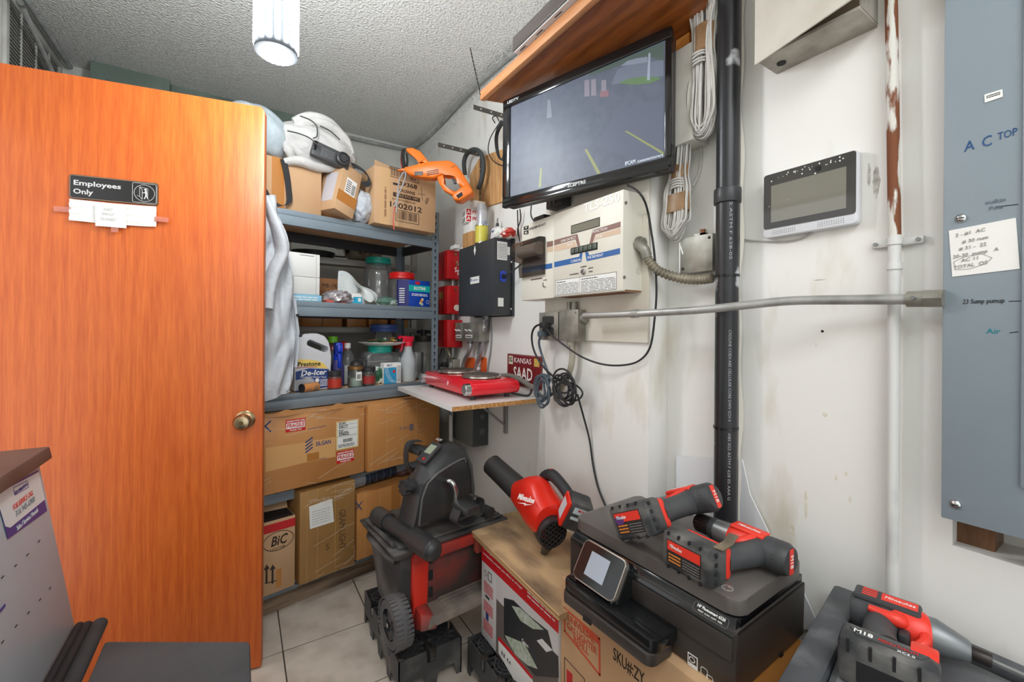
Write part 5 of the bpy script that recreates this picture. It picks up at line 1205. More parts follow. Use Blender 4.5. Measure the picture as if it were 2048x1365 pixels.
zc = loc(tC, 790, 368)[1]; bcm.box(loc(tC, 786, 368)[0], loc(tC, 797, 368)[0], -.0005, .0002, zc - .006, zc + .006)
obj('small_print', bcm, BRI, tC, smooth=0)
pen = MB(); 
for pl_ in ([(842, 376), (845, 402)], [(836, 388), (850, 390)], [(849, 404), (855, 396), (851, 408), (857, 400), (858, 397), (853, 409)]): ribbon(pen, [loc(tC, *p) for p in pl_], .002, -.0004)
obj('pen_marks', pen, INK, tC, smooth=0)
hp_p = MB(); lines(hp_p, .04, H * .66, .050, .066, -.0006, 1, M=Matrix.Translation((0.116, 0, 0)) @ Matrix.Rotation(R(-90), 4, 'Y'), seed=6, h=.7); obj('dot_print', hp_p, mat('print_faint', (150, 112, 80), .8), tC, smooth=0)
# white canvas bag
CANV = mat('white_canvas', (204, 202, 198), .75, c2=(188, 187, 184), vs=8, bump=.7, bs=16, bdist=.025); CANB = mat('pale_grey_canvas', (164, 178, 184), .7, c2=(180, 190, 194), vs=8, bump=.6, bs=14, bdist=.025)
cb = rthing('canvas_bag', 'bulky white canvas bag with a black control plate, on the cartons of the top shelf', 'bag', .02, .12, 2.035)
def folded(c, s, seed, fr, amp, flatz=None):
    rnd = random.Random(seed); t = bmesh.new(); bmesh.ops.create_icosphere(t, subdivisions=5, radius=1)
    for v in t.verts:
        d = v.co.copy()
        e_ = math.sin(d.x * fr + 2.5 * math.sin(d.z * 3.1 + d.y * 2) + seed) * .6 + math.sin(d.z * fr * 1.3 + 3 * math.sin(d.x * 2.3) + seed * 2) * .5
        e_ = abs(e_) - .4
        v.co = Vector((d.x * s[0], d.y * s[1], d.z * s[2])) * (1 + amp * e_) + Vector(c)
        if flatz is not None and v.co.z < flatz: v.co.z = flatz - (flatz - v.co.z) * .08
    return MB()._add(t)
obj('canvas_body', folded((.20, 0, .108), (.22, .16, .118), 2, 6, .035, .008), CANV, cb, smooth=70)
obj('rear_hood', folded((-.06, 0, .10), (.155, .15, .138), 4, 5, .05, .008), CANB, cb, smooth=70)
for pts_, rr_ in (([(572, 322), (600, 322), (640, 334), (690, 336)], (.02, .03, .028, .016)), ([(578, 292), (605, 270), (640, 282), (690, 296), (707, 315)], (.018, .034, .03, .028, .014)), ([(584, 262), (612, 246), (650, 250), (690, 276), (708, 306)], (.02, .032, .034, .03, .016)),
        ([(590, 240), (620, 234), (660, 246), (700, 280)], (.02, .03, .03, .018)), ([(574, 280), (578, 300), (590, 318)], (.016, .026, .016)), ([(598, 268), (592, 288), (604, 306), (630, 312)], (.012, .022, .024, .012)), ([(612, 300), (650, 296), (690, 312)], (.010, .022, .012))):
    yy = -.115
    q_ = [Vector((loc(cb, u, v, yy)[0], yy + .05 * abs((k / (len(pts_) - 1)) - .45), loc(cb, u, v, yy)[1])) for k, (u, v) in enumerate(pts_)]
    obj('canvas_fold', MB().tube(q_, list(rr_), 14, smooth=6, flat=.8), CANV, cb, smooth=70)
px_, pz_ = loc(cb, 663, 311, -.165)
plm = MB(); plm.box(-.088, .088, -.014, .02, -.036, .036, .006); pt = obj('control_plate', plm, mat('plate_dark', (62, 64, 64), .4), cb); pt.location = (px_, -.155, pz_); pt.rotation_euler = (0, R(10), 0)
kk = obj('dial', MB().lathe([(.032, 0), (.032, .018), (.026, .022), (.024, .016), (.018, .016), (.016, .022), (0, .022)], 28, M=TM(.05, -.014, .002, rx=90)), BLACK, pt)
pr_ = MB(); lines(pr_, -.05, .012, -.022, .022, -.0142, 6, seed=5, h=.3); obj('plate_print', pr_, GREYINK, pt, smooth=0)
obj('plate_socket', MB().box(-.086, -.072, -.019, -.012, -.012, .03, .002), BLACKGLOSS, pt)
WEB = mat('black_webbing', (30, 30, 32), .7, bump=.4, bs=300)
L2 = lambda u, v, y: Vector((loc(cb, u, v, y)[0], y, loc(cb, u, v, y)[1]))
obj('strap', MB().strip([L2(566, 318, -.10), L2(572, 340, -.115), L2(577, 375, -.112), L2(578, 405, -.115), L2(560, 412, -.115), L2(540, 400, -.112), L2(528, 380, -.11)], .026, .003, (1, 0, .4), smooth=5), WEB, cb)
obj('strap', MB().strip([L2(704, 330, -.14), L2(722, 338, -.165), L2(736, 352, -.17), L2(738, 366, -.165), L2(727, 370, -.16)], .028, .003, (-.5, .1, .8), smooth=5), WEB, cb)
for pts_ in ([(575, 262), (600, 268), (622, 278), (638, 294)], [(600, 232), (620, 240), (633, 252), (634, 272), (626, 277)], [(640, 252), (660, 262), (680, 280)]):
    obj('draw_cord', MB().tube([L2(u, v, -.19) for u, v in pts_], .0028, 6, smooth=5), mat('dark_cord', (56, 58, 60), .6), cb)
# ---------------- shelf two
z = LEV[1]
for k, (v0, v1) in enumerate(((596, 553), (553, 505))):
    za = rk(600, v0, .03)[1]; zt = rk(600, v1, .03)[1]
    if k == 0: za = z + .033
    tW, W, D, H = carton('white_box', ('lower plain white carton of the stacked pair on the second shelf', 'upper plain white carton of the stacked pair on the second shelf')[k], .05, .232, .03, .26, za, zt - .001, WHITE if k else mat('white_carton', (222, 222, 218), .7), group='white cartons')
    obj('seam', MB().box(W * .9, W * .905, -.0004, .0003, 0, H), GREYINK, tW, smooth=0)
    if k: obj('torn_edge', MB().box(W * .5, W * .85, -.0006, .0004, H - .012, H - .009), GREYINK, tW, smooth=0)
zt2 = z + .033
tL, W, D, H = carton('flat_box', 'flat light blue box under the two white cartons', .065, .24, .025, .2, z, z + .032, mat('light_blue', (140, 196, 222), .5))
lm = MB(); lines(lm, .01, W - .02, .006, .028, 0, 2, seed=3); obj('print', lm, WHITE, tL, smooth=0)
snk = rthing('snack_bag', 'red and white snack carton behind the white cartons on the second shelf', 'box', .12, .10, z); 
obj('carton', MB().box(0, .155, .18, .30, 0, .262, .004), RW, snk); obj('side_panel', MB().box(.1552, .156, .18, .30, .0, .13), mat('purple_print', (120, 96, 150), .5), snk, smooth=0)
snk.location = rw(.150, .085, z) 
sn_ = MB(); lines(sn_, .19, .28, .15, .24, -.156, 4, M=Matrix.Rotation(R(90), 4, 'Z') @ TM(0, 0, 0), seed=4); obj('print', sn_, WHITE, snk, smooth=0)
tM, W, D, H = carton('cardboard_box', 'small brown carton printed MB-1972 at the back of the second shelf', .31, .52, .26, .40, z, z + .145, mat('carton_brown', (150, 104, 66), .8), )
text(tM, 'MB-1972', W * .33, -.0006, H * .72, .03, INK, width=.10)
obj('flap', MB().box(0, W, -.0006, .0003, H * .5, H * .52), SEAM, tM, smooth=0)
FOIL = mat('foil_pack', (176, 172, 176), .22, .55, c2=(210, 206, 208), vs=14)
tag(obj('foil_bag', crumple(rw(.325, .045, z + .03), .068, .05, .032, .55, 31, n=20, floor=z), FOIL, smooth=40), 'crumpled silver foil bag on the second shelf', 'bag')
rpk = rthing('red_packet', 'flat red packet under the foil bag', 'packet', .26, .015, z); obj('packet', MB().box(0, .10, 0, .06, 0, .012, .004), mat('packet_red', (206, 92, 74), .5), rpk)
tpk = rthing('brown_packet', 'small rust brown packet leaning behind the foil bag', 'packet', .33, .16, z); obj('packet', MB().box(0, .075, 0, .02, 0, .115, .006, M=TM(ry=28)), mat('packet_brown', (164, 92, 54), .5), tpk)
sea = rthing('sea_tub', 'white and blue tub lettered SEA on the second shelf', 'tub', .402, .07, z)
obj('tub', MB().prism(rrect(-.043, .043, 0, .054, .006), -.04, .03, bev=.004), WHITE, sea); obj('label', MB().box(.0, .0435, -.0408, -.0398, .003, .036).box(-.043, .0, -.0408, -.0398, .003, .012), mat('sea_blue', (40, 170, 206), .5), sea, smooth=0)
text(sea, 'SEA', -.012, -.0414, .024, .020, mat('sea_text', (30, 120, 170), .5), width=.038, bold=.0006); obj('label_code', MB().box(.022, .037, -.0412, -.0404, .012, .030), WHITE, sea, smooth=0)
# translucent paper sheets
SHT = mat('tissue_sheet', (216, 222, 220), .6, c2=(198, 206, 206), vs=20)
shp = rthing('paper_towels', 'folded white patterned paper leaning against the jars, second shelf', 'paper', .42, .12, z)
def shf(a, b_): 
    x = -.06 + a * .22; zt = .175 - .12 * a ** 1.3; return (x + .02 * b_, .05 * b_ + .012 * math.sin(a * 7 + b_ * 3), .004 + zt * b_ + .01 * math.sin(a * 9) * b_)
obj('sheet', MB().sheet(shf, 18, 10, .0015), SHT, shp)
dt = MB()
for i in range(13):
    for j in range(9):
        a, b_ = (i + 1) / 15, (j + 1.5) / 11; p = shf(a, b_); dt.sphere((p[0], p[1] - .0012, p[2]), .0022, (1, .2, 1), 6)
obj('embossed_dots', dt, mat('dot_grey', (176, 184, 184), .6), shp)
shq = rthing('crumpled_tissue', 'crumpled white plastic sheet draped beside the sea tub', 'paper', .50, .075, z)
obj('sheet', MB().sheet(lambda a, b_: (-.05 + a * .13 + .012 * math.sin(b_ * 8), -.02 + .07 * b_ + .01 * math.sin(a * 11), .002 + (.115 - .10 * a) * math.sin(b_ * 2.2 + .25) + .008 * math.sin(a * 13 + b_ * 5)), 20, 12, .0015), SHT, shq, smooth=60)
grn = rthing('green_wrapper', 'torn dark green wrapper beside the rotini box', 'wrapper', .60, .055, z)
obj('wrapper', crumple((0, 0, .022), .055, .035, .024, .55, 44, n=16, floor=0.0), mat('wrapper_green', (88, 124, 112), .45, c2=(190, 206, 198), vs=20, thr=(.55, .65)), grn, smooth=40)
# jars
JAR = clear('jar_plastic', (248, 250, 250), .36, .08, body=.09, bodyc=(236, 240, 240)); GLASS = clear('jar_glass', (248, 250, 250), .34, .05, body=.06)
TEAL = mat('lid_teal', (16, 160, 144), .4); LRED = mat('lid_red', (214, 30, 28), .35); LBLUE = mat('lid_blue', (74, 104, 178), .4)
def jar(label, lx, ly, z, r, h, lr, lh, lm, rz=0, cat='jar', name='plastic_jar', group=None):
    t_ = rthing(name, label, cat, lx, ly, z, rz, group)
    obj('jar_body', MB().lathe([(r * .82, 0.002), (r * .96, .012), (r, .03), (r, h * .32), (r * .95, h * .40), (r * .95, h * .55), (r, h * .63), (r, h * .80), (lr * 1.02, h * .93), (lr * .96, h)], 32), JAR, t_)
    obj('jar_floor', MB().lathe([(0, .004), (r * .82, .002)], 32), JAR, t_)
    lid_ = MB().lathe([(lr, h - .004), (lr * 1.06, h), (lr * 1.06, h + lh * .35), (lr * 1.02, h + lh * .45), (lr * 1.03, h + lh * .9), (lr * .96, h + lh), (0, h + lh)], 36)
    for k in range(36):
        a = 2 * math.pi * k / 36; lid_.box(lr * 1.02, lr * 1.045, -.002, .002, h + lh * .5, h + lh * .88, M=Matrix.Rotation(a, 4, 'Z'))
    obj('lid', lid_, lm, t_)
    return t_
jar('tall clear jar with teal lid at the back of the second shelf', .680, .315, z, .084, .265, .070, .034, TEAL)
jar('clear jar with red lid behind the rotini box', .758, .172, z, .084, .168, .070, .036, LRED)
rot = rthing('pasta_box', 'blue and teal ROTINI pasta box on the second shelf', 'box', .674, .022, z, 0)
RBL = mat('rotini_blue', (14, 66, 166), .4); RDK = mat('rotini_side', (40, 44, 110), .4)
obj('carton', MB().box(.042, .18, 0, .055, 0, .150, .002), RBL, rot); obj('side', MB().hexa([(0, .045, 0), (.042, .0005, 0), (.042, .055, 0), (.0, .06, 0), (0, .045, .150), (.042, .0005, .150), (.042, .055, .150), (0, .06, .150)]), RDK, rot)
obj('band', MB().box(.042, .18, -.0006, .0003, .086, .122), mat('rotini_teal', (20, 176, 168), .4), rot, smooth=0)
text(rot, 'ROTINI', .112, -.001, .104, .025, WHITE, width=.075, bold=.001)
lg = MB(); lg.prism(rrect(.082, .114, .128, .143, .006), -.0008, .0002); obj('logo', lg, LRED, rot, smooth=0)
lm = MB(); lines(lm, .06, .165, .062, .078, 0, 2, seed=1, h=.5); ring(lm, (.166, .030), .010, .010, -.0004, .0015, 16); obj('print', lm, WHITE, rot, smooth=0)
for (dx_, dz_, mm_) in ((0, .034, 'pasta_orange'), (.006, .042, 'pasta_cream'), (-.005, .022, 'pasta_cream'), (.004, .015, 'pasta_green')):
    obj('pasta_picture', MB().cyl((.124 + dx_, -.0002, dz_), (.124 + dx_, -.0008, dz_), .009, n=10), mat(mm_, {'pasta_orange': (222, 130, 60), 'pasta_cream': (232, 206, 150), 'pasta_green': (160, 180, 170)}[mm_], .6), rot, smooth=0)
lm = MB(); lines(lm, .006, .036, .02, .11, 0, 7, M=Matrix.Translation((0, .043, 0)) @ Matrix.Rotation(R(-46.6), 4, 'Z') @ Matrix.Translation((0, 0, 0)), seed=5); obj('side_print', lm, WHITE, rot, smooth=0)
# ---------------- shelf three
z = LEV[2]
jug = rthing('washer_fluid_jug', 'white de-icer jug with blue and yellow label on the third shelf', 'jug', .21, .09, z)
JW = mat('jug_white', (214, 216, 220), .4)
t = bmesh.new()
jout = [(-.085, 0), (.085, 0), (.085, .16), (.083, .20), (.074, .235), (.055, .262), (.02, .276), (-.02, .276), (-.042, .265), (-.055, .268), (-.085, .268)]
jm = MB(); jm.prism(jout, -.045, .045, bev=.008)
jo = obj('bottle', jm, JW, jug)
cut = MB(); cut.prism(rrect(-.045, .062, -.016, .016, .015), -.2, .2, M=TM(.012, 0, .217, ry=24))
co = obj('cutter', cut, JW, jug)
bmod = jo.modifiers.new('hole', 'BOOLEAN'); bmod.operation = 'DIFFERENCE'; bmod.object = co; bmod.solver = 'EXACT'
dg = bpy.context.evaluated_depsgraph_get(); nm_ = bpy.data.meshes.new_from_object(jo.evaluated_get(dg)); jo.modifiers.clear(); jo.data = nm_; bpy.data.objects.remove(co)
nm_.polygons.foreach_set('use_smooth', [True] * len(nm_.polygons)); nm_.set_sharp_from_angle(angle=R(35))
obj('cap', MB().cyl((-.07, 0, .268), (-.07, 0, .292), .02, n=20), JW, jug)
YL = mat('jug_yellow', (240, 208, 110), .5); BL_ = mat('jug_blue', (40, 66, 130), .5)
ym = MB(); ym.prism([(-.08, .125), (.07, .100), (.05, .128), (.02, .142), (-.02, .150), (-.08, .154)], -.0462, -.0448); obj('yellow_label', ym, YL, jug, smooth=0)
ym = MB(); ym.prism([(-.08, .0), (.074, .01), (.074, .098), (-.02, .108), (-.08, .095)], -.0460, -.0448); obj('blue_label', ym, BL_, jug, smooth=0)
ym = MB(); ym.prism([(-.08, .006), (-.005, .008), (.010, .03), (.0, .055), (-.02, .064), (-.08, .055)], -.0464, -.0455); obj('grey_label', ym, mat('jug_grey', (170, 174, 180), .5), jug, smooth=0)
text(jug, 'Prestone', -.020, -.0468, .128, .030, INK, width=.105, bold=.0006, shear=.05); text(jug, 'De-Icer', .0, -.0466, .085, .036, WHITE, width=.12, bold=.001, shear=.2)
text(jug, 'Windshield Washer Fluid', .0, -.0466, .064, .012, WHITE, width=.12, rot=(90, 4, 0))
ym = MB(); ym.box(-.08, .02, -.0468, -.046, .112, .1145); obj('red_line', ym, INKR, jug, smooth=0)
ym = MB()
for cx_, cz_ in ((.018, .047), (.010, .022)): ym.cyl((cx_, -.0462, cz_), (cx_, -.0470, cz_), .010, n=18)
obj('round_icon', ym, WHITE, jug, smooth=0); ym = MB(); lines(ym, .032, .068, .018, .054, -.0464, 5, seed=8); obj('print', ym, WHITE, jug, smooth=0)
can = rthing('spice_can', 'small black ended can lying on its side before the de-icer jug', 'can', .145, .0, z + .021, 20)
obj('body', MB().cyl((0, 0, 0), (.075, 0, 0), .0205, n=24), mat('can_label', (150, 120, 96), .5, c2=(210, 140, 80), vs=30, thr=(.45, .55)), can); obj('end', MB().cyl((-.004, 0, 0), (.0, 0, 0), .0205, n=24), BLACK, can); obj('gold_band', MB().cyl((.075, 0, 0), (.082, 0, 0), .021, n=24), mat('gold_band', (206, 150, 84), .35, .5), can)
def bottle(name, label, cat, lx, ly, z, prof, m, rz=0, group=None):
    t_ = rthing(name, label, cat, lx, ly, z, rz, group); obj('bottle', MB().lathe(prof, 28), m, t_); return t_
g_ = bottle('green_cap_bottle', 'clear bottle with lime green cap behind the blue sprayer', 'bottle', .385, .25, z, [(0, 0), (.036, 0), (.038, .01), (.038, .17), (.026, .215), (.022, .225), (0, .225)], GLASS)
obj('cap', MB().cyl((0, 0, .222), (0, 0, .256), .026, n=24), mat('lime', (116, 196, 40), .4), g_)
def sprayer(label, lx, ly, z, bm_, hm, liquid=None, rz=0, h=.20, r=.042, trig=1):
    t_ = rthing('spray_bottle', label, 'bottle', lx, ly, z, rz)
    obj('bottle', MB().lathe([(0, 0), (r * .95, 0), (r, .008), (r, h * .45), (r * .95, h * .62), (r * .55, h * .86), (r * .5, h), (0, h)], 28), bm_, t_)
    if liquid: obj('liquid', MB().lathe([(0, .003), (r * .93, .004), (r * .95, h * .4), (0, h * .4)], 28), liquid, t_)
    s = trig; hd = MB(); hd.cyl((0, 0, h - .004), (0, 0, h + .022), r * .58, n=20)
    hd.hexa([(-.018 * s, -.012, h + .02), (.028 * s, -.012, h + .022), (.028 * s, .012, h + .022), (-.018 * s, .012, h + .02), (-.052 * s, -.012, h + .056), (.034 * s, -.012, h + .05), (.034 * s, .012, h + .05), (-.052 * s, .012, h + .056)], .004)
    obj('spray_head', hd, hm, t_)
    obj('trigger', MB().tube([(-.026 * s, 0, h + .032), (-.036 * s, 0, h + .01), (-.040 * s, 0, h - .014), (-.050 * s, 0, h - .032)], .006, 8, smooth=4), hm, t_)
    obj('nozzle', MB().cyl((-.048 * s, 0, h + .046), (-.062 * s, 0, h + .047), .009, n=14), hm, t_)
    return t_
BLUEP = mat('sprayer_blue', (24, 60, 190), .3)
sp = rthing('spray_bottle', 'bright blue spray bottle seen end-on on the third shelf', 'bottle', .363, .13, z, 80)
obj('bottle', MB().lathe([(0, 0), (.030, 0), (.032, .01), (.032, .10), (.022, .135), (.014, .15), (0, .15)], 24), mat('sprayer_label', (70, 66, 120), .4), sp)
hd = MB(); hd.cyl((0, 0, .11), (0, 0, .165), .022, n=18); hd.box(-.035, .03, -.018, .018, .16, .228, .010); hd.box(-.055, -.03, -.014, .014, .178, .215, .006); obj('spray_head', hd, BLUEP, sp); obj('trigger', MB().tube([(-.03, 0, .175), (-.042, 0, .14), (-.036, 0, .10)], .010, 8, smooth=4), BLUEP, sp)
jar('clear jar with red lid behind the white capped bottle', .440, .335, z, .070, .178, .060, .045, LRED)
wb = bottle('clear_bottle', 'clear plastic bottle with a small white cap on the third shelf', 'bottle', .425, .155, z, [(0, 0), (.038, 0), (.04, .01), (.04, .12), (.036, .15), (.016, .185), (.014, .2), (0, .2)], GLASS); obj('cap', MB().cyl((0, 0, .195), (0, 0, .222), .016, n=20), WHITE, wb)
obj('white_filling', MB().lathe([(0, .004), (.037, .005), (.038, .10), (0, .10)], 24), mat('salt_white', (226, 226, 222), .8), wb)
def spice(label, lx, ly, r, h, capm, capr, caph, band, bandm, fill, fillh, txt=None):
    t_ = rthing('spice_jar', label, 'jar', lx, ly, z, 0, 'spice jars'); obj('glass', MB().lathe([(0, 0.001), (r * .94, 0), (r, .005), (r, h * .86), (r * .85, h), (0, h)], 24), GLASS, t_)
    if fill: obj('contents', MB().lathe([(0, .003), (r * .94, .004), (r * .95, fillh), (0, fillh)], 24), fill, t_)
    obj('lid', MB().lathe([(capr, h - .002), (capr, h + caph * .9), (capr * .92, h + caph), (0, h + caph)], 28), capm, t_)
    if band: obj('label', MB().lathe([(r * 1.01, band[0]), (r * 1.01, band[1])], 28), bandm, t_)
    if txt: text(t_, txt, 0, -r * 1.03, (band[0] + band[1]) / 2, .010, WHITE, width=r * 1.3)
    return t_
SP_R = mat('spice_red', (186, 52, 32), .5); 
spice('red labelled spice jar with black lid beside the de-icer jug', .31, .04, .033, .068, BLACK, .033, .022, (.006, .05), SP_R, mat('chilli', (150, 40, 24), .8), .06)
s2 = spice('spice jar with bronze lid and pale green powder', .42, .045, .038, .092, mat('lid_bronze', (146, 112, 66), .35, .6), .039, .014, None, None, mat('mint_powder', (186, 206, 192), .8), .045)
obj('white_label', MB().box(-.014, .016, -.0385, -.037, .035, .078), WHITE, s2, smooth=0); lm = MB(); bars(lm, -.009, .012, .042, .066, -.0386, 12); obj('barcode', lm, INK, s2, smooth=0)
s3 = spice('tall spice jar with black lid and red label', .492, .05, .036, .078, BLACK, .038, .020, (.012, .05), mat('masala_red', (160, 44, 44), .5), mat('spice_brown', (120, 70, 40), .8), .06)
pl_ = rthing('green_leaf_bag', 'green and white printed bag of leaves beside the salt carton', 'bag', .56, .085, z); obj('bag', crumple((0, 0, .045), .038, .03, .047, .3, 61, floor=0), mat('leaf_green', (34, 92, 60), .4, c2=(220, 228, 222), vs=24, thr=(.5, .56)), pl_, smooth=50)
tb = rthing('black_top_jar', 'black domed lid standing behind the spice jars', 'jar', .455, .11, z); obj('glass', MB().lathe([(0, 0), (.034, 0), (.034, .09), (0, .09)], 24), GLASS, tb); obj('lid', MB().lathe([(.038, .088), (.038, .10), (.03, .122), (.014, .132), (0, .133)], 28), BLACK, tb)
tealj = rthing('plastic_jar', 'wide clear jar with teal lid under the paper plate', 'jar', .608, .150, z)
obj('jar_body', MB().prism(rrect(-.105, .105, 0.002, .17, .03), -.062, .066, bev=.02), JAR, tealj)
obj('lid', MB().lathe([(.062, .165), (.066, .17), (.066, .20), (.061, .206), (0, .206)], 36), TEAL, tealj)
obj('ribs', (lambda m_: ([m_.tube([(-.103, -.061, .03 + .03 * k), (.103, -.061, .03 + .03 * k)], .003, 6) for k in range(4)], m_)[1])(MB()), JAR, tealj)
jar('clear jar with blue lid at the back of the third shelf', .722, .318, z, .092, .285, .078, .042, LBLUE)
plate = rthing('paper_plate', 'white paper plate of green and tan scraps on the teal lid', 'plate', .625, .150, z + .2065)
obj('plate', MB().lathe([(0, 0), (.085, .0), (.118, .012), (.132, .016), (.132, .018), (.116, .015), (.084, .003), (0, .003)], 40), WHITE, plate)
for k in range(9):
    a = k * 2.4; r_ = .02 + .008 * k; obj('scrap', MB().box(-.035, .035, -.012, .012, 0, .003, M=TM(r_ * math.cos(a), r_ * math.sin(a), .006 + .0035 * k, rx=random.uniform(-8, 8), ry=random.uniform(-14, 6), rz=random.uniform(0, 180))), (mat('scrap_tan', (190, 140, 88), .7), mat('scrap_green', (52, 110, 60), .6), mat('scrap_yellow', (228, 190, 90), .6))[k % 3], plate)
jar('clear jar with red lid behind the red trigger sprayer', .768, .192, z, .05, .19, .046, .032, LRED)
sal = rthing('salt_carton', 'white and blue salt carton on the third shelf', 'carton', .575, .035, z, -4); obj('carton', MB().box(0, .10, 0, .05, 0, .112, .003), WHITE, sal)
obj('blue_panel', MB().box(.0, .072, -.0006, .0003, .0, .088), mat('salt_blue', (40, 150, 196), .5), sal, smooth=0); text(sal, 'SALT', .030, -.001, .100, .014, INKB, width=.032, bold=.0006)
sw = MB()
for k in range(3): ribbon(sw, [(.006 + .007 * k, .086), (.012 + .008 * k, .05), (.030 + .010 * k, .018), (.05 + .01 * k, .006)], .0016, -.0006)
obj('white_swoosh', sw, WHITE, sal, smooth=0); obj('emblem', MB().cyl((.058, -.0004, .066), (.058, -.0012, .066), .008, n=18), LRED, sal, smooth=0)
lm = MB(); lines(lm, .076, .097, .01, .10, 0, 11, seed=3); obj('print', lm, GREYINK, sal, smooth=0)
sprayer('milky spray bottle with a red trigger head on the third shelf', .745, .075, z, clear('milky_bottle', (240, 243, 246), .3, .2, body=.55, bodyc=(225, 230, 234)), mat('trigger_red', (222, 26, 56), .35), mat('pale_liquid', (206, 212, 190), .3), h=.205, r=.044)
mug = rthing('glass_mug', 'clear glass mug with handle half hidden behind the sprayer', 'mug', .826, .115, z); obj('glass', MB().lathe([(0, .004), (.036, .004), (.04, .01), (.042, .16), (.039, .16), (.036, .012), (0, .010)], 28), GLASS, mug); obj('handle', MB().tube([(.04, 0, .14), (.07, 0, .135), (.072, 0, .05), (.04, 0, .04)], .006, 8, smooth=5), GLASS, mug)
cyl = thing('gas_cylinder', 'pale grey steel gas cylinder standing right of the rack behind the post', 'cylinder', (1.035, 2.72, 0))
obj('tank', MB().lathe([(0, 0), (.085, .0), (.10, .02), (.10, 1.02), (.095, 1.08), (.07, 1.15), (.045, 1.19), (0, 1.19)], 36), mat('cylinder_grey', (168, 170, 166), .45, .3, c2=(140, 138, 128), vs=6), cyl)
obj('collar', MB().lathe([(.045, 1.17), (.058, 1.19), (.056, 1.22), (.038, 1.22)], 28), mat('collar_dark', (84, 80, 74), .5, .4), cyl); obj('valve', MB().cyl((0, 0, 1.18), (0, 0, 1.26), .018, n=14).cyl((-.045, 0, 1.245), (.045, 0, 1.245), .012, n=12), BLACK, cyl); obj('rust_ring', MB().lathe([(.1005, .92), (.1007, .935)], 36), RUST, cyl)
# ---------------- shelf four and five
z = LEV[3]
CRS = mat('carton_wrapped', (208, 150, 92), .45, c2=(184, 124, 68), vs=3, detail=9, coat=.5)
tD1, W, D, H = carton('cardboard_box', 'wide wrapped carton with red FRAGILE stickers on the fourth shelf', -.30, .412, -.08, .32, z + .002, .890, CRS)
D1H = H
def frag(u0, v0, u1, v1):
    a = loc(tD1, u0, v1); b_ = (loc(tD1, u1, v0)[0], loc(tD1, u0, v0)[1]); w_ = b_[0] - a[0]; h_ = b_[1] - a[1]
    s_ = obj('fragile_sticker', MB().box(a[0], b_[0], -.0008, .0002, a[1], b_[1]), mat('fragile_red', (206, 34, 34), .45), tD1, smooth=0)
    o = obj('white_band', MB().box(a[0] + w_ * .03, b_[0] - w_ * .03, -.0012, -.0006, a[1] + h_ * .26, a[1] + h_ * .70), WHITE, s_, smooth=0)
    text(s_, 'FRAGILE', a[0] + w_ / 2, -.0016, a[1] + h_ * .48, h_ * .42, MATS['fragile_red'], width=w_ * .86, bold=.0012); text(s_, 'HANDLE WITH CARE', a[0] + w_ / 2, -.0012, a[1] + h_ * .84, h_ * .2, WHITE, width=w_ * .9, bold=.0006); text(s_, 'THANK YOU', a[0] + w_ / 2, -.0012, a[1] + h_ * .12, h_ * .17, WHITE, width=w_ * .6, bold=.0006)
frag(571, 841, 611, 866); frag(673, 905, 708, 929)
a = loc(tD1, 672, 902); b_ = loc(tD1, 717, 838); obj('shipping_label', MB().box(a[0], b_[0], -.0006, .0002, a[1], b_[1]), mat('label_cream', (226, 200, 140), .5), tD1, smooth=0)
obj('label_white', MB().box(a[0] + .006, b_[0] - .006, -.0009, -.0003, a[1] + .006, b_[1] - .006), WHITE, tD1, smooth=0)
lm = MB(); hh = b_[1] - a[1]; ww = b_[0] - a[0]
for f in (.86, .70, .48, .44): lm.box(a[0] + .006, b_[0] - .006, -.0012, -.0006, a[1] + hh * f, a[1] + hh * f + .001)
bars(lm, a[0] + ww * .3, b_[0] - .03, a[1] + hh * .24, a[1] + hh * .36, -.001, 24); lines(lm, a[0] + .01, b_[0] - .02, a[1] + hh * .08, a[1] + hh * .2, -.001, 3, seed=6); obj('label_print', lm, INK, tD1, smooth=0)
for s_, f, sz_, wd in (('SILGAN', .92, .016, .3), ('038CC7', .79, .020, .4), ('GOLD', .665, .010, .2), ('PLAIN GOLD', .605, .010, .4), ('5246632', .535, .018, .45)): text(tD1, s_, a[0] + .012, -.0013, a[1] + hh * f, sz_, INK, width=ww * wd, align='LEFT', bold=.0004)
ctext(tD1, 'SILGAN', 647, 886.5, .026, INKB, 30, bold=.0006)
lgm = MB(); X, Z = loc(tD1, 619, 891)
for k in range(4): ribbon(lgm, [(X - .016, Z - .030 + .015 * k), (X + .012, Z - .012 + .015 * k)], .006, -.0004)
obj('blue_logo', lgm, INKB, tD1, smooth=0); lgm = MB(); lgm2 = [loc(tD1, 616, 859), loc(tD1, 652, 852)]; ribbon(lgm, lgm2, .002, -.0004); obj('blue_rule', lgm, INKB, tD1, smooth=0); lgm = MB(); ribbon(lgm, [loc(tD1, 615, 923), loc(tD1, 652, 916)], .002, -.0004); obj('blue_rule', lgm, INKB, tD1, smooth=0); lgm = MB(); ribbon(lgm, [loc(tD1, 541, 843), loc(tD1, 530, 853), loc(tD1, 541, 863)], .006, -.0004)
obj('blue_mark', lgm, INKB, tD1, smooth=0)
a = loc(tD1, 532, 940); b_ = loc(tD1, 671, 886); obj('pale_tape', MB().prism([loc(tD1, 531, 897), loc(tD1, 612, 885), loc(tD1, 671, 874), loc(tD1, 671, 914), loc(tD1, 614, 925), loc(tD1, 531, 945)], -.0005, .0002), mat('pale_tape', (216, 166, 108), .35), tD1, smooth=0)
a = loc(tD1, 614, 924); b_ = loc(tD1, 638, 904); obj('brown_patch', MB().box(a[0], b_[0], -.0009, .0002, a[1], b_[1]), CTAPE, tD1, smooth=0)
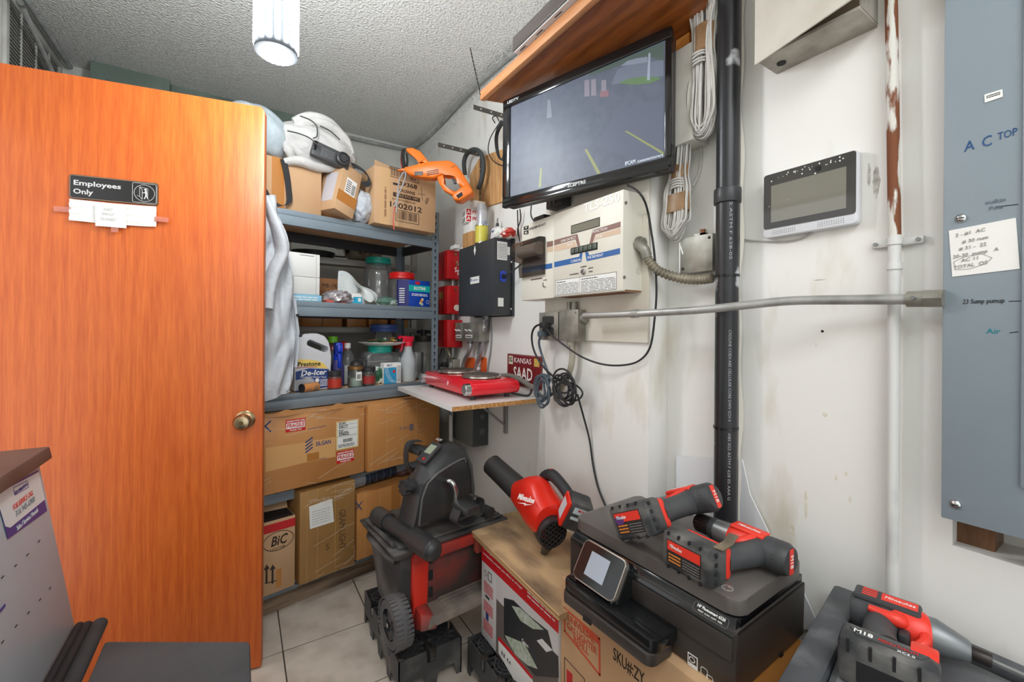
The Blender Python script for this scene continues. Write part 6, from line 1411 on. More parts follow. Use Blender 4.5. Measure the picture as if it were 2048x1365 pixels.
def creases(t_, W, H, n, seed, y=-.0006, rng=(0, 1)):
    rnd = random.Random(seed); m_ = MB()
    for k in range(n):
        x = rnd.uniform(.02, .98) * W; z_ = rnd.choice((rnd.uniform(0, .12), rnd.uniform(.8, 1), rnd.uniform(0, 1))) * H; l_ = rnd.uniform(.03, .16); an = rnd.uniform(-.3, .5)
        p = [(x, z_), (min(x + l_ * .5, W), min(max(z_ + l_ * .5 * an + rnd.uniform(-.004, .004), 0), H)), (min(x + l_, W), min(max(z_ + l_ * an, 0), H))]; ribbon(m_, p, .0012, y)
    o_ = obj('wrap_creases', m_, WRAPL, t_, smooth=0); o_['kind'] = 'stuff'
creases(tD1, .75, D1H, 34, 3)
wavy = MB(); rnd = random.Random(5); 
wavy.sheet(lambda a, b_: (a * .712, -.004 + .006 * math.sin(a * 23), D1H - .006 + b_ * (.014 + .008 * math.sin(a * 17) + .006 * math.sin(a * 41))), 60, 2, .002); obj('torn_top', wavy, CRS, tD1)
tD2, W, D, H = carton('cardboard_box', 'orange carton with taped seams right of the FRAGILE carton, fourth shelf', .420, .845, -.10, .30, z + .002, .888, CARD2)
for f in (.045, .24, .44, .64): obj('seam', MB().box(W * f, W * f + .002, -.0005, .0003, 0, H), mat('light_seam', (214, 164, 104), .5), tD2, smooth=0)
ctext(tD2, 'SILGAN', 808, 857, .022, mat('faded_blue', (120, 104, 110), .7), 18); obj('faded_logo', MB().box(loc(tD2, 819, 860)[0], loc(tD2, 827, 860)[0], -.0005, .0002, loc(tD2, 820, 862)[1], loc(tD2, 820, 849)[1]), MATS['faded_blue'], tD2, smooth=0)
rg = MB(); X, Z = loc(tD2, 841, 856); ring(rg, (X, Z), .030, .026, -.0004, .0015); obj('drawn_circle', rg, MATS['faded_blue'], tD2, smooth=0); text(tD2, '37', X, -.0006, Z, .022, MATS['faded_blue'])
ctext(tD2, 'Lighton', 843, 895, .022, INK, 26, shear=.2); ctext(tD2, 'Amal', 866, 891, .022, INK, 18, shear=.2)
creases(tD2, W, H, 22, 8)
z = LEV[4]
tE0, W, D, H = carton('cardboard_box', 'tan lighter carton with red band on the bottom shelf left', -.30, .10, -.06, .3, z + .002, .43, CARD1)
obj('red_band', MB().box(0, W, -.0006, .0003, H - .048, H - .012), RW, tE0, smooth=0)
ctext(tE0, 'BiC', 557, 1082, .058, BRI, 34, bold=.003, shear=.25, ry=0); ctext(tE0, 'LIGHTER', 556, 1097, .014, BRI, 30)
el = MB(); X, Z = loc(tE0, 557, 1082); ring(el, (X, Z), .062, .042, -.0004, .003); 
for u in (533, 545): 
    a = loc(tE0, u, 1168); b_ = loc(tE0, u, 1140); el.box(a[0] - .004, a[0] + .004, -.0006, .0002, a[1], b_[1]); el.prism([(a[0] - .012, b_[1]), (a[0] + .012, b_[1]), (a[0], b_[1] + .022)], -.0006, .0002)
a = loc(tE0, 530, 1168); b_ = loc(tE0, 552, 1162); ribbon(el, [a, b_], .004, -.0004); obj('print', el, BRI, tE0, smooth=0)
obj('tape', MB().box(loc(tE0, 552, 1150)[0], loc(tE0, 563, 1150)[0], -.0005, .0003, .02, .10), CTAPE, tE0, smooth=0)
obj('top_shade_plate', MB().box(.004, W - .004, .004, D - .004, H - .0005, H + .0006), mat('box_dark', (36, 26, 20), .9), tE0, smooth=0)  # dark cap on the solid carton paints the shade inside an open box
obj('inner_flap', MB().hexa([(.0, .16, H - .02), (W, .10, H - .02), (W, .103, H - .02), (0, .163, H - .02), (0, .19, H + .05), (W, .12, H + .03), (W, .123, H + .03), (0, .193, H + .05)]), CARD1, tE0)
tE, W, D, H = carton('cardboard_box', 'tall olive brown taped carton with white paper on the bottom shelf', .112, .366, -.08, .3, z + .002, .527, CARD3)
q_ = [(618, 1014), (664, 998), (668, 1044), (620, 1059)]; obj('paper_label', MB().prism([loc(tE, *p) for p in q_], -.0007, .0002), WHITE, tE, smooth=0)
lm = MB(); lines(lm, loc(tE, 624, 1040)[0], loc(tE, 660, 1040)[0], loc(tE, 640, 1046)[1], loc(tE, 640, 1016)[1], -.0008, 6, seed=9, h=.12); obj('label_print', lm, GREYINK, tE, smooth=0)
X, Z = loc(tE, 684, 1058); text(tE, 'GRAM LIGHT', X, -.0006, Z, .045, mat('marker_faint', (84, 62, 40), .8), rot=(90, 90, 0), width=.19, shear=.2); ctext(tE, 'S', 655, 1095, .04, MATS['marker_faint'])
for f in (.12, .30, .62): obj('seam', MB().box(W * f, W * f + .002, -.0004, .0003, 0, H), mat('olive_seam', (190, 150, 92), .4), tE, smooth=0)
creases(tE, W, H, 26, 13)
tG, W, D, H = carton('cardboard_box', 'orange carton marked with a blue X behind the rolling tool box', .385, .80, -.06, .3, z + .002, .440, CARD2)
xm_ = MB(); ribbon(xm_, [loc(tG, 712, 1005), loc(tG, 723, 1020)], .005, -.0004); ribbon(xm_, [loc(tG, 724, 1004), loc(tG, 712, 1019)], .005, -.0004); obj('blue_cross', xm_, INKB, tG, smooth=0)
for f in (.10, .30): obj('seam', MB().box(W * f, W * f + .002, -.0004, .0003, 0, H), MATS['light_seam'], tG, smooth=0)
obj('tape', MB().box(W * .45, W * .58, -.0006, .0003, 0, H), CTAPE, tG, smooth=0)
tu = rthing('plastic_roll', 'clear blue-grey plastic sleeve lying on the X-marked carton', 'roll', .405, .03, .485)
obj('sleeve', MB().cyl((0, 0, 0), (.225, 0, .012), .040, n=28), clear('blue_sleeve', (190, 200, 220), .3, .1, body=.5, bodyc=(74, 84, 108)), tu); obj('sleeve_end', MB().cyl((-.03, 0, -.001), (.05, 0, .002), .041, n=28), mat('sleeve_grey', (140, 144, 152), .3), tu)
for k in range(4): obj('ring_mark', MB().cyl((.07 + .04 * k, 0, .0035 + .002 * k), (.0715 + .04 * k, 0, .0036 + .002 * k), .0408, n=28), mat('mark_pale', (150, 156, 170), .4), tu)
tag(obj('dark_red_bag', crumple(rw(.70, .05, .475), .06, .06, .035, .4, 71, floor=.441), mat('bag_maroon', (84, 40, 44), .3, c2=(120, 96, 96), vs=16), smooth=50), 'dark red clear bag beside the plastic sleeve on the carton', 'bag')
# ---------------- second rack against the back wall
ALU = mat('rear_rack_metal', (166, 164, 158), .45, .3)
r2 = thing('rear_rack', 'second metal shelf rack standing against the back wall', 'shelf rack', (.22, 2.86, 0))
for x in (0, .78):
    for y in (0, .28): obj('post', MB().box(x, x + .035, y, y + .035, 0, 1.80, .002), ALU, r2)
for zz in (.45, .87, 1.27, 1.70):
    obj('shelf', MB().box(0, .815, .0, .315, zz - .004, zz), ALU, r2); obj('front_rail', MB().box(0, .815, -.008, 0, zz - .035, zz + .004, .002), ALU, r2)
for k, (x0, x1) in enumerate(((.10, .33), (.36, .48), (.50, .62), (.66, .76))):
    t_ = thing('cardboard_box', ('brown carton on the rear rack, leftmost of four', 'narrow brown carton on the rear rack, second from left', 'narrow brown carton on the rear rack, third from left', 'brown carton on the rear rack beside the gas cylinder')[k], 'box', (.22 + x0, 2.88, 1.27), 0, 'cartons on the rear rack'); obj('carton', MB().box(0, x1 - x0, 0, .22, 0, .16, .002), CARD2, t_); obj('seam', MB().box((x1 - x0) * .48, (x1 - x0) * .5, -.0005, .0003, 0, .16), SEAM, t_, smooth=0)
bq = thing('steel_bowl', 'large steel bowl on the top tier of the rear rack', 'bowl', (.22 + .48, 2.98, 1.70)); obj('bowl', MB().lathe([(.03, 0), (.06, .004), (.11, .035), (.135, .09), (.14, .10), (.132, .10), (.105, .04), (.055, .01), (0, .008)], 40), mat('bowl_steel', (196, 184, 170), .2, 1.0), bq); obj('handle', MB().tube([(-.14, 0, .09), (-.17, 0, .095), (-.17, .03, .095), (-.138, .03, .09)], .005, 8, smooth=4), CHROME, bq)
pan = thing('dark_pan', 'dark pan stacked on the rear rack behind the white cartons', 'pan', (.22 + .17, 3.0, 1.70)); obj('pan', MB().lathe([(0, 0), (.12, 0), (.135, .05), (.13, .05), (.117, .006), (0, .006)], 32), mat('pan_dark', (50, 52, 52), .4, .5), pan); obj('handle', MB().box(.13, .27, -.01, .01, .035, .045, .004), BLACK, pan)
bl2 = thing('steel_bowl', 'small steel bowl on the rear rack above the gas cylinder', 'bowl', (.22 + .715, 3.0, 1.27)); obj('bowl', MB().lathe([(.03, 0), (.06, .004), (.08, .03), (.09, .07), (.086, .07), (.075, .03), (.055, .008), (0, .006)], 32), mat('bowl_steel', (196, 184, 170), .2, 1.0), bl2)
hc2 = thing('white_pipe', 'white plastic pipe bending down the back wall behind the rack', 'pipe', (1.02, 3.16, 1.5)); obj('pipe', MB().tube([Vector((.86, 3.17, 1.86)), Vector((.97, 3.16, 1.84)), Vector((1.01, 3.16, 1.74)), Vector((1.02, 3.16, 1.55)), Vector((1.02, 3.16, 1.0)), Vector((1.02, 3.16, .02))], .02, 12, smooth=6), mat('pvc_white', (212, 208, 194), .4), hc2, world=True); obj('coupling', MB().cyl((0, 0, .04), (0, 0, .10), .027, n=16), MATS['pvc_white'], hc2)
# ---------------- jacket hanging in front of the rack
JK = mat('white_jacket', (206, 210, 214), .8, c2=(192, 197, 203), vs=7, bump=.6, bs=15, bdist=.018)
jk = rthing('jacket', 'white cotton jacket hanging in front of the rack beside the door edge', 'jacket', -.05, -.12, .97)
J = lambda u, v: loc(jk, u + 5, v)
edge = [(546, 396), (556, 425), (569, 462), (576, 490), (577, 512), (583, 545), (588, 590), (592, 640), (596, 675), (594, 705), (588, 740), (584, 768), (581, 793)]
er = [J(*p) for p in edge]
def jf(a, b_):
    # a: 0 top .. 1 bottom, b: 0 left .. 1 right edge
    i = a * (len(er) - 1); k = min(int(i), len(er) - 2); f = i - k
    xr = er[k][0] * (1 - f) + er[k + 1][0] * f; zr = er[k][1] * (1 - f) + er[k + 1][1] * f
    xl = -.16; x = xl + (xr - xl) * b_
    y = .024 * math.sin(b_ * 13 + a * 3 + 1.2 * math.sin(a * 5)) * (.3 + .7 * a) + .012 * math.sin(b_ * 5 - a * 4) + .010 * math.sin(a * 14 + b_ * 6) * (1 - a) + .02 * (b_ > .97) + .010 * math.sin(a * 27 + b_ * 11 + 2 * math.sin(b_ * 7)) + .007 * math.sin(b_ * 33 + a * 12)
    return (x, y, zr + .012 * math.sin(b_ * 9) * (a > .98))
obj('cloth', MB().sheet(jf, 60, 40, .003), JK, jk, smooth=70)
slv = MB(); sp_ = [J(538, 400), J(552, 440), J(566, 480), J(570, 512), J(556, 545), J(545, 580), J(538, 620)]
slv.tube([(p[0] - .03, -.022 - .008 * math.sin(i * 1.1), p[1]) for i, p in enumerate(sp_)], [.02, .032, .040, .042, .044, .046, .046], 18, smooth=6, flat=.55)
obj('sleeve', slv, JK, jk, smooth=70)
pk = MB(); pp2 = [J(588, 600), J(592, 640), J(595, 672), J(594, 700), J(590, 735)]
pk.tube([(p[0] - .004, .012, p[1]) for p in pp2], .012, 10, smooth=4, flat=.5); obj('button_band', pk, mat('jacket_band', (196, 202, 210), .8), jk, smooth=70)
for p in ((590, 631), (596, 672)): X, Z = J(*p); obj('button', MB().cyl((X - .002, -.004, Z), (X - .002, -.010, Z), .006, n=12), INK, jk)
obj('hanger_hook', MB().tube([(-.10, .02, er[0][1] + .02), (-.10, .03, er[0][1] + .05), (-.10, .10, er[0][1] + .06), (-.10, .12, er[0][1] + .03)], .003, 8, smooth=5), STEEL, jk)
# ---------------- orange saw tied up at the ceiling corner
ORG = mat('saw_orange', (240, 120, 30), .35)
sa0 = at(800, 352, 2.2); sa1 = at(945, 385, 2.2)
# saw local frame faces the viewer: x right, z up
fa = math.atan2(RT.y, RT.x) - R(4)
S0 = at(870, 360, 2.2)
saw = thing('cordless_saw', 'orange cordless saw hanging tied up beside the crowns carton', 'saw', S0, fa)
sp2 = lambda u, v: loc(saw, u, v)
c8 = lambda x, y: sp2(640 + x / 5.689, 220 + y / 5.689)
body = [c8(*p) for p in ((960, 672), (1140, 640), (1280, 610), (1440, 592), (1500, 600), (1560, 640), (1620, 720), (1680, 820), (1740, 905), (1690, 960), (1640, 900), (1590, 830), (1540, 800), (1500, 740), (1430, 735), (1400, 760), (1290, 800), (1180, 785), (1050, 765), (985, 725))]
mbd = MB().prism(body, -.03, .03, bev=.012, seg=3); obj('body', mbd, ORG, saw, smooth=60)
lowr = [c8(*p) for p in ((1330, 770), (1400, 735), (1425, 760), (1405, 800), (1400, 860), (1430, 900), (1560, 940), (1520, 985), (1410, 925), (1370, 860))]
obj('guard_loop', MB().prism(lowr, -.020, .020, bev=.008, seg=3), ORG, saw, smooth=60)
foot = [c8(*p) for p in ((1515, 1000), (1540, 965), (1665, 870), (1745, 920), (1750, 965), (1610, 1055), (1540, 1045))]
obj('battery_foot', MB().prism(foot, -.038, .038, bev=.008), ORG, saw, smooth=50); 
ft = [c8(*p) for p in ((1565, 1000), (1630, 960), (1640, 1000), (1590, 1035))]; obj('battery_contacts', MB().prism(ft, -.040, -.036), INK, saw)
hnd = [c8(*p) for p in ((990, 445), (1060, 440), (1150, 480), (1210, 560), (1265, 625), (1200, 632), (1170, 585), (1145, 580), (1150, 640), (1125, 642), (1125, 560), (1050, 525), (985, 480))]
obj('front_handle', MB().prism(hnd, -.018, .018, bev=.009, seg=3), ORG, saw, smooth=60)
tip = [c8(*p) for p in ((885, 690), (985, 672), (990, 700), (900, 700))]; obj('shoe', MB().prism(tip, -.015, .015, bev=.003), ORG, saw)
a = c8(1095, 770); b_ = c8(1190, 725); obj('grip_button', MB().box(a[0], b_[0], -.033, -.028, a[1], b_[1], .002), mat('saw_grey', (96, 92, 90), .5), saw)
for k in range(3):
    a = c8(1235, 715 + 20 * k + 12); b_ = c8(1365, 692 + 20 * k + 12); ribm = MB(); ribbon(ribm, [a, b_], .004, -.0298); obj('vent_slot', ribm, INK, saw, smooth=0)
tr = [c8(*p) for p in ((1500, 760), (1535, 800), (1555, 835), (1525, 845), (1505, 800))]; obj('trigger', MB().prism(tr, -.009, .009, bev=.003), mat('saw_trigger', (70, 70, 70), .5), saw)
lgm = MB(); ribbon(lgm, [c8(1512, 680), c8(1545, 662)], .003, -.0298); obj('logo_mark', lgm, INK, saw, smooth=0)
tiew = thing('tie_cords', 'black, grey and red cords tying the orange saw to the ceiling conduit', 'cord', at(808, 330, 2.2))
c8w = lambda x, y, t: at(640 + x / 5.689, 220 + y / 5.689, t)
obj('black_tie', MB().tube([onZ(808, 300, 2.63), c8w(945, 480, 2.6), c8w(945, 560, 2.3), c8w(960, 660, 2.2)], .010, 8, smooth=5).tube([c8w(985, 500, 2.5), c8w(995, 570, 2.3), c8w(985, 665, 2.2)], .006, 8, smooth=5), CORD, tiew, world=True)
obj('grey_tie', MB().tube([c8w(960, 700, 2.19), c8w(905, 790, 2.18), c8w(885, 920, 2.18), c8w(870, 1170, 2.18)], .0035, 6, smooth=6).tube([c8w(975, 700, 2.19), c8w(965, 790, 2.18), c8w(900, 950, 2.18), c8w(845, 1100, 2.18)], .0035, 6, smooth=6), mat('grey_tie', (150, 152, 156), .5), tiew, world=True)
obj('red_tie', MB().tube([onZ(804, 300, 2.63), c8w(920, 560, 2.4), c8w(938, 670, 2.22)], .003, 6, smooth=5).tube([c8w(850, 1100, 2.18), c8w(835, 1250, 2.18), c8w(840, 1340, 2.17), c8w(850, 1362, 2.17)], .003, 6, smooth=5), mat('red_tie', (196, 70, 56), .5), tiew, world=True)
# ================================================================== LOWER GROUP
# ---------------- bottle crates
CRB = mat('crate_black', (58, 59, 61), .5, c2=(112, 109, 103), vs=8, thr=(.5, .8), detail=8)
def crate(label, x0, y0, nx, ny, pitch=.116, h=.13):
    t_ = thing('bottle_crate', label, 'crate', (x0, y0, 0), 0, 'black bottle crates')
    W, D = nx * pitch, ny * pitch
    def wall(L, axis, off):
        n = max(2, round(L / pitch)); pts = [(0, h), (0, 0)]
        p = L / n
        for k in range(n):
            a = k * p
            pts += [(a + p * .16, 0), (a + p * .24, .045), (a + p * .76, .045), (a + p * .84, 0)]
        pts += [(L, 0), (L, h)]
        for k in reversed(range(1, n)):
            a = k * p; pts += [(a + p * .16, h), (a + p * .13, h - .045), (a - p * .13, h - .045), (a - p * .16, h)]
        M = TM(0, off, 0) if axis == 'x' else Matrix.Translation((off, 0, 0)) @ Matrix.Rotation(R(90), 4, 'Z')
        obj('side_wall', MB().prism(pts, 0, .004, M=M), CRB, t_)
    wall(W, 'x', 0); wall(W, 'x', D - .004); wall(D, 'y', .004); wall(D, 'y', W)
    m_ = MB()
    for i in range(1, nx): m_.box(i * pitch - .0015, i * pitch + .0015, .004, D - .004, .05, h - .012)
    for j in range(1, ny): m_.box(.004, W - .004, j * pitch - .0015, j * pitch + .0015, .05, h - .012)
    obj('dividers', m_, CRB, t_)
    proto = None
    for i in range(nx):
        for j in range(ny):
            if proto is None:
                c = MB()
                for r_, zt in ((.040, h - .006), (.027, h - .004), (.013, h - .002)): c.lathe([(r_ - .002, zt - .012), (r_ + .002, zt - .012), (r_ + .002, zt), (r_ - .002, zt), (r_ - .002, zt - .012)], 24)
                for k in range(10):
                    a = 2 * math.pi * k / 10; c.box(.013, .052, -.0012, .0012, h - .014, h - .004, M=Matrix.Rotation(a, 4, 'Z'))
                c.lathe([(.013, h - .02), (0, h - .02)], 20); c.cyl((0, 0, .05), (0, 0, h - .014), .004, n=8)
                proto = o = obj('cell_hub', c, CRB, t_)
            else: o = proto.copy(); COL.objects.link(o)
            o.location = ((i + .5) * pitch, (j + .5) * pitch, 0)
    return t_
crate('black plastic bottle crate on the floor under the rolling tool box', .462, 1.425, 2, 4, .118)
crate('black plastic bottle crate on the floor under the red printer carton', .715, .945, 3, 4, .116)
# ---------------- rolling tool box
REDD = mat('dusty_red', (176, 44, 34), .6, c2=(78, 62, 56), vs=5, thr=(.40, .62), detail=8); STEPD = mat('dusty_step', (84, 78, 73), .7, c2=(136, 124, 112), vs=8, thr=(.4, .7), detail=9); PANELD = mat('dusty_front', (66, 56, 52), .6, c2=(150, 46, 36), vs=3.2, thr=(.48, .66), detail=8)
tbx = thing('rolling_tool_box', 'dusty black and red rolling tool box on a black crate', 'tool box', (.515, 1.458, .171), R(5.5))
BW, BD, BH = .37, .30, .295
obj('body', MB().taper((-.015, BW - .02, .015, BD - .02), (-.045, BW, 0, BD), .03, BH, .012), DUSTY, tbx)
obj('front_panel', MB().box(.055, BW - .045, -.012, .02, .10, BH - .02, .006), PANELD, tbx)
obj('corner_post', MB().taper((.002, .055, -.016, .012), (-.001, .06, -.022, .012), .05, BH + .005, .006), mat('red_post', (216, 50, 34), .5, c2=(170, 60, 46), vs=9, thr=(.55, .8)), tbx)
obj('corner_post', MB().taper((BW - .05, BW - .0, -.016, .05), (BW - .055, BW + .004, -.022, .05), .05, BH + .005, .006), MATS['red_post'], tbx)
sl_ = MB()
for k in range(3): sl_.box(.062, .078, -.016, -.01, .13 + .06 * k, .165 + .06 * k, .002)
obj('slots', sl_, INK, tbx)
obj('foot_step', MB().hexa([(.02, -.090, .070), (BW - .01, -.090, .070), (BW - .01, .02, .045), (.02, .02, .045), (.04, -.080, .100), (BW - .03, -.080, .100), (BW - .03, .02, .115), (.04, .02, .115)], .008), STEPD, tbx)
obj('step_corner', MB().hexa([(.0, -.080, .068), (.055, -.096, .066), (.055, .0, .04), (.0, .0, .04), (.008, -.06, .115), (.055, -.075, .10), (.055, .0, .12), (.008, .0, .12)], .006), REDD, tbx)
rb_ = MB()
for k in range(5): rb_.tube([(.10, -.075 + .016 * k, .099 + .003 * k), (BW - .05, -.075 + .016 * k, .099 + .003 * k)], .004, 8)
obj('step_ribs', rb_, STEPD, tbx)
# lid
LX0, LX1, LY0, LY1 = -.080, .41, -.035, .320
obj('lid', MB().taper((LX0 + .02, LX1 - .02, LY0 + .02, LY1 - .02), (LX0, LX1, LY0, LY1), BH + .002, BH + .035, .006).box(LX0 + .03, LX1 - .02, LY0 + .025, LY1 - .02, BH + .035, BH + .048, .006), DUSTY, tbx)
obj('lid_rim', MB().box(-.005, LX1 - .01, LY0 - .008, LY0 + .012, BH - .015, BH + .022, .004), REDD, tbx)
lt = MB(); lt.box(.24, .33, LY0 - .02, LY0 + .01, BH - .05, BH + .01, .006); obj('latch', lt, mat('latch_red', (186, 62, 48), .55, c2=(120, 80, 70), vs=20), tbx)
obj('latch', MB().box(.0, .07, LY0 - .012, LY0 + .03, BH + .02, BH + .046, .005), REDD, tbx)
rl = MB()
for k in range(3): rl.box(.22, LX1 - .03, LY0 + .03 + .022 * k, LY0 + .04 + .022 * k, BH + .046, BH + .056, .002)
obj('lid_ribs', rl, DUSTY, tbx); rl = MB(); rl.tube([(LX0 + .02, LY0 + .05, BH + .05), (LX0 + .015, LY1 - .06, BH + .05)], .008, 8); obj('lid_bead', rl, DUSTY, tbx)
hd_ = MB(); hd_.tube([(LX0 + .03, LY1 - .05, BH - .01), (LX0 + .014, LY1 - .1, BH - .004), (LX0 + .014, LY0 + .1, BH - .004), (LX0 + .03, LY0 + .05, BH - .01)], .012, 8, smooth=4); obj('side_handle', hd_, DUSTY, tbx)
def wheel(x, y, z):
    wv = obj('wheel', MB().lathe([(.050, -.026), (.076, -.026), (.083, -.019), (.085, -.008), (.085, .012), (.081, .022), (.073, .026), (.050, .026)], 40, M=TM(x, y, z, ry=90)), mat('tyre', (84, 84, 86), .85, c2=(104, 103, 101), vs=10), tbx)
    tr_ = MB()
    for k in range(36):
        a = 360 * k / 36
        for s in (-1, 1): tr_.box(-.018 * 1 + .0, .018, -.005, .005, .0835, .0868, M=TM(x + s * .012, y, z, rx=a + (5 if s > 0 else 0)))
    obj('tread', tr_, MATS['tyre'], wv)
    obj('hub', MB().lathe([(.050, -.022), (.048, -.012), (.030, -.008), (.016, -.02), (0, -.02)], 32, M=TM(x, y, z, ry=90)), DUSTY, wv)
    hb = MB()
    for k in range(3): hb.prism([(-.014, .018), (.014, .018), (.022, .046), (-.022, .046)], -.010, .016, M=TM(x - .012, y, z) @ Matrix.Rotation(R(120 * k + 20), 4, 'X') @ Matrix.Rotation(R(90), 4, 'Z'), bev=.002)
    obj('spokes', hb, DUSTY, wv); obj('axle_cap', MB().cyl((x - .02, y, z), (x - .030, y, z), .008, n=14), CHROME, wv)
wheel(-.054, .006, .080)
wheel(BW + .04, .006, .080)
# ---------------- mini exercise bike
tL = onZ(755, 1016, .575); tR = onZ(866, 1086, .575)
d1 = (tR - tL).normalized(); bang = math.atan2(d1.x, -d1.y)
mid = (tL + tR) / 2
TZ = .171 + BH + .048
bk = thing('exercise_bike', 'black mini pedal exerciser with a small display, standing on the tool box', 'exercise bike', (mid.x, mid.y, TZ + .001), bang)
HL2 = (tR - tL).length / 2
BKB = mat('bike_black', (46, 47, 48), .40, c2=(84, 83, 82), vs=6, thr=(.55, .9), detail=8)
obj('front_bar', MB().tube([(0, HL2, .030), (0, -HL2 + .01, .030)], .027, 20), BKB, bk)
cap = MB(); cap.tube([(0, -HL2 * .35, .033), (0, -HL2 + .004, .033)], .035, 24); cap.sphere((0, -HL2 + .006, .033), .035, (1, .8, 1), 20); obj('end_cap', cap, BKB, bk)
obj('end_cap', MB().tube([(0, HL2 * .55, .032), (0, HL2, .032)], .032, 20).sphere((0, HL2, .032), .032, (1, .5, 1), 16), BKB, bk)
obj('rear_bar', MB().tube([(.33, .12, .030), (.33, -.10, .030)], .022, 18), BKB, bk)
c4 = lambda x, y: (700 + x / 2.703, 860 + y / 2.703)
YN, YFr = -.052, .052
NP = [loc(bk, *c4(*p), YN) for p in ((345, 530), (392, 300), (416, 280), (470, 238), (540, 188), (598, 148), (634, 160), (655, 250), (657, 375), (640, 410))]
prof_top = [loc(bk, *c4(*p), 0.0) for p in ((296, 535), (330, 330), (345, 262), (368, 200), (470, 88), (540, 60), (600, 84), (648, 170), (664, 300), (660, 400))]
rings = []
for (n_, t_) in zip(NP, prof_top):
    mx_ = lambda f: (n_[0] + (t_[0] - n_[0]) * f, n_[1] + (t_[1] - n_[1]) * f)
    a1_ = mx_(.35); a2_ = mx_(.82)
    rings.append([(n_[0], YN, n_[1]), (a1_[0], YN + .008, a1_[1]), (a2_[0], -.024, a2_[1]), (t_[0], 0, t_[1]), (a2_[0], .024, a2_[1]), (a1_[0], YFr - .008, a1_[1]), (n_[0], YFr, n_[1])])
obj('hood', MB().loft(rings), BKB, bk, smooth=50)
hs_ = MB(); hs_.prism([(x, z) for x, z in NP], YN + .001, YFr - .001, bev=.003); obj('housing', hs_, BKB, bk)
rm_ = MB(); rr_p = [loc(bk, *c4(*p), YN) for p in ((372, 520), (418, 292), (598, 160), (625, 175))]
rm_.tube([(x, YN - .001, z) for x, z in rr_p], .004, 8, smooth=3); obj('housing_ridge', rm_, mat('ridge_grey', (92, 92, 92), .4), bk)
pA, pB = prof_top[3], prof_top[4]; ang_ = math.atan2(pB[1] - pA[1], pB[0] - pA[0])
mxp = ((pA[0] + pB[0]) / 2, (pA[1] + pB[1]) / 2)
MD_ = Matrix.Translation((mxp[0] - .004, 0, mxp[1] + .004)) @ Matrix.Rotation(-ang_, 4, 'Y')
dsp = obj('display_housing', MB().box(-.035, .06, -.030, .030, -.006, .006, .003, M=MD_), BLACK, bk)
obj('lcd', MB().box(.005, .045, -.020, .020, .006, .0068, M=MD_), mat('lcd_green', (150, 160, 138), .3), dsp)
obj('red_button', MB().cyl((-.020, -.012, .006), (-.020, -.012, .010), .005, n=14, M=MD_), LRED, dsp)
text(dsp, 'AGM', .072, 0, .0075, .016, mat('pale_logo', (190, 190, 190), .5), rot=(0, 0, -90), M=MD_) 
kx_, kz_ = loc(bk, *c4(300, 315), 0.0)
kn_ = MB(); kn_.cyl((kx_ + .03, 0, kz_), (kx_ - .012, 0, kz_ + .004), .024, n=24)
for k in range(8):
    a = 2 * math.pi * k / 8; kn_.cyl((kx_ + .005, math.cos(a) * .023, kz_ + math.sin(a) * .023), (kx_ - .014, math.cos(a) * .023, kz_ + .004 + math.sin(a) * .023), .006, n=8)
obj('tension_knob', kn_, BKB, bk)
cK = lambda x, y, yy: Vector((loc(bk, *c4(x, y), yy)[0], yy, loc(bk, *c4(x, y), yy)[1]))
ck = MB(); ck.tube([cK(515, 278, YN), cK(530, 276, YN - .03), cK(556, 292, YN - .05), cK(570, 335, YN - .055), cK(572, 380, YN - .055)], .0095, 12, smooth=5); obj('crank', ck, CHROME, bk)
a1 = cK(575, 392, YN - .05); 
pd = MB(); pd.hexa([a1 + Vector(p) for p in ((-.03, -.10, -.018), (.03, -.10, -.018), (.03, -.005, -.018), (-.03, -.005, -.018), (-.03, -.10, .012), (.03, -.10, .012), (.03, -.005, .012), (-.03, -.005, .012))], .006)
po = obj('pedal', pd, BKB, bk)
obj('pedal_strap', MB().strip([a1 + Vector(p) for p in ((-.035, -.05, .0), (-.05, -.05, -.04), (.0, -.05, -.062), (.06, -.05, -.04), (.07, -.05, .01), (.03, -.05, .03))], .045, .003, (0, 1, 0), smooth=5), BKB, po)
a2 = cK(400, 120, YFr + .05)
pd = MB(); pd.tube([a2 + Vector((.0, -.04, 0)), a2 + Vector((-.0, .09, .0))], .018, 14); pd.box(a2.x - .028, a2.x + .028, a2.y - .005, a2.y + .085, a2.z - .012, a2.z + .012, .005); po = obj('pedal', pd, BKB, bk)
obj('crank', MB().tube([cK(520, 270, YFr), cK(520, 268, YFr + .025), a2 + Vector((.03, -.03, -.02)), a2 + Vector((0, -.03, 0))], .009, 12, smooth=5), CHROME, bk)
obj('pedal_strap', MB().strip([a2 + Vector(p) for p in ((.03, .06, .0), (.045, .06, -.06), (.01, .06, -.115), (-.035, .06, -.07), (-.045, .06, -.01), (-.03, .06, .03), (.02, .06, .03))], .035, .003, (0, 1, 0), smooth=5), BKB, po)
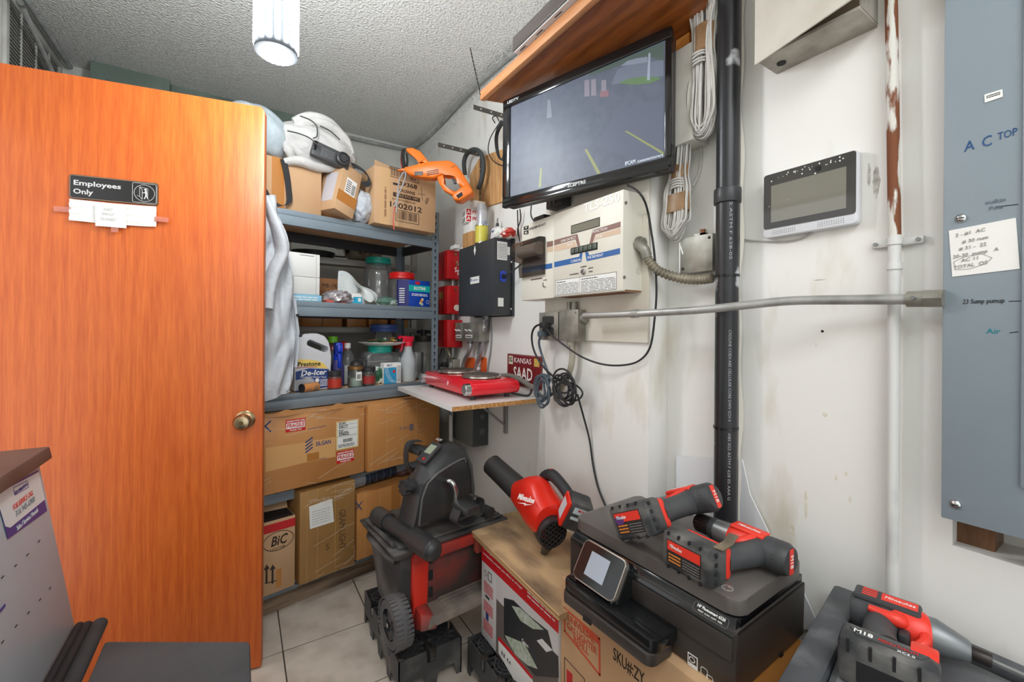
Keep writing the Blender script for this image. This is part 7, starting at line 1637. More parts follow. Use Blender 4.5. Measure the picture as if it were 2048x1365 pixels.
# ---------------- printer carton with plywood on top
CNX = .765
cn = thing('printer_carton', 'white and red printer carton with a printer picture, under the plywood', 'box', (CNX, 1.398, .132), R(-90))
CW_, CH_ = .455, .345
CDp = .33
obj('carton', MB().box(0, CW_, 0, CDp, 0, CH_, .002), mat('carton_white', (226, 226, 226), .5), cn)
def cpx(u, v): return loc(cn, u, v)
e5 = lambda x, y: (900 + x / 2.814, 880 + y / 2.814)
CRED = mat('carton_bright_red', (206, 18, 32), .4)
obj('red_band', MB().prism([(0, CH_ * .80), (CW_, CH_ * .80), (CW_, CH_), (0, CH_)], -.0006, .0002), CRED, cn, smooth=0)
CGR = mat('carton_photo_grey', (104, 94, 88), .5); CPL = mat('carton_photo_light', (206, 204, 204), .5); CPK = mat('photo_printer', (40, 42, 46), .4)
obj('photo_backdrop', MB().box(.11, CW_, -.0006, .0002, 0, CH_ * .80), CPL, cn, smooth=0)
obj('photo_table', MB().box(.11, CW_, -.0009, .0002, 0, CH_ * .55), CGR, cn, smooth=0)
pp_ = [cpx(*e5(*p)) for p in ((305, 890), (360, 905), (440, 985), (552, 1075), (580, 1190), (610, 1220), (612, 1340), (480, 1330), (305, 1110))]
obj('photo_printer', MB().prism(pp_, -.0013, .0), CPK, cn, smooth=0)
pp_ = [cpx(*e5(*p)) for p in ((350, 935), (395, 945), (530, 1070), (470, 1065), (400, 1020))]; obj('photo_page', MB().prism(pp_, -.0017, .0), mat('photo_page_green', (150, 170, 140), .5, c2=(206, 210, 206), vs=60), cn, smooth=0)
pp_ = [cpx(*e5(*p)) for p in ((310, 1100), (420, 1145), (495, 1290), (440, 1270), (370, 1210))]; obj('photo_page', MB().prism(pp_, -.0017, .0), MATS['photo_page_green'], cn, smooth=0)
pp_ = [cpx(*e5(*p)) for p in ((490, 1130), (520, 1120), (580, 1185), (545, 1195))]; obj('photo_panel', MB().prism(pp_, -.0017, .0), mat('photo_white', (220, 220, 220), .5), cn, smooth=0)
pp_ = [cpx(*e5(*p)) for p in ((275, 1120), (330, 1180), (460, 1340), (470, 1365), (370, 1365), (275, 1200))]; obj('white_corner_label', MB().prism(pp_, -.0017, .0), WHITE, cn, smooth=0)
pp_ = [cpx(*e5(*p)) for p in ((275, 1108), (330, 1168), (470, 1340), (460, 1345), (325, 1185), (275, 1128))]; obj('red_stripe', MB().prism(pp_, -.002, .0), CRED, cn, smooth=0)
text(cn, '8.8  4.4', cpx(*e5(300, 1190))[0] + .02, -.0021, cpx(*e5(300, 1190))[1] - .01, .02, INK)
text(cn, 'The Compact Home Office Printer', .012, -.001, CH_ * .955, .0135, WHITE, align='LEFT', width=.20, bold=.0004); text(cn, 'La impresora compacta para oficina en el hogar', .012, -.001, CH_ * .895, .0115, WHITE, align='LEFT', width=.26)
for k in range(3):
    im = MB(); lines(im, .02, .085, CH_ * (.50 - .2 * k), CH_ * (.62 - .2 * k), -.0005, 5, seed=k + 3); obj('red_print', im, CRED, cn, smooth=0)
im = MB(); frame_ring(im, .05, .075, CH_ * .655, CH_ * .745, -.0008, .0002, .0025); obj('icon', im, INK, cn, smooth=0); im = MB(); ring(im, (.032, CH_ * .70), .012, .010, -.0005, .002, 18); obj('icon', im, INK, cn, smooth=0); obj('icon', MB().box(.03, .06, -.0006, .0002, CH_ * .45, CH_ * .475), INK, cn, smooth=0); obj('icon', MB().box(.035, .055, -.0006, .0002, CH_ * .22, CH_ * .30), INKB, cn, smooth=0)
text(cn, 'Canon', cpx(*e5(425, 1140))[0], -.0018, cpx(*e5(425, 1145))[1], .014, WHITE)
wl_ = MB(); lines(wl_, CW_ * .66, CW_ * .97, CH_ * .87, CH_ * .97, -.0006, 3, seed=8, h=.35); obj('band_print', wl_, WHITE, cn, smooth=0)
plyz = .480
pA = onZ(928, 1048, plyz + .018); pB_ = onZ(1118, 1231, plyz + .018)
pang = math.atan2(pB_.y - pA.y, pB_.x - pA.x)
PLYW = wood('stained_ply', (150, 112, 76), (214, 178, 132), 6, 10, stretch=(.25, 1, 1), rough=.75); PLYE = mat('ply_edge', (190, 154, 108), .8, c2=(140, 104, 66), vs=40, stretch=(.05, .05, 6), thr=(.45, .55))
pk_ = thing('plywood_board', 'stained plywood board laid on the printer carton under the blower', 'board', (pA.x, pA.y, plyz), pang)
PLN = (pB_ - pA).length
obj('board', MB().box(0, PLN, .0012, .37, .0, .018, .001), mat('ply_face', (200, 166, 124), .75, c2=(104, 82, 64), vs=9, thr=(.44, .68), detail=9, stretch=(.35, 1, 1)), pk_)
for k in range(4): obj('ply_layer', MB().box(0, PLN, -.0003 + .0006 * (k % 2), .002, .0045 * k, .0045 * k + .0043), (PLYE, mat('ply_edge_light', (214, 180, 132), .8))[k % 2], pk_)
# ---------------- leaf blower
fb = onZ(1088, 1106, plyz + .019)
bl = thing('leaf_blower', 'red cordless leaf blower with black tube on the plywood board', 'blower', fb)
A_ = at(984, 930, 1.72); B_ = at(1042, 984, 1.58); C_ = at(1104, 1040, 1.40)
BRED = mat('blower_red', (226, 44, 26), .3, c2=(210, 36, 22), vs=4)
ax_ = (B_ - A_).normalized()
obj('nozzle_tube', MB().tube([A_, A_.lerp(B_, .5), B_ + ax_ * .05], [.041, .042, .046], 28), mat('tube_black', (38, 37, 36), .55, c2=(110, 104, 96), vs=10, thr=(.6, .85), stretch=(1, 1, 1), detail=9), bl, world=True)
obj('nozzle_mouth', MB().tube([A_ - ax_ * .0008, A_ - ax_ * .0002], .037, 24), INK, bl, world=True)
ax2 = (C_ - B_).normalized(); side = ax2.cross(Vector((0, 0, 1))).normalized(); upv = side.cross(ax2).normalized()
rings = []
for f, ru, rd, rs_ in ((-.05, .042, .042, .042), (.05, .052, .046, .046), (.25, .082, .05, .052), (.42, .098, .056, .056), (.60, .095, .064, .062), (.80, .072, .066, .064), (1.0, .05, .062, .062)):
    c = B_.lerp(C_, f); rg_ = []
    for k in range(24):
        a = 2 * math.pi * k / 24; sv = math.sin(a); rr = ru if sv > 0 else rd; rg_.append(c + side * (math.copysign(abs(math.cos(a)) ** .75, math.cos(a)) * rs_) + upv * (math.copysign(abs(sv) ** .8, sv) * rr))
    rings.append(rg_)
obj('body', MB().loft(rings), BRED, bl, world=True, smooth=50)
# intake guard
Cg = at(1106, 1070, 1.38); gn = (Vector((0, 0, EYE_H)) - Cg).normalized(); gn = (gn * .35 + ax2 * .75 + Vector((0, -.1, -.25))).normalized()
gx = gn.cross(Vector((0, 0, 1))).normalized(); gy = gx.cross(gn).normalized()
G = Matrix(((gx.x, gy.x, gn.x, Cg.x), (gx.y, gy.y, gn.y, Cg.y), (gx.z, gy.z, gn.z, Cg.z), (0, 0, 0, 1)))
gd = MB(); gd.lathe([(.049, -.06), (.053, -.02), (.050, .0), (.045, .002), (.045, -.05)], 30, M=G); obj('intake_ring', gd, BLACK, bl, world=True)
gd = MB(); gd.lathe([(.046, -.02), (0, -.02)], 26, M=G); obj('intake_dark', gd, INK, bl, world=True)
gd = MB()
for k in range(-3, 4):
    for s in (-1, 1):
        h_ = math.sqrt(max(.048 ** 2 - (k * .0135) ** 2, 0)); gd.box(-h_, h_, k * .0135 - .0018, k * .0135 + .0018, -.004, .002, M=G @ Matrix.Rotation(R(38 * s), 4, 'Z'))
obj('intake_lattice', gd, BLACK, bl, world=True)
obj('foot', MB().tube([fb + Vector((.0, 0, .002)), Cg.lerp(fb, .5)], [.012, .02], 10), BLACK, bl, world=True)
hp_ = [at(1082, 968, 1.56), at(1090, 954, 1.53), at(1104, 951, 1.49), at(1120, 966, 1.45), at(1136, 988, 1.42), at(1146, 1006, 1.40)]
obj('handle', MB().tube(hp_, [.014, .020, .021, .019, .019, .022], 16, smooth=5), mat('grip_black', (40, 40, 42), .6), bl, world=True)
obj('handle_red_top', MB().tube([p + Vector((0, 0, .011)) for p in hp_[1:3]], .012, 12), BRED, bl, world=True)
obj('front_support', MB().tube([at(1078, 955, 1.56), at(1076, 978, 1.55)], .022, 12), BLACK, bl, world=True)
Bt = at(1150, 1022, 1.38); bd = (at(1165, 1000, 1.36) - at(1140, 1050, 1.38)).normalized()
bx = Vector((cc, -cs, 0)); bx = (bx - bd * bx.dot(bd)).normalized(); by = bd.cross(bx)
BM_ = Matrix(((bx.x, by.x, bd.x, Bt.x), (bx.y, by.y, bd.y, Bt.y), (bx.z, by.z, bd.z, Bt.z), (0, 0, 0, 1)))
bt = obj('battery', MB().box(-.034, .042, -.038, .038, -.052, .048, .010, M=BM_), DUSTY, bl, world=True)
obj('battery_shoulder', MB().box(-.042, -.030, -.036, .036, -.05, .04, .006, M=BM_), BRED, bl, world=True)
obj('battery_label', MB().box(-.020, .03, -.0388, -.0378, .012, .034, M=BM_).box(-.020, .03, -.039, -.038, -.01, .0, M=BM_), mat('label_pale', (196, 210, 214), .5), bl, world=True)
obj('battery_label_side', MB().box(-.0430, -.0424, -.022, .022, -.032, .026, M=BM_), mat('label_pale', (196, 210, 214), .5), bl, world=True)
ob_ = wmat(bl).inverted()
text(bl, 'M18', 0, 0, 0, .012, LRED, M=ob_ @ BM_ @ TM(.004, -.0394, .026), bold=.0006)
# script logo on the body
def tri_logo(u, v, t, s):
    p = at(u, v, t); X_ = (at(u + 20, v + 6, t - .02) - p).normalized(); N_ = (Vector((0, 0, EYE_H)) - p).normalized(); Y_ = N_.cross(X_).normalized(); N2 = X_.cross(Y_)
    return ob_ @ Matrix(((X_.x, Y_.x, N2.x, p.x), (X_.y, Y_.y, N2.y, p.y), (X_.z, Y_.z, N2.z, p.z), (0, 0, 0, 1)))
LM_ = tri_logo(1052, 998, 1.405, 1)
text(bl, 'Milwaukee', 0, 0, 0, .026, WHITE, width=.062, rot=(0, 0, 0), M=LM_, shear=.3, bold=.0006)
bolt = MB(); bolt.prism([(-.028, -.020), (.004, -.013), (.0, -.018), (.028, -.012), (-.002, -.022), (.002, -.017)], -.0003, .0003, M=LM_ @ Matrix.Rotation(R(-90), 4, 'X')); obj('bolt_mark', bolt, WHITE, bl)
# ---------------- lower carton and printer
kc = thing('lighter_carton', 'kraft carton with red lighter refill print under the black printer', 'box', (.762, .930, .0), R(-90))
KPT = .578
kb2 = obj('carton', MB().box(0, .555, 0, 1.068 - .762, 0, KPT - .002, .003), CARD1, kc)
kk_ = lambda u, v: loc(kc, u, v)
KRED = mat('kraft_red', (206, 84, 52), .7)
f6 = lambda x, y: (1110 + x / 3.211, 940 + y / 3.211)
fm_ = MB(); qd = [kk_(*f6(*p)) for p in ((62, 890), (285, 1085), (288, 1318), (62, 1035))]
outline(fm_, qd, .006, -.0004); obj('red_frame', fm_, KRED, kc, smooth=0)
fm_ = MB(); fm_.prism([kk_(*f6(*p)) for p in ((150, 960), (285, 1085), (285, 1130), (225, 1075))], -.0005, .0002); obj('red_corner', fm_, KRED, kc, smooth=0)
def ktext(s, x, y, size, wpx, m=KRED):
    X, Z = kk_(*f6(x, y)); wd = kk_(*f6(x + wpx / 2, y))[0] - kk_(*f6(x - wpx / 2, y))[0]; text(kc, s, X, -.0008, Z, size, m, width=wd, bold=.0002)
ktext('UNIVERSAL', 165, 1020, .026, 170); ktext('GAS LIGHTER', 168, 1080, .026, 190); ktext('REFILL', 166, 1128, .026, 95)
ktext('SKU#:ZY', 470, 1265, .042, 200, BRI)
fm_ = MB(); outline(fm_, [kk_(*f6(*p)) for p in ((62, 1205), (190, 1345), (190, 1420), (62, 1420))], .002, -.0004); obj('thin_frame', fm_, BRI, kc, smooth=0); fm_ = MB(); fm_.prism([kk_(*f6(*p)) for p in ((75, 1280), (112, 1315), (112, 1400), (75, 1400))], -.0004, .0002); obj('red_block', fm_, INKR, kc, smooth=0)
obj('tape', MB().box(.46, .54, -.0006, .3, KPT - .002, KPT - .0014), CTAPE, kc, smooth=0)
obj('lid_gap', MB().box(.505, .509, .0, .3, KPT - .0016, KPT - .0008), INK, kc, smooth=0)
obj('orange_mark', MB().box(-.014, .014, -.014, .014, 0, .0006, M=TM(.49, .05, KPT - .0013, rz=45)), mat('mark_orange', (226, 88, 40), .6), kc, smooth=0)
pD = onZ(1475, 1215, .75); pAa = onZ(1140, 1035, .75)
pra = math.atan2(pD.y - pAa.y, pD.x - pAa.x)
PZ = KPT
pr_o = thing('printer', 'black multifunction printer with a tilted touch screen on the kraft carton', 'printer', (pAa.x, pAa.y, PZ), pra)
PWd = (pD - pAa).length; PHt = .75 - PZ; PDp = .296
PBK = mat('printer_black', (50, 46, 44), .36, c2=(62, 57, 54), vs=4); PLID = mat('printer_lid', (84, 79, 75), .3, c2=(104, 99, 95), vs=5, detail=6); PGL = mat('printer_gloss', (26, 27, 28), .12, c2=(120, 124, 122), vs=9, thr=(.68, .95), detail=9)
bd_ = MB(); bd_.prism([(0, 0), (PWd, 0), (PWd, PHt - .055), (PWd - .0, PHt - .05), (0, PHt - .05)], 0.0, PDp, bev=.006); obj('body', bd_, PBK, pr_o)
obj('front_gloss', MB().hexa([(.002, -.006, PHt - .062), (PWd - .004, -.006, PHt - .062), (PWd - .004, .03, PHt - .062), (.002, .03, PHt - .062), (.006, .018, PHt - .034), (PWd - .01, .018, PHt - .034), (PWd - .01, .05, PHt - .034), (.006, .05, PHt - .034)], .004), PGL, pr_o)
obj('side_band', MB().box(.004, PWd - .004, .02, PDp - .002, PHt - .052, PHt - .034, .003), BLACKGLOSS, pr_o)
lidm = MB(); zp(lidm, rrect(.002, PWd - .002, .012, PDp - .0, .028, 6), PHt - .032, PHt, bev=.003); obj('scanner_lid', lidm, PLID, pr_o)
lx_, lz_ = locz(pr_o, 1455, 1177, PHt)
lgd = obj('round_logo', MB().cyl((lx_, lz_, PHt - .0002), (lx_, lz_, PHt + .0004), .0115, n=28), mat('logo_silver', (178, 176, 172), .35, .4), pr_o)
text(lgd, 'hp', lx_, lz_, PHt + .0008, .016, PLID, rot=(0, 0, 0), shear=.25, bold=.0005)
# output tray
TYd = -.078
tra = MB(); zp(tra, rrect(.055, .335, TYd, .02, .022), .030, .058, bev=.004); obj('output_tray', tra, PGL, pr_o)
tra = MB(); zp(tra, rrect(.058, .332, TYd - .006, .0, .02), .004, .030, bev=.003); obj('paper_drawer', tra, PBK, pr_o)
obj('tray_arm', MB().box(.07, .2, TYd + .012, TYd + .028, .058, .062, .001), BLACKGLOSS, pr_o)
nt_ = MB(); nt_.box(.14, .165, TYd - .008, TYd - .004, .0, .010); obj('drawer_notch', nt_, INK, pr_o)
obj('paper_cavity', MB().box(.07, .32, -.001, .06, .060, PHt - .062), INK, pr_o)
obj('front_door', MB().box(.12, PWd - .008, -.004, .004, .062, PHt - .064, .002), PBK, pr_o)
# tilted touch panel
tlp = [(1150, 1072), (1256, 1120), (1226, 1203), (1138, 1143)]
pcx = 1197; pcy = 1138
cX, cZ = loc(pr_o, pcx, pcy, -.040)
TPM = Matrix.Translation((cX, -.040, cZ)) @ Matrix.Rotation(R(-32), 4, 'X')
pnl = MB(); pnl.prism(rrect(-.068, .068, -.048, .048, .014, 6), 0, .014, M=TPM, bev=.002); tp_ = obj('touch_panel', pnl, mat('panel_silver', (168, 160, 150), .3, .7), pr_o)
pnl = MB(); pnl.prism(rrect(-.065, .065, -.045, .045, .012, 6), -.001, .001, M=TPM); obj('panel_glass', pnl, mat('panel_glass', (18, 19, 21), .08, c2=(70, 74, 78), vs=20, thr=(.62, .95), detail=8), tp_)
obj('lcd', MB().box(-.034, .026, -.0018, -.0006, -.028, .028, M=TPM), mat('panel_lcd', (150, 158, 170), .15, emit=.12), tp_)
pnl = MB(); pnl.prism(rrect(-.072, .072, -.054, .046, .016, 6), .012, .05, M=TPM, bev=.006); obj('panel_back', pnl, PGL, pr_o)
def ptext(s, u, v, size, wpx, m=WHITE, y=-.0066, bold=0, on=None):
    X, Z = loc(pr_o, u, v, y); wd = None
    if wpx: wd = loc(pr_o, u + wpx / 2, v, y)[0] - loc(pr_o, u - wpx / 2, v, y)[0]
    text(pr_o, s, X, y, Z, size, m, width=wd, bold=bold)
GM = Matrix.Translation((0, .006, PHt - .048)) @ Matrix.Rotation(R(-40.6), 4, 'X')
X1_ = loc(pr_o, 1418, 1238, 0)[0]
text(pr_o, 'HP Photosmart 6520', X1_, -.0016, .004, .008, WHITE, width=.058, M=GM, bold=.0002); text(pr_o, 'PRINT  SCAN  COPY  WEB', X1_, -.0016, -.004, .0045, WHITE, width=.050, M=GM)
fm_ = MB(); outline(fm_, rrect(X1_ - .036, X1_ + .036, -.009, .009, .004), .0006, -.0012); o_ = obj('name_frame', fm_, GREYINK, pr_o); o_.data.transform(GM)
X, Z = loc(pr_o, 1385, 1323, -.001); em = MB(); frame_ring(em, X - .011, X + .011, Z - .014, Z + .012, -.0012, .0, .0016); em.box(X - .009, X + .009, -.0010, 0, Z - .012, Z - .007); ring(em, (X - .001, Z + .002), .007, .006, -.0011, .002, 16); obj('energy_label', em, WHITE, pr_o, smooth=0)
X, Z = loc(pr_o, 1412, 1350, -.001); em = MB(); outline(em, rrect(X - .011, X + .003, Z - .010, Z + .010, .004), .0012, -.0006); outline(em, rrect(X + .001, X + .014, Z - .011, Z + .002, .003), .0012, -.0006); obj('card_icon', em, WHITE, pr_o, smooth=0)
X, Z = loc(pr_o, 1417, 1270, -.001); em = MB(); ring(em, (X, Z), .0035, .0035, -.0008, .0008, 16); X, Z = loc(pr_o, 1389, 1253, -.001); ring(em, (X, Z), .003, .004, -.0008, .0008, 12); obj('power_icons', em, GREYINK, pr_o, smooth=0)
obj('base_notch', MB().box(PWd - .0005, PWd + .001, PDp * .60, PDp * .64, .0, .008), INK, pr_o)
# ---------------- cordless drills
DGREY = mat('drill_grip', (62, 64, 66), .55, c2=(88, 89, 90), vs=6, thr=(.55, .85)); DBATT = mat('drill_battery', (50, 51, 53), .6, c2=(134, 132, 127), vs=11, thr=(.46, .78), detail=9)
ORED = mat('drill_red', (230, 58, 42), .4)
def drill(label, q, rz, clip=True, dirty=False, ry=0.0):
    """lying on its side: local x from chuck to motor cap, handle towards -y, battery at the end of the handle"""
    t_ = thing('cordless_drill', label, 'drill', q, rz, 'drills on the printer', 0.0, ry); zc = .036
    obj('motor_body', MB().tube([(.085, 0, zc), (.10, 0, zc), (.155, 0, zc), (.19, 0, zc), (.20, 0, zc)], [.026, .030, .033, .034, .028], 24), DGREY, t_, smooth=50)
    obj('red_shell', MB().tube([(.078, 0, zc), (.09, 0, zc), (.125, 0, zc), (.14, 0, zc)], [.026, .0315, .0335, .031], 24).box(.085, .16, -.018, .018, zc + .026, zc + .0355, .004), ORED, t_, smooth=50)
    obj('rear_cap', MB().lathe([(.034, -.004), (.034, .012), (.028, .022), (0, .023)], 26, M=TM(.188, 0, zc, ry=90)), mat('cap_grey', (58, 59, 61), .5), t_)
    obj('cap_badge', MB().box(.2102, .2112, -.008, .008, zc - .026, zc + .026, .0), ORED, t_); text(t_, 'M18', .2116, 0, zc, .016, WHITE, rot=(90, 90, 90))
    obj('gear_collar', MB().cyl((.045, 0, zc), (.082, 0, zc), .025, .028, n=26), mat('collar_metal', (150, 150, 150), .35, .7), t_); obj('torque_ring', MB().cyl((.030, 0, zc), (.052, 0, zc), .025, n=26, bev=.002), DGREY, t_)
    ckm = MB(); ckm.cyl((-.012, 0, zc), (.030, 0, zc), .017, .023, n=22, bev=.002)
    for k in range(16):
        a = 2 * math.pi * k / 16; ckm.box(-.006, .026, -.0015, .0015, .0185, .0225, M=TM(0, 0, zc) @ Matrix.Rotation(a, 4, 'X'))
    obj('chuck', ckm, mat('chuck_dark', (46, 40, 38), .4, .3), t_)
    obj('handle', MB().tube([(.150, -.015, zc), (.146, -.05, zc), (.136, -.085, zc), (.128, -.115, zc)], [.027, .024, .0235, .026], 20, smooth=4, flat=1.1), DGREY, t_, smooth=60)
    obj('handle_red_inlay', MB().tube([(.140, -.012, zc + .022), (.130, -.045, zc + .021), (.112, -.06, zc + .012)], [.012, .009, .005], 10, smooth=4), ORED, t_, smooth=60)
    obj('trigger', MB().box(.112, .126, -.06, -.03, zc - .010, zc + .010, .005), ORED, t_)
    obj('battery_foot', MB().box(.045, .150, -.132, -.112, zc - .033, zc + .033, .008), ORED, t_)
    bt_ = obj('battery', MB().box(.030, .152, -.185, -.130, zc - .037, zc + .040, .010), DBATT, t_)
    nb = MB()
    for k in range(4):
        nb.box(.152 - .002, .154, -.176, -.168, zc - .026 + .018 * k, zc - .018 + .018 * k, .001)
        nb.box(.045 + .026 * k, .049 + .026 * k, -.1856, -.180, zc + .034, zc + .0415); nb.box(.045 + .026 * k, .049 + .026 * k, -.1856, -.180, zc - .038, zc - .030)
    obj('battery_notches', nb, INK, bt_)
    ls = obj('battery_label', MB().box(.045, .128, -.1858, -.1848, zc - .024, zc + .026), mat('label_dark', (44, 40, 38), .5), bt_, smooth=0)
    obj('label_red', MB().box(.047, .126, -.1864, -.1856, zc + .004, zc + .024), ORED, ls, smooth=0)
    lm = MB(); lines(lm, .05, .08, zc - .02, zc + .001, -.186, 3, seed=4); obj('label_orange', lm, mat('label_orange', (214, 130, 50), .6), ls, smooth=0)
    lm = MB(); lines(lm, .085, .124, zc - .021, zc + .001, -.186, 4, seed=9, h=.3); obj('label_print', lm, GREYINK, ls, smooth=0)
    text(ls, 'Milwaukee', .068, -.1868, zc + .014, .012, WHITE, width=.030, shear=.2)
    if dirty: obj('purple_smear', crumple((.060, -.1866, zc + .008), .013, .0004, .010, .4, 3), mat('purple_smear', (90, 50, 110), .6), ls, smooth=0)
    if clip: obj('belt_clip', MB().strip([(.148, -.16, zc + .041), (.150, -.13, zc + .046), (.140, -.105, zc + .043), (.128, -.07, zc + .040)], .020, .002, (1, .2, 0), smooth=4), mat('clip_steel', (176, 160, 138), .3, .8), t_)
    text(t_, 'Milwaukee', .122, -.002, zc + .0362, .013, WHITE, rot=(0, 0, 0), width=.05, shear=.25)
    return t_
PT = PZ + PHt + .0005
q0 = onZ(1322, 1130, PT); q1 = onZ(1400, 1170, PT)
rzd = math.atan2(q1.y - q0.y, q1.x - q0.x)
def place(fr_local, world, rz): 
    v_ = Matrix.Rotation(rz, 3, 'Z') @ Vector(fr_local); return Vector((world.x - v_.x, world.y - v_.y, PT))
rz2 = R(-91)
drill('red and black cordless drill with a steel belt clip, in front on the printer lid', place((.033, -.183, 0), onZ(1326, 1128, PT), rz2), rz2)
rz1 = R(-86)
drill('dusty red and black cordless drill lying at the back of the printer lid', place((.033, -.183, 0), onZ(1240, 1088, PT), rz1) + Vector((0, 0, -.010)), rz1, clip=False, dirty=True, ry=R(-27))
# ---------------- black case at right and impact driver
CZ = .70
bkq = onZ(1660, 1186, CZ + .012); bfq = onZ(1555, 1365, CZ + .012)
TEX = mat('textured_black', (72, 74, 77), .6, c2=(112, 114, 116), vs=6, thr=(.45, .8), detail=9, bump=.6, bs=420, bdist=.0006)
CB_ = (1.122, bkq.y + .012); ksl = (bkq.y - bfq.y) / (bkq.x - bfq.x); CC_ = (.30, CB_[1] - ksl * (CB_[0] - .30))
cs_ = thing('tool_case', 'large black textured tool case with a raised bar, right foreground', 'case', (0, 0, 0))
def inset(d, z0, z1, m, name, bev): return obj(name, zp(MB(), [(.30 + d, -.30 + d), (1.122 - d, -.30 + d), (1.122 - d, CB_[1] - d), (.30 + d, CC_[1] - d)], z0, z1, bev=bev), m, cs_)
inset(.035, .02, CZ - .06, DUSTY, 'case_body', .01); inset(.02, CZ - .06, CZ - .028, TEX, 'case_lid', .006); inset(.055, CZ - .03, CZ, TEX, 'lid_panel', .003)
BARM = mat('bar_black', (70, 73, 77), .55, c2=(124, 127, 129), vs=12, thr=(.5, .85), detail=9)
dn = Vector((CB_[0] - CC_[0], CB_[1] - CC_[1])).normalized(); nn = Vector((-dn.y, dn.x))
P0 = Vector(CB_) - dn * .012; P1 = Vector(CC_)
def barpoly(a, b): return [tuple(P0 + nn * a), tuple(P1 + nn * a), tuple(P1 + nn * b), tuple(P0 + nn * b)]
obj('raised_bar', zp(MB(), barpoly(-.050, .0), CZ - .032, CZ + .014, bev=.009), BARM, cs_)
obj('wall_bar', MB().box(1.094, 1.126, -.28, CB_[1] - .035, CZ - .02, CZ + .006, .006), BARM, cs_)
pm_ = Vector((.86, bkq.y - ksl * (bkq.x - .86))); obj('latch_mark', zp(MB(), [tuple(pm_ - dn * .07 - nn * .072), tuple(pm_ + dn * .09 - nn * .072), tuple(pm_ + dn * .09 - nn * .058), tuple(pm_ - dn * .07 - nn * .058)], CZ - .004, CZ + .002, bev=.002), mat('latch_scuffed', (96, 98, 100), .5, c2=(210, 212, 212), vs=14, thr=(.55, .7)), cs_)
rzi = R(-78)
def placeI(fr_local, world): 
    v_ = Matrix.Rotation(rzi, 3, 'Z') @ Vector(fr_local); return Vector((world.x - v_.x, world.y - v_.y, CZ + .0005))
im_ = thing('impact_driver', 'red and black impact driver with a steel nose on the black case', 'drill', placeI((.0, 0, 0), onZ(1708, 1250, CZ)), rzi)
zc = .034
obj('motor_body', MB().tube([(-.004, 0, zc), (.006, 0, zc), (.07, 0, zc), (.085, 0, zc)], [.026, .032, .033, .030], 24), DGREY, im_, smooth=50)
obj('red_shell', MB().tube([(.05, -.004, zc), (.06, -.004, zc), (.098, -.003, zc), (.106, -.002, zc)], [.026, .0345, .0335, .028], 24), ORED, im_, smooth=50)
obj('top_plate', MB().box(.0, .095, -.018, .026, zc + .024, zc + .037, .006), mat('cap_grey', (58, 59, 61), .5), im_)
vn = MB()
for k in range(4): vn.box(.012, .034, -.010 + .008 * k, -.006 + .008 * k, zc + .0365, zc + .0375)
obj('vent_slots', vn, ORED, im_); fm_ = MB(); fm_.box(.040, .090, -.010, .018, zc + .0366, zc + .0374); obj('red_badge', fm_, ORED, im_); text(im_, 'Milwaukee', .065, .004, zc + .0378, .012, WHITE, rot=(0, 0, 0), width=.042, shear=.25)
obj('nose', MB().tube([(.100, 0, zc), (.110, 0, zc), (.150, 0, zc - .004), (.155, 0, zc - .004)], [.029, .030, .018, .015], 26), mat('nose_grey', (128, 132, 134), .4, .5), im_, smooth=40)
obj('collet', MB().cyl((.153, 0, zc - .004), (.178, 0, zc - .006), .0115, n=20, bev=.001), mat('chuck_dark', (46, 40, 38), .4, .3), im_)
obj('bit_shaft', MB().cyl((.178, 0, zc - .006), (.262, .0, zc - .016), .0045, n=6), STEEL, im_)
obj('bit_collar', MB().cyl((.232, 0, zc - .0124), (.252, 0, zc - .0148), .0058, n=14), mat('bit_yellow', (222, 176, 96), .5), im_)
obj('handle', MB().tube([(.045, -.015, zc), (.042, -.05, zc), (.045, -.085, zc), (.055, -.115, zc)], [.027, .0235, .024, .028], 20, smooth=4, flat=1.1), DGREY, im_, smooth=60)
obj('handle_red_inlay', MB().tube([(.070, -.02, zc + .016), (.062, -.035, zc + .022), (.025, -.03, zc + .024)], [.012, .012, .006], 10, smooth=4), ORED, im_, smooth=60)
obj('trigger', MB().box(.066, .082, -.060, -.032, zc - .010, zc + .012, .005), BLACK, im_)
obj('trigger_guard_red', MB().tube([(.098, -.02, zc + .01), (.100, -.045, zc + .008), (.09, -.06, zc)], .008, 10, smooth=4), ORED, im_)
bt_ = obj('battery', MB().box(.0, .120, -.190, -.130, zc - .033, zc + .040, .010), DBATT, im_)
obj('battery_foot', MB().box(.01, .115, -.134, -.115, zc - .030, zc + .030, .008), DGREY, im_)
obj('release_tab', MB().box(.085, .118, -.150, -.118, zc + .030, zc + .042, .004), ORED, im_)
obj('label_band', MB().prism([(.012, .0), (.022, -.016), (.098, -.016), (.108, 0)], -.042, -.0395, M=TM(0, -.150, zc) @ Matrix.Rotation(R(-90), 4, 'X')), mat('label_band', (70, 72, 74), .5), bt_)
text(bt_, 'M18', .030, -.158, zc + .0425, .014, WHITE, rot=(0, 0, 0), bold=.0005); text(bt_, 'REDLITHIUM', .072, -.158, zc + .0425, .009, LRED, rot=(0, 0, 0), width=.046); text(bt_, 'XC5.0', .082, -.169, zc + .0425, .008, WHITE, rot=(0, 0, 0))
nb = MB()
for k in range(4): nb.box(.012 + .028 * k, .016 + .028 * k, -.1906, -.186, zc + .02, zc + .041)
nb.box(.025, .095, -.1906, -.189, zc - .02, zc + .012, .0); obj('battery_notches', nb, INK, bt_)
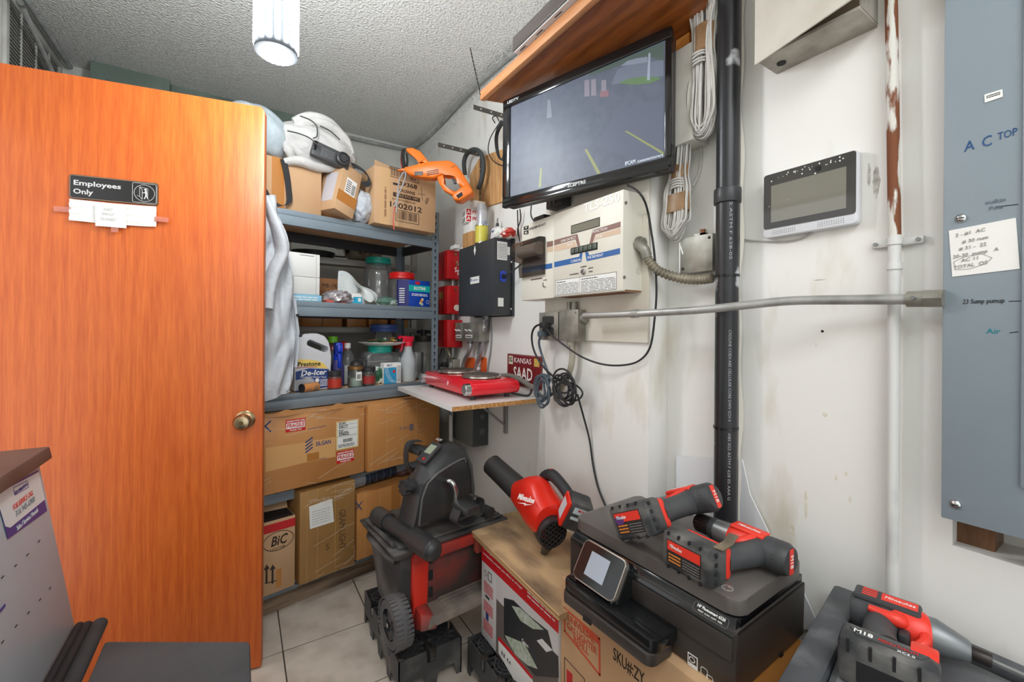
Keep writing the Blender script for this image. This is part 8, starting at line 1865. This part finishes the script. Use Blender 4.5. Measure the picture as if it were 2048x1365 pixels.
# ---------------- grey machine and padded lid at lower left
GMET = mat('machine_grey', (180, 194, 202), .42, c2=(170, 184, 193), vs=3)
gmz = .50
mc_ = thing('grey_machine', 'grey steel machine with a sloping side and brown top, left foreground', 'machine', (-.79, .45, 0))
bx_, by1 = -.350 + .79, 1.515 - .45
tx_, ty1 = -.392 + .79, 1.425 - .45
obj('cabinet', MB().hexa([(0, 0, 0), (bx_ - .002, 0, 0), (bx_ - .002, by1, 0), (0, by1, 0), (0, 0, gmz), (bx_, 0, gmz), (bx_, by1, gmz), (0, by1, gmz)], .003), GMET, mc_)
SIDE = [(0, 0, gmz), (bx_, 0, gmz), (bx_, by1, gmz), (0, by1, gmz), (0, 0, .955), (tx_, 0, .955), (tx_, ty1, .955), (0, ty1, .955)]
obj('sloping_hood', MB().hexa(SIDE, .002), GMET, mc_)
obj('brown_top', MB().hexa([(-.004, -.01, .955), (tx_ + .02, -.01, .955), (tx_ + .02, ty1 + .012, .955), (-.004, ty1 + .012, .955), (-.004, -.01, .985), (tx_ + .016, -.01, .985), (tx_ + .016, ty1 + .008, .985), (-.004, ty1 + .008, .985)], .004), mat('brown_trim', (84, 66, 58), .55, c2=(104, 88, 80), vs=6), mc_)
# sticker frame on the sloping side: x along -y?  viewer sees +X face, so right is +Y
nrm = Vector((.455, 0, bx_ - tx_)).normalized()
SM = Matrix(((0, bx_ * 0 + (tx_ - bx_) / .457, nrm.x, bx_ + .0008), (1, 0, nrm.y, 0), (0, .455 / .457, nrm.z, gmz + .0004), (0, 0, 0, 1)))
# local sticker axes: X = +Y of room, Y = up the slope, Z = outward
def sl(u, v):
    Mi = (wmat(mc_) @ SM).inverted(); p = Mi @ EYE; d = Mi.to_3x3() @ ray(u, v); k = -p.z / d.z; q = p + d * k; return q.x, q.y
SB = mat('sticker_indigo', (58, 62, 140), .4); SWH = mat('sticker_white', (226, 232, 232), .4)
def sq(mb, pts, z): 
    zz = MB(); mb.prism([sl(*p) for p in pts], -z - .0003, -z, M=SM @ Matrix(((1, 0, 0, 0), (0, 0, 1, 0), (0, -1, 0, 0), (0, 0, 0, 1))) @ Matrix.Diagonal((1, 1, 1, 1)))
g6 = lambda x, y: (x / 6.206, 880 + y / 6.206)
# build flat prints through SM (x right, y up, z outward)
def flat(pts, z, m, name):
    t = bmesh.new(); a = [t.verts.new((*sl(*p), z)) for p in pts]; t.faces.new(a); r_ = bmesh.ops.extrude_face_region(t, geom=t.faces[:]); bmesh.ops.translate(t, vec=(0, 0, -.0003), verts=[e for e in r_['geom'] if isinstance(e, bmesh.types.BMVert)])
    m_ = MB(); m_._add(t, SM); return obj(name, m_, m, mc_, smooth=0)
stk = flat([g6(*p) for p in ((-60, 660), (470, 378), (580, 885), (95, 1235))], .0006, SB, 'service_sticker')
flat([g6(*p) for p in ((-60, 685), (475, 400), (548, 745), (120, 1095), (60, 1080))], .0010, SWH, 'sticker_field')
def mtext(s, x, y, size, wpx, m, z=.0016, sh=0):
    X, Y = sl(*g6(x, y)); a_ = sl(*g6(x - wpx / 2, y + wpx * .26)); b2 = sl(*g6(x + wpx / 2, y - wpx * .26)); wd = math.hypot(b2[0] - a_[0], b2[1] - a_[1]); 
    text(mc_, s, X, Y, z, size, m, width=wd, rot=(0, 0, 0), M=SM)
mtext('FOR SERVICE CALL', 280, 750, .016, 250, mat('sticker_coral', (226, 96, 84), .5)); mtext('316 945-6900', 305, 830, .018, 240, mat('sticker_grey', (140, 146, 152), .5)); mtext('ice-masters', 250, 605, .013, 165, SB)
mtext('Sales / Service / Rentals', 335, 985, .014, 270, SWH)
bmx = MB(); xs = [sl(*g6(*p)) for p in ((155, 600), (330, 512), (345, 590), (175, 690))]
t = bmesh.new()
for a_, b2 in zip(xs, xs[1:] + xs[:1]):
    a2 = Vector(a_); b3 = Vector(b2); n2 = Vector((-(b3 - a2).y, (b3 - a2).x)).normalized() * .0008
    t.faces.new([t.verts.new((*p, .0014)) for p in (a2 + n2, b3 + n2, b3 - n2, a2 - n2)])
bmx._add(t, SM); obj('logo_frame', bmx, SB, mc_, smooth=0)
sc_ = MB()
for (u, v) in ((78, 1083), (55, 1110), (31, 1132), (5, 1155), (100, 1177), (80, 1200), (57, 1226), (32, 1253), (5, 1285)):
    x_, y_ = sl(u, v); sc_.box(x_ - .0045, x_ + .0045, y_ - .0008, y_ + .0008, -.0002, .0008, M=SM @ TM(0, 0, 0))
obj('punched_slots', sc_, INK, mc_, smooth=0)
x_, y_ = sl(4, 1218); obj('blue_mark', MB().box(x_ - .012, x_ + .012, y_ - .0025, y_ + .0025, .0, .0008, M=SM), SB, mc_, smooth=0)
for k, (dx, r_, nm) in enumerate(((.010, .009, 'black_gasket'), (.027, .011, 'black_gasket'), (.052, .016, 'foam_roll'))):
    obj(nm, MB().tube([(bx_ + dx, .05, gmz + .006), (bx_ + dx, by1 - .01 - .01 * k, gmz + .006)], r_, 14), (RUBBER, RUBBER, mat('foam_black', (46, 48, 49), .8, c2=(60, 62, 63), vs=12))[k], mc_)
bn = thing('padded_bench', 'dark grey padded bench top in the lower left foreground', 'bench', (-.275, .40, 0))
e1_ = onZ(500, 1281, .50); e0_ = onZ(190, 1286, .50)
BXw = e1_.x + .275
obj('pad', MB().hexa([(0, 0, .455), (BXw, 0, .455), (BXw, e1_.y - .40, .455), (0, e0_.y - .40 - .0, .455), (0, 0, .499), (BXw, 0, .499), (BXw, e1_.y - .40, .499), (0, e0_.y - .40, .499)], .008), mat('pad_grey', (70, 72, 74), .85, c2=(84, 86, 88), vs=5, bump=.7, bs=260, bdist=.001), bn)
obj('base', MB().box(.02, BXw - .02, .03, e1_.y - .44, .03, .456, .006), DUSTY, bn)
for x_ in (.03, BXw - .06):
    for y_ in (.04, e1_.y - .50): obj('foot', MB().cyl((x_ + .015, y_, 0), (x_ + .015, y_, .031), .016, n=12), RUBBER, bn)
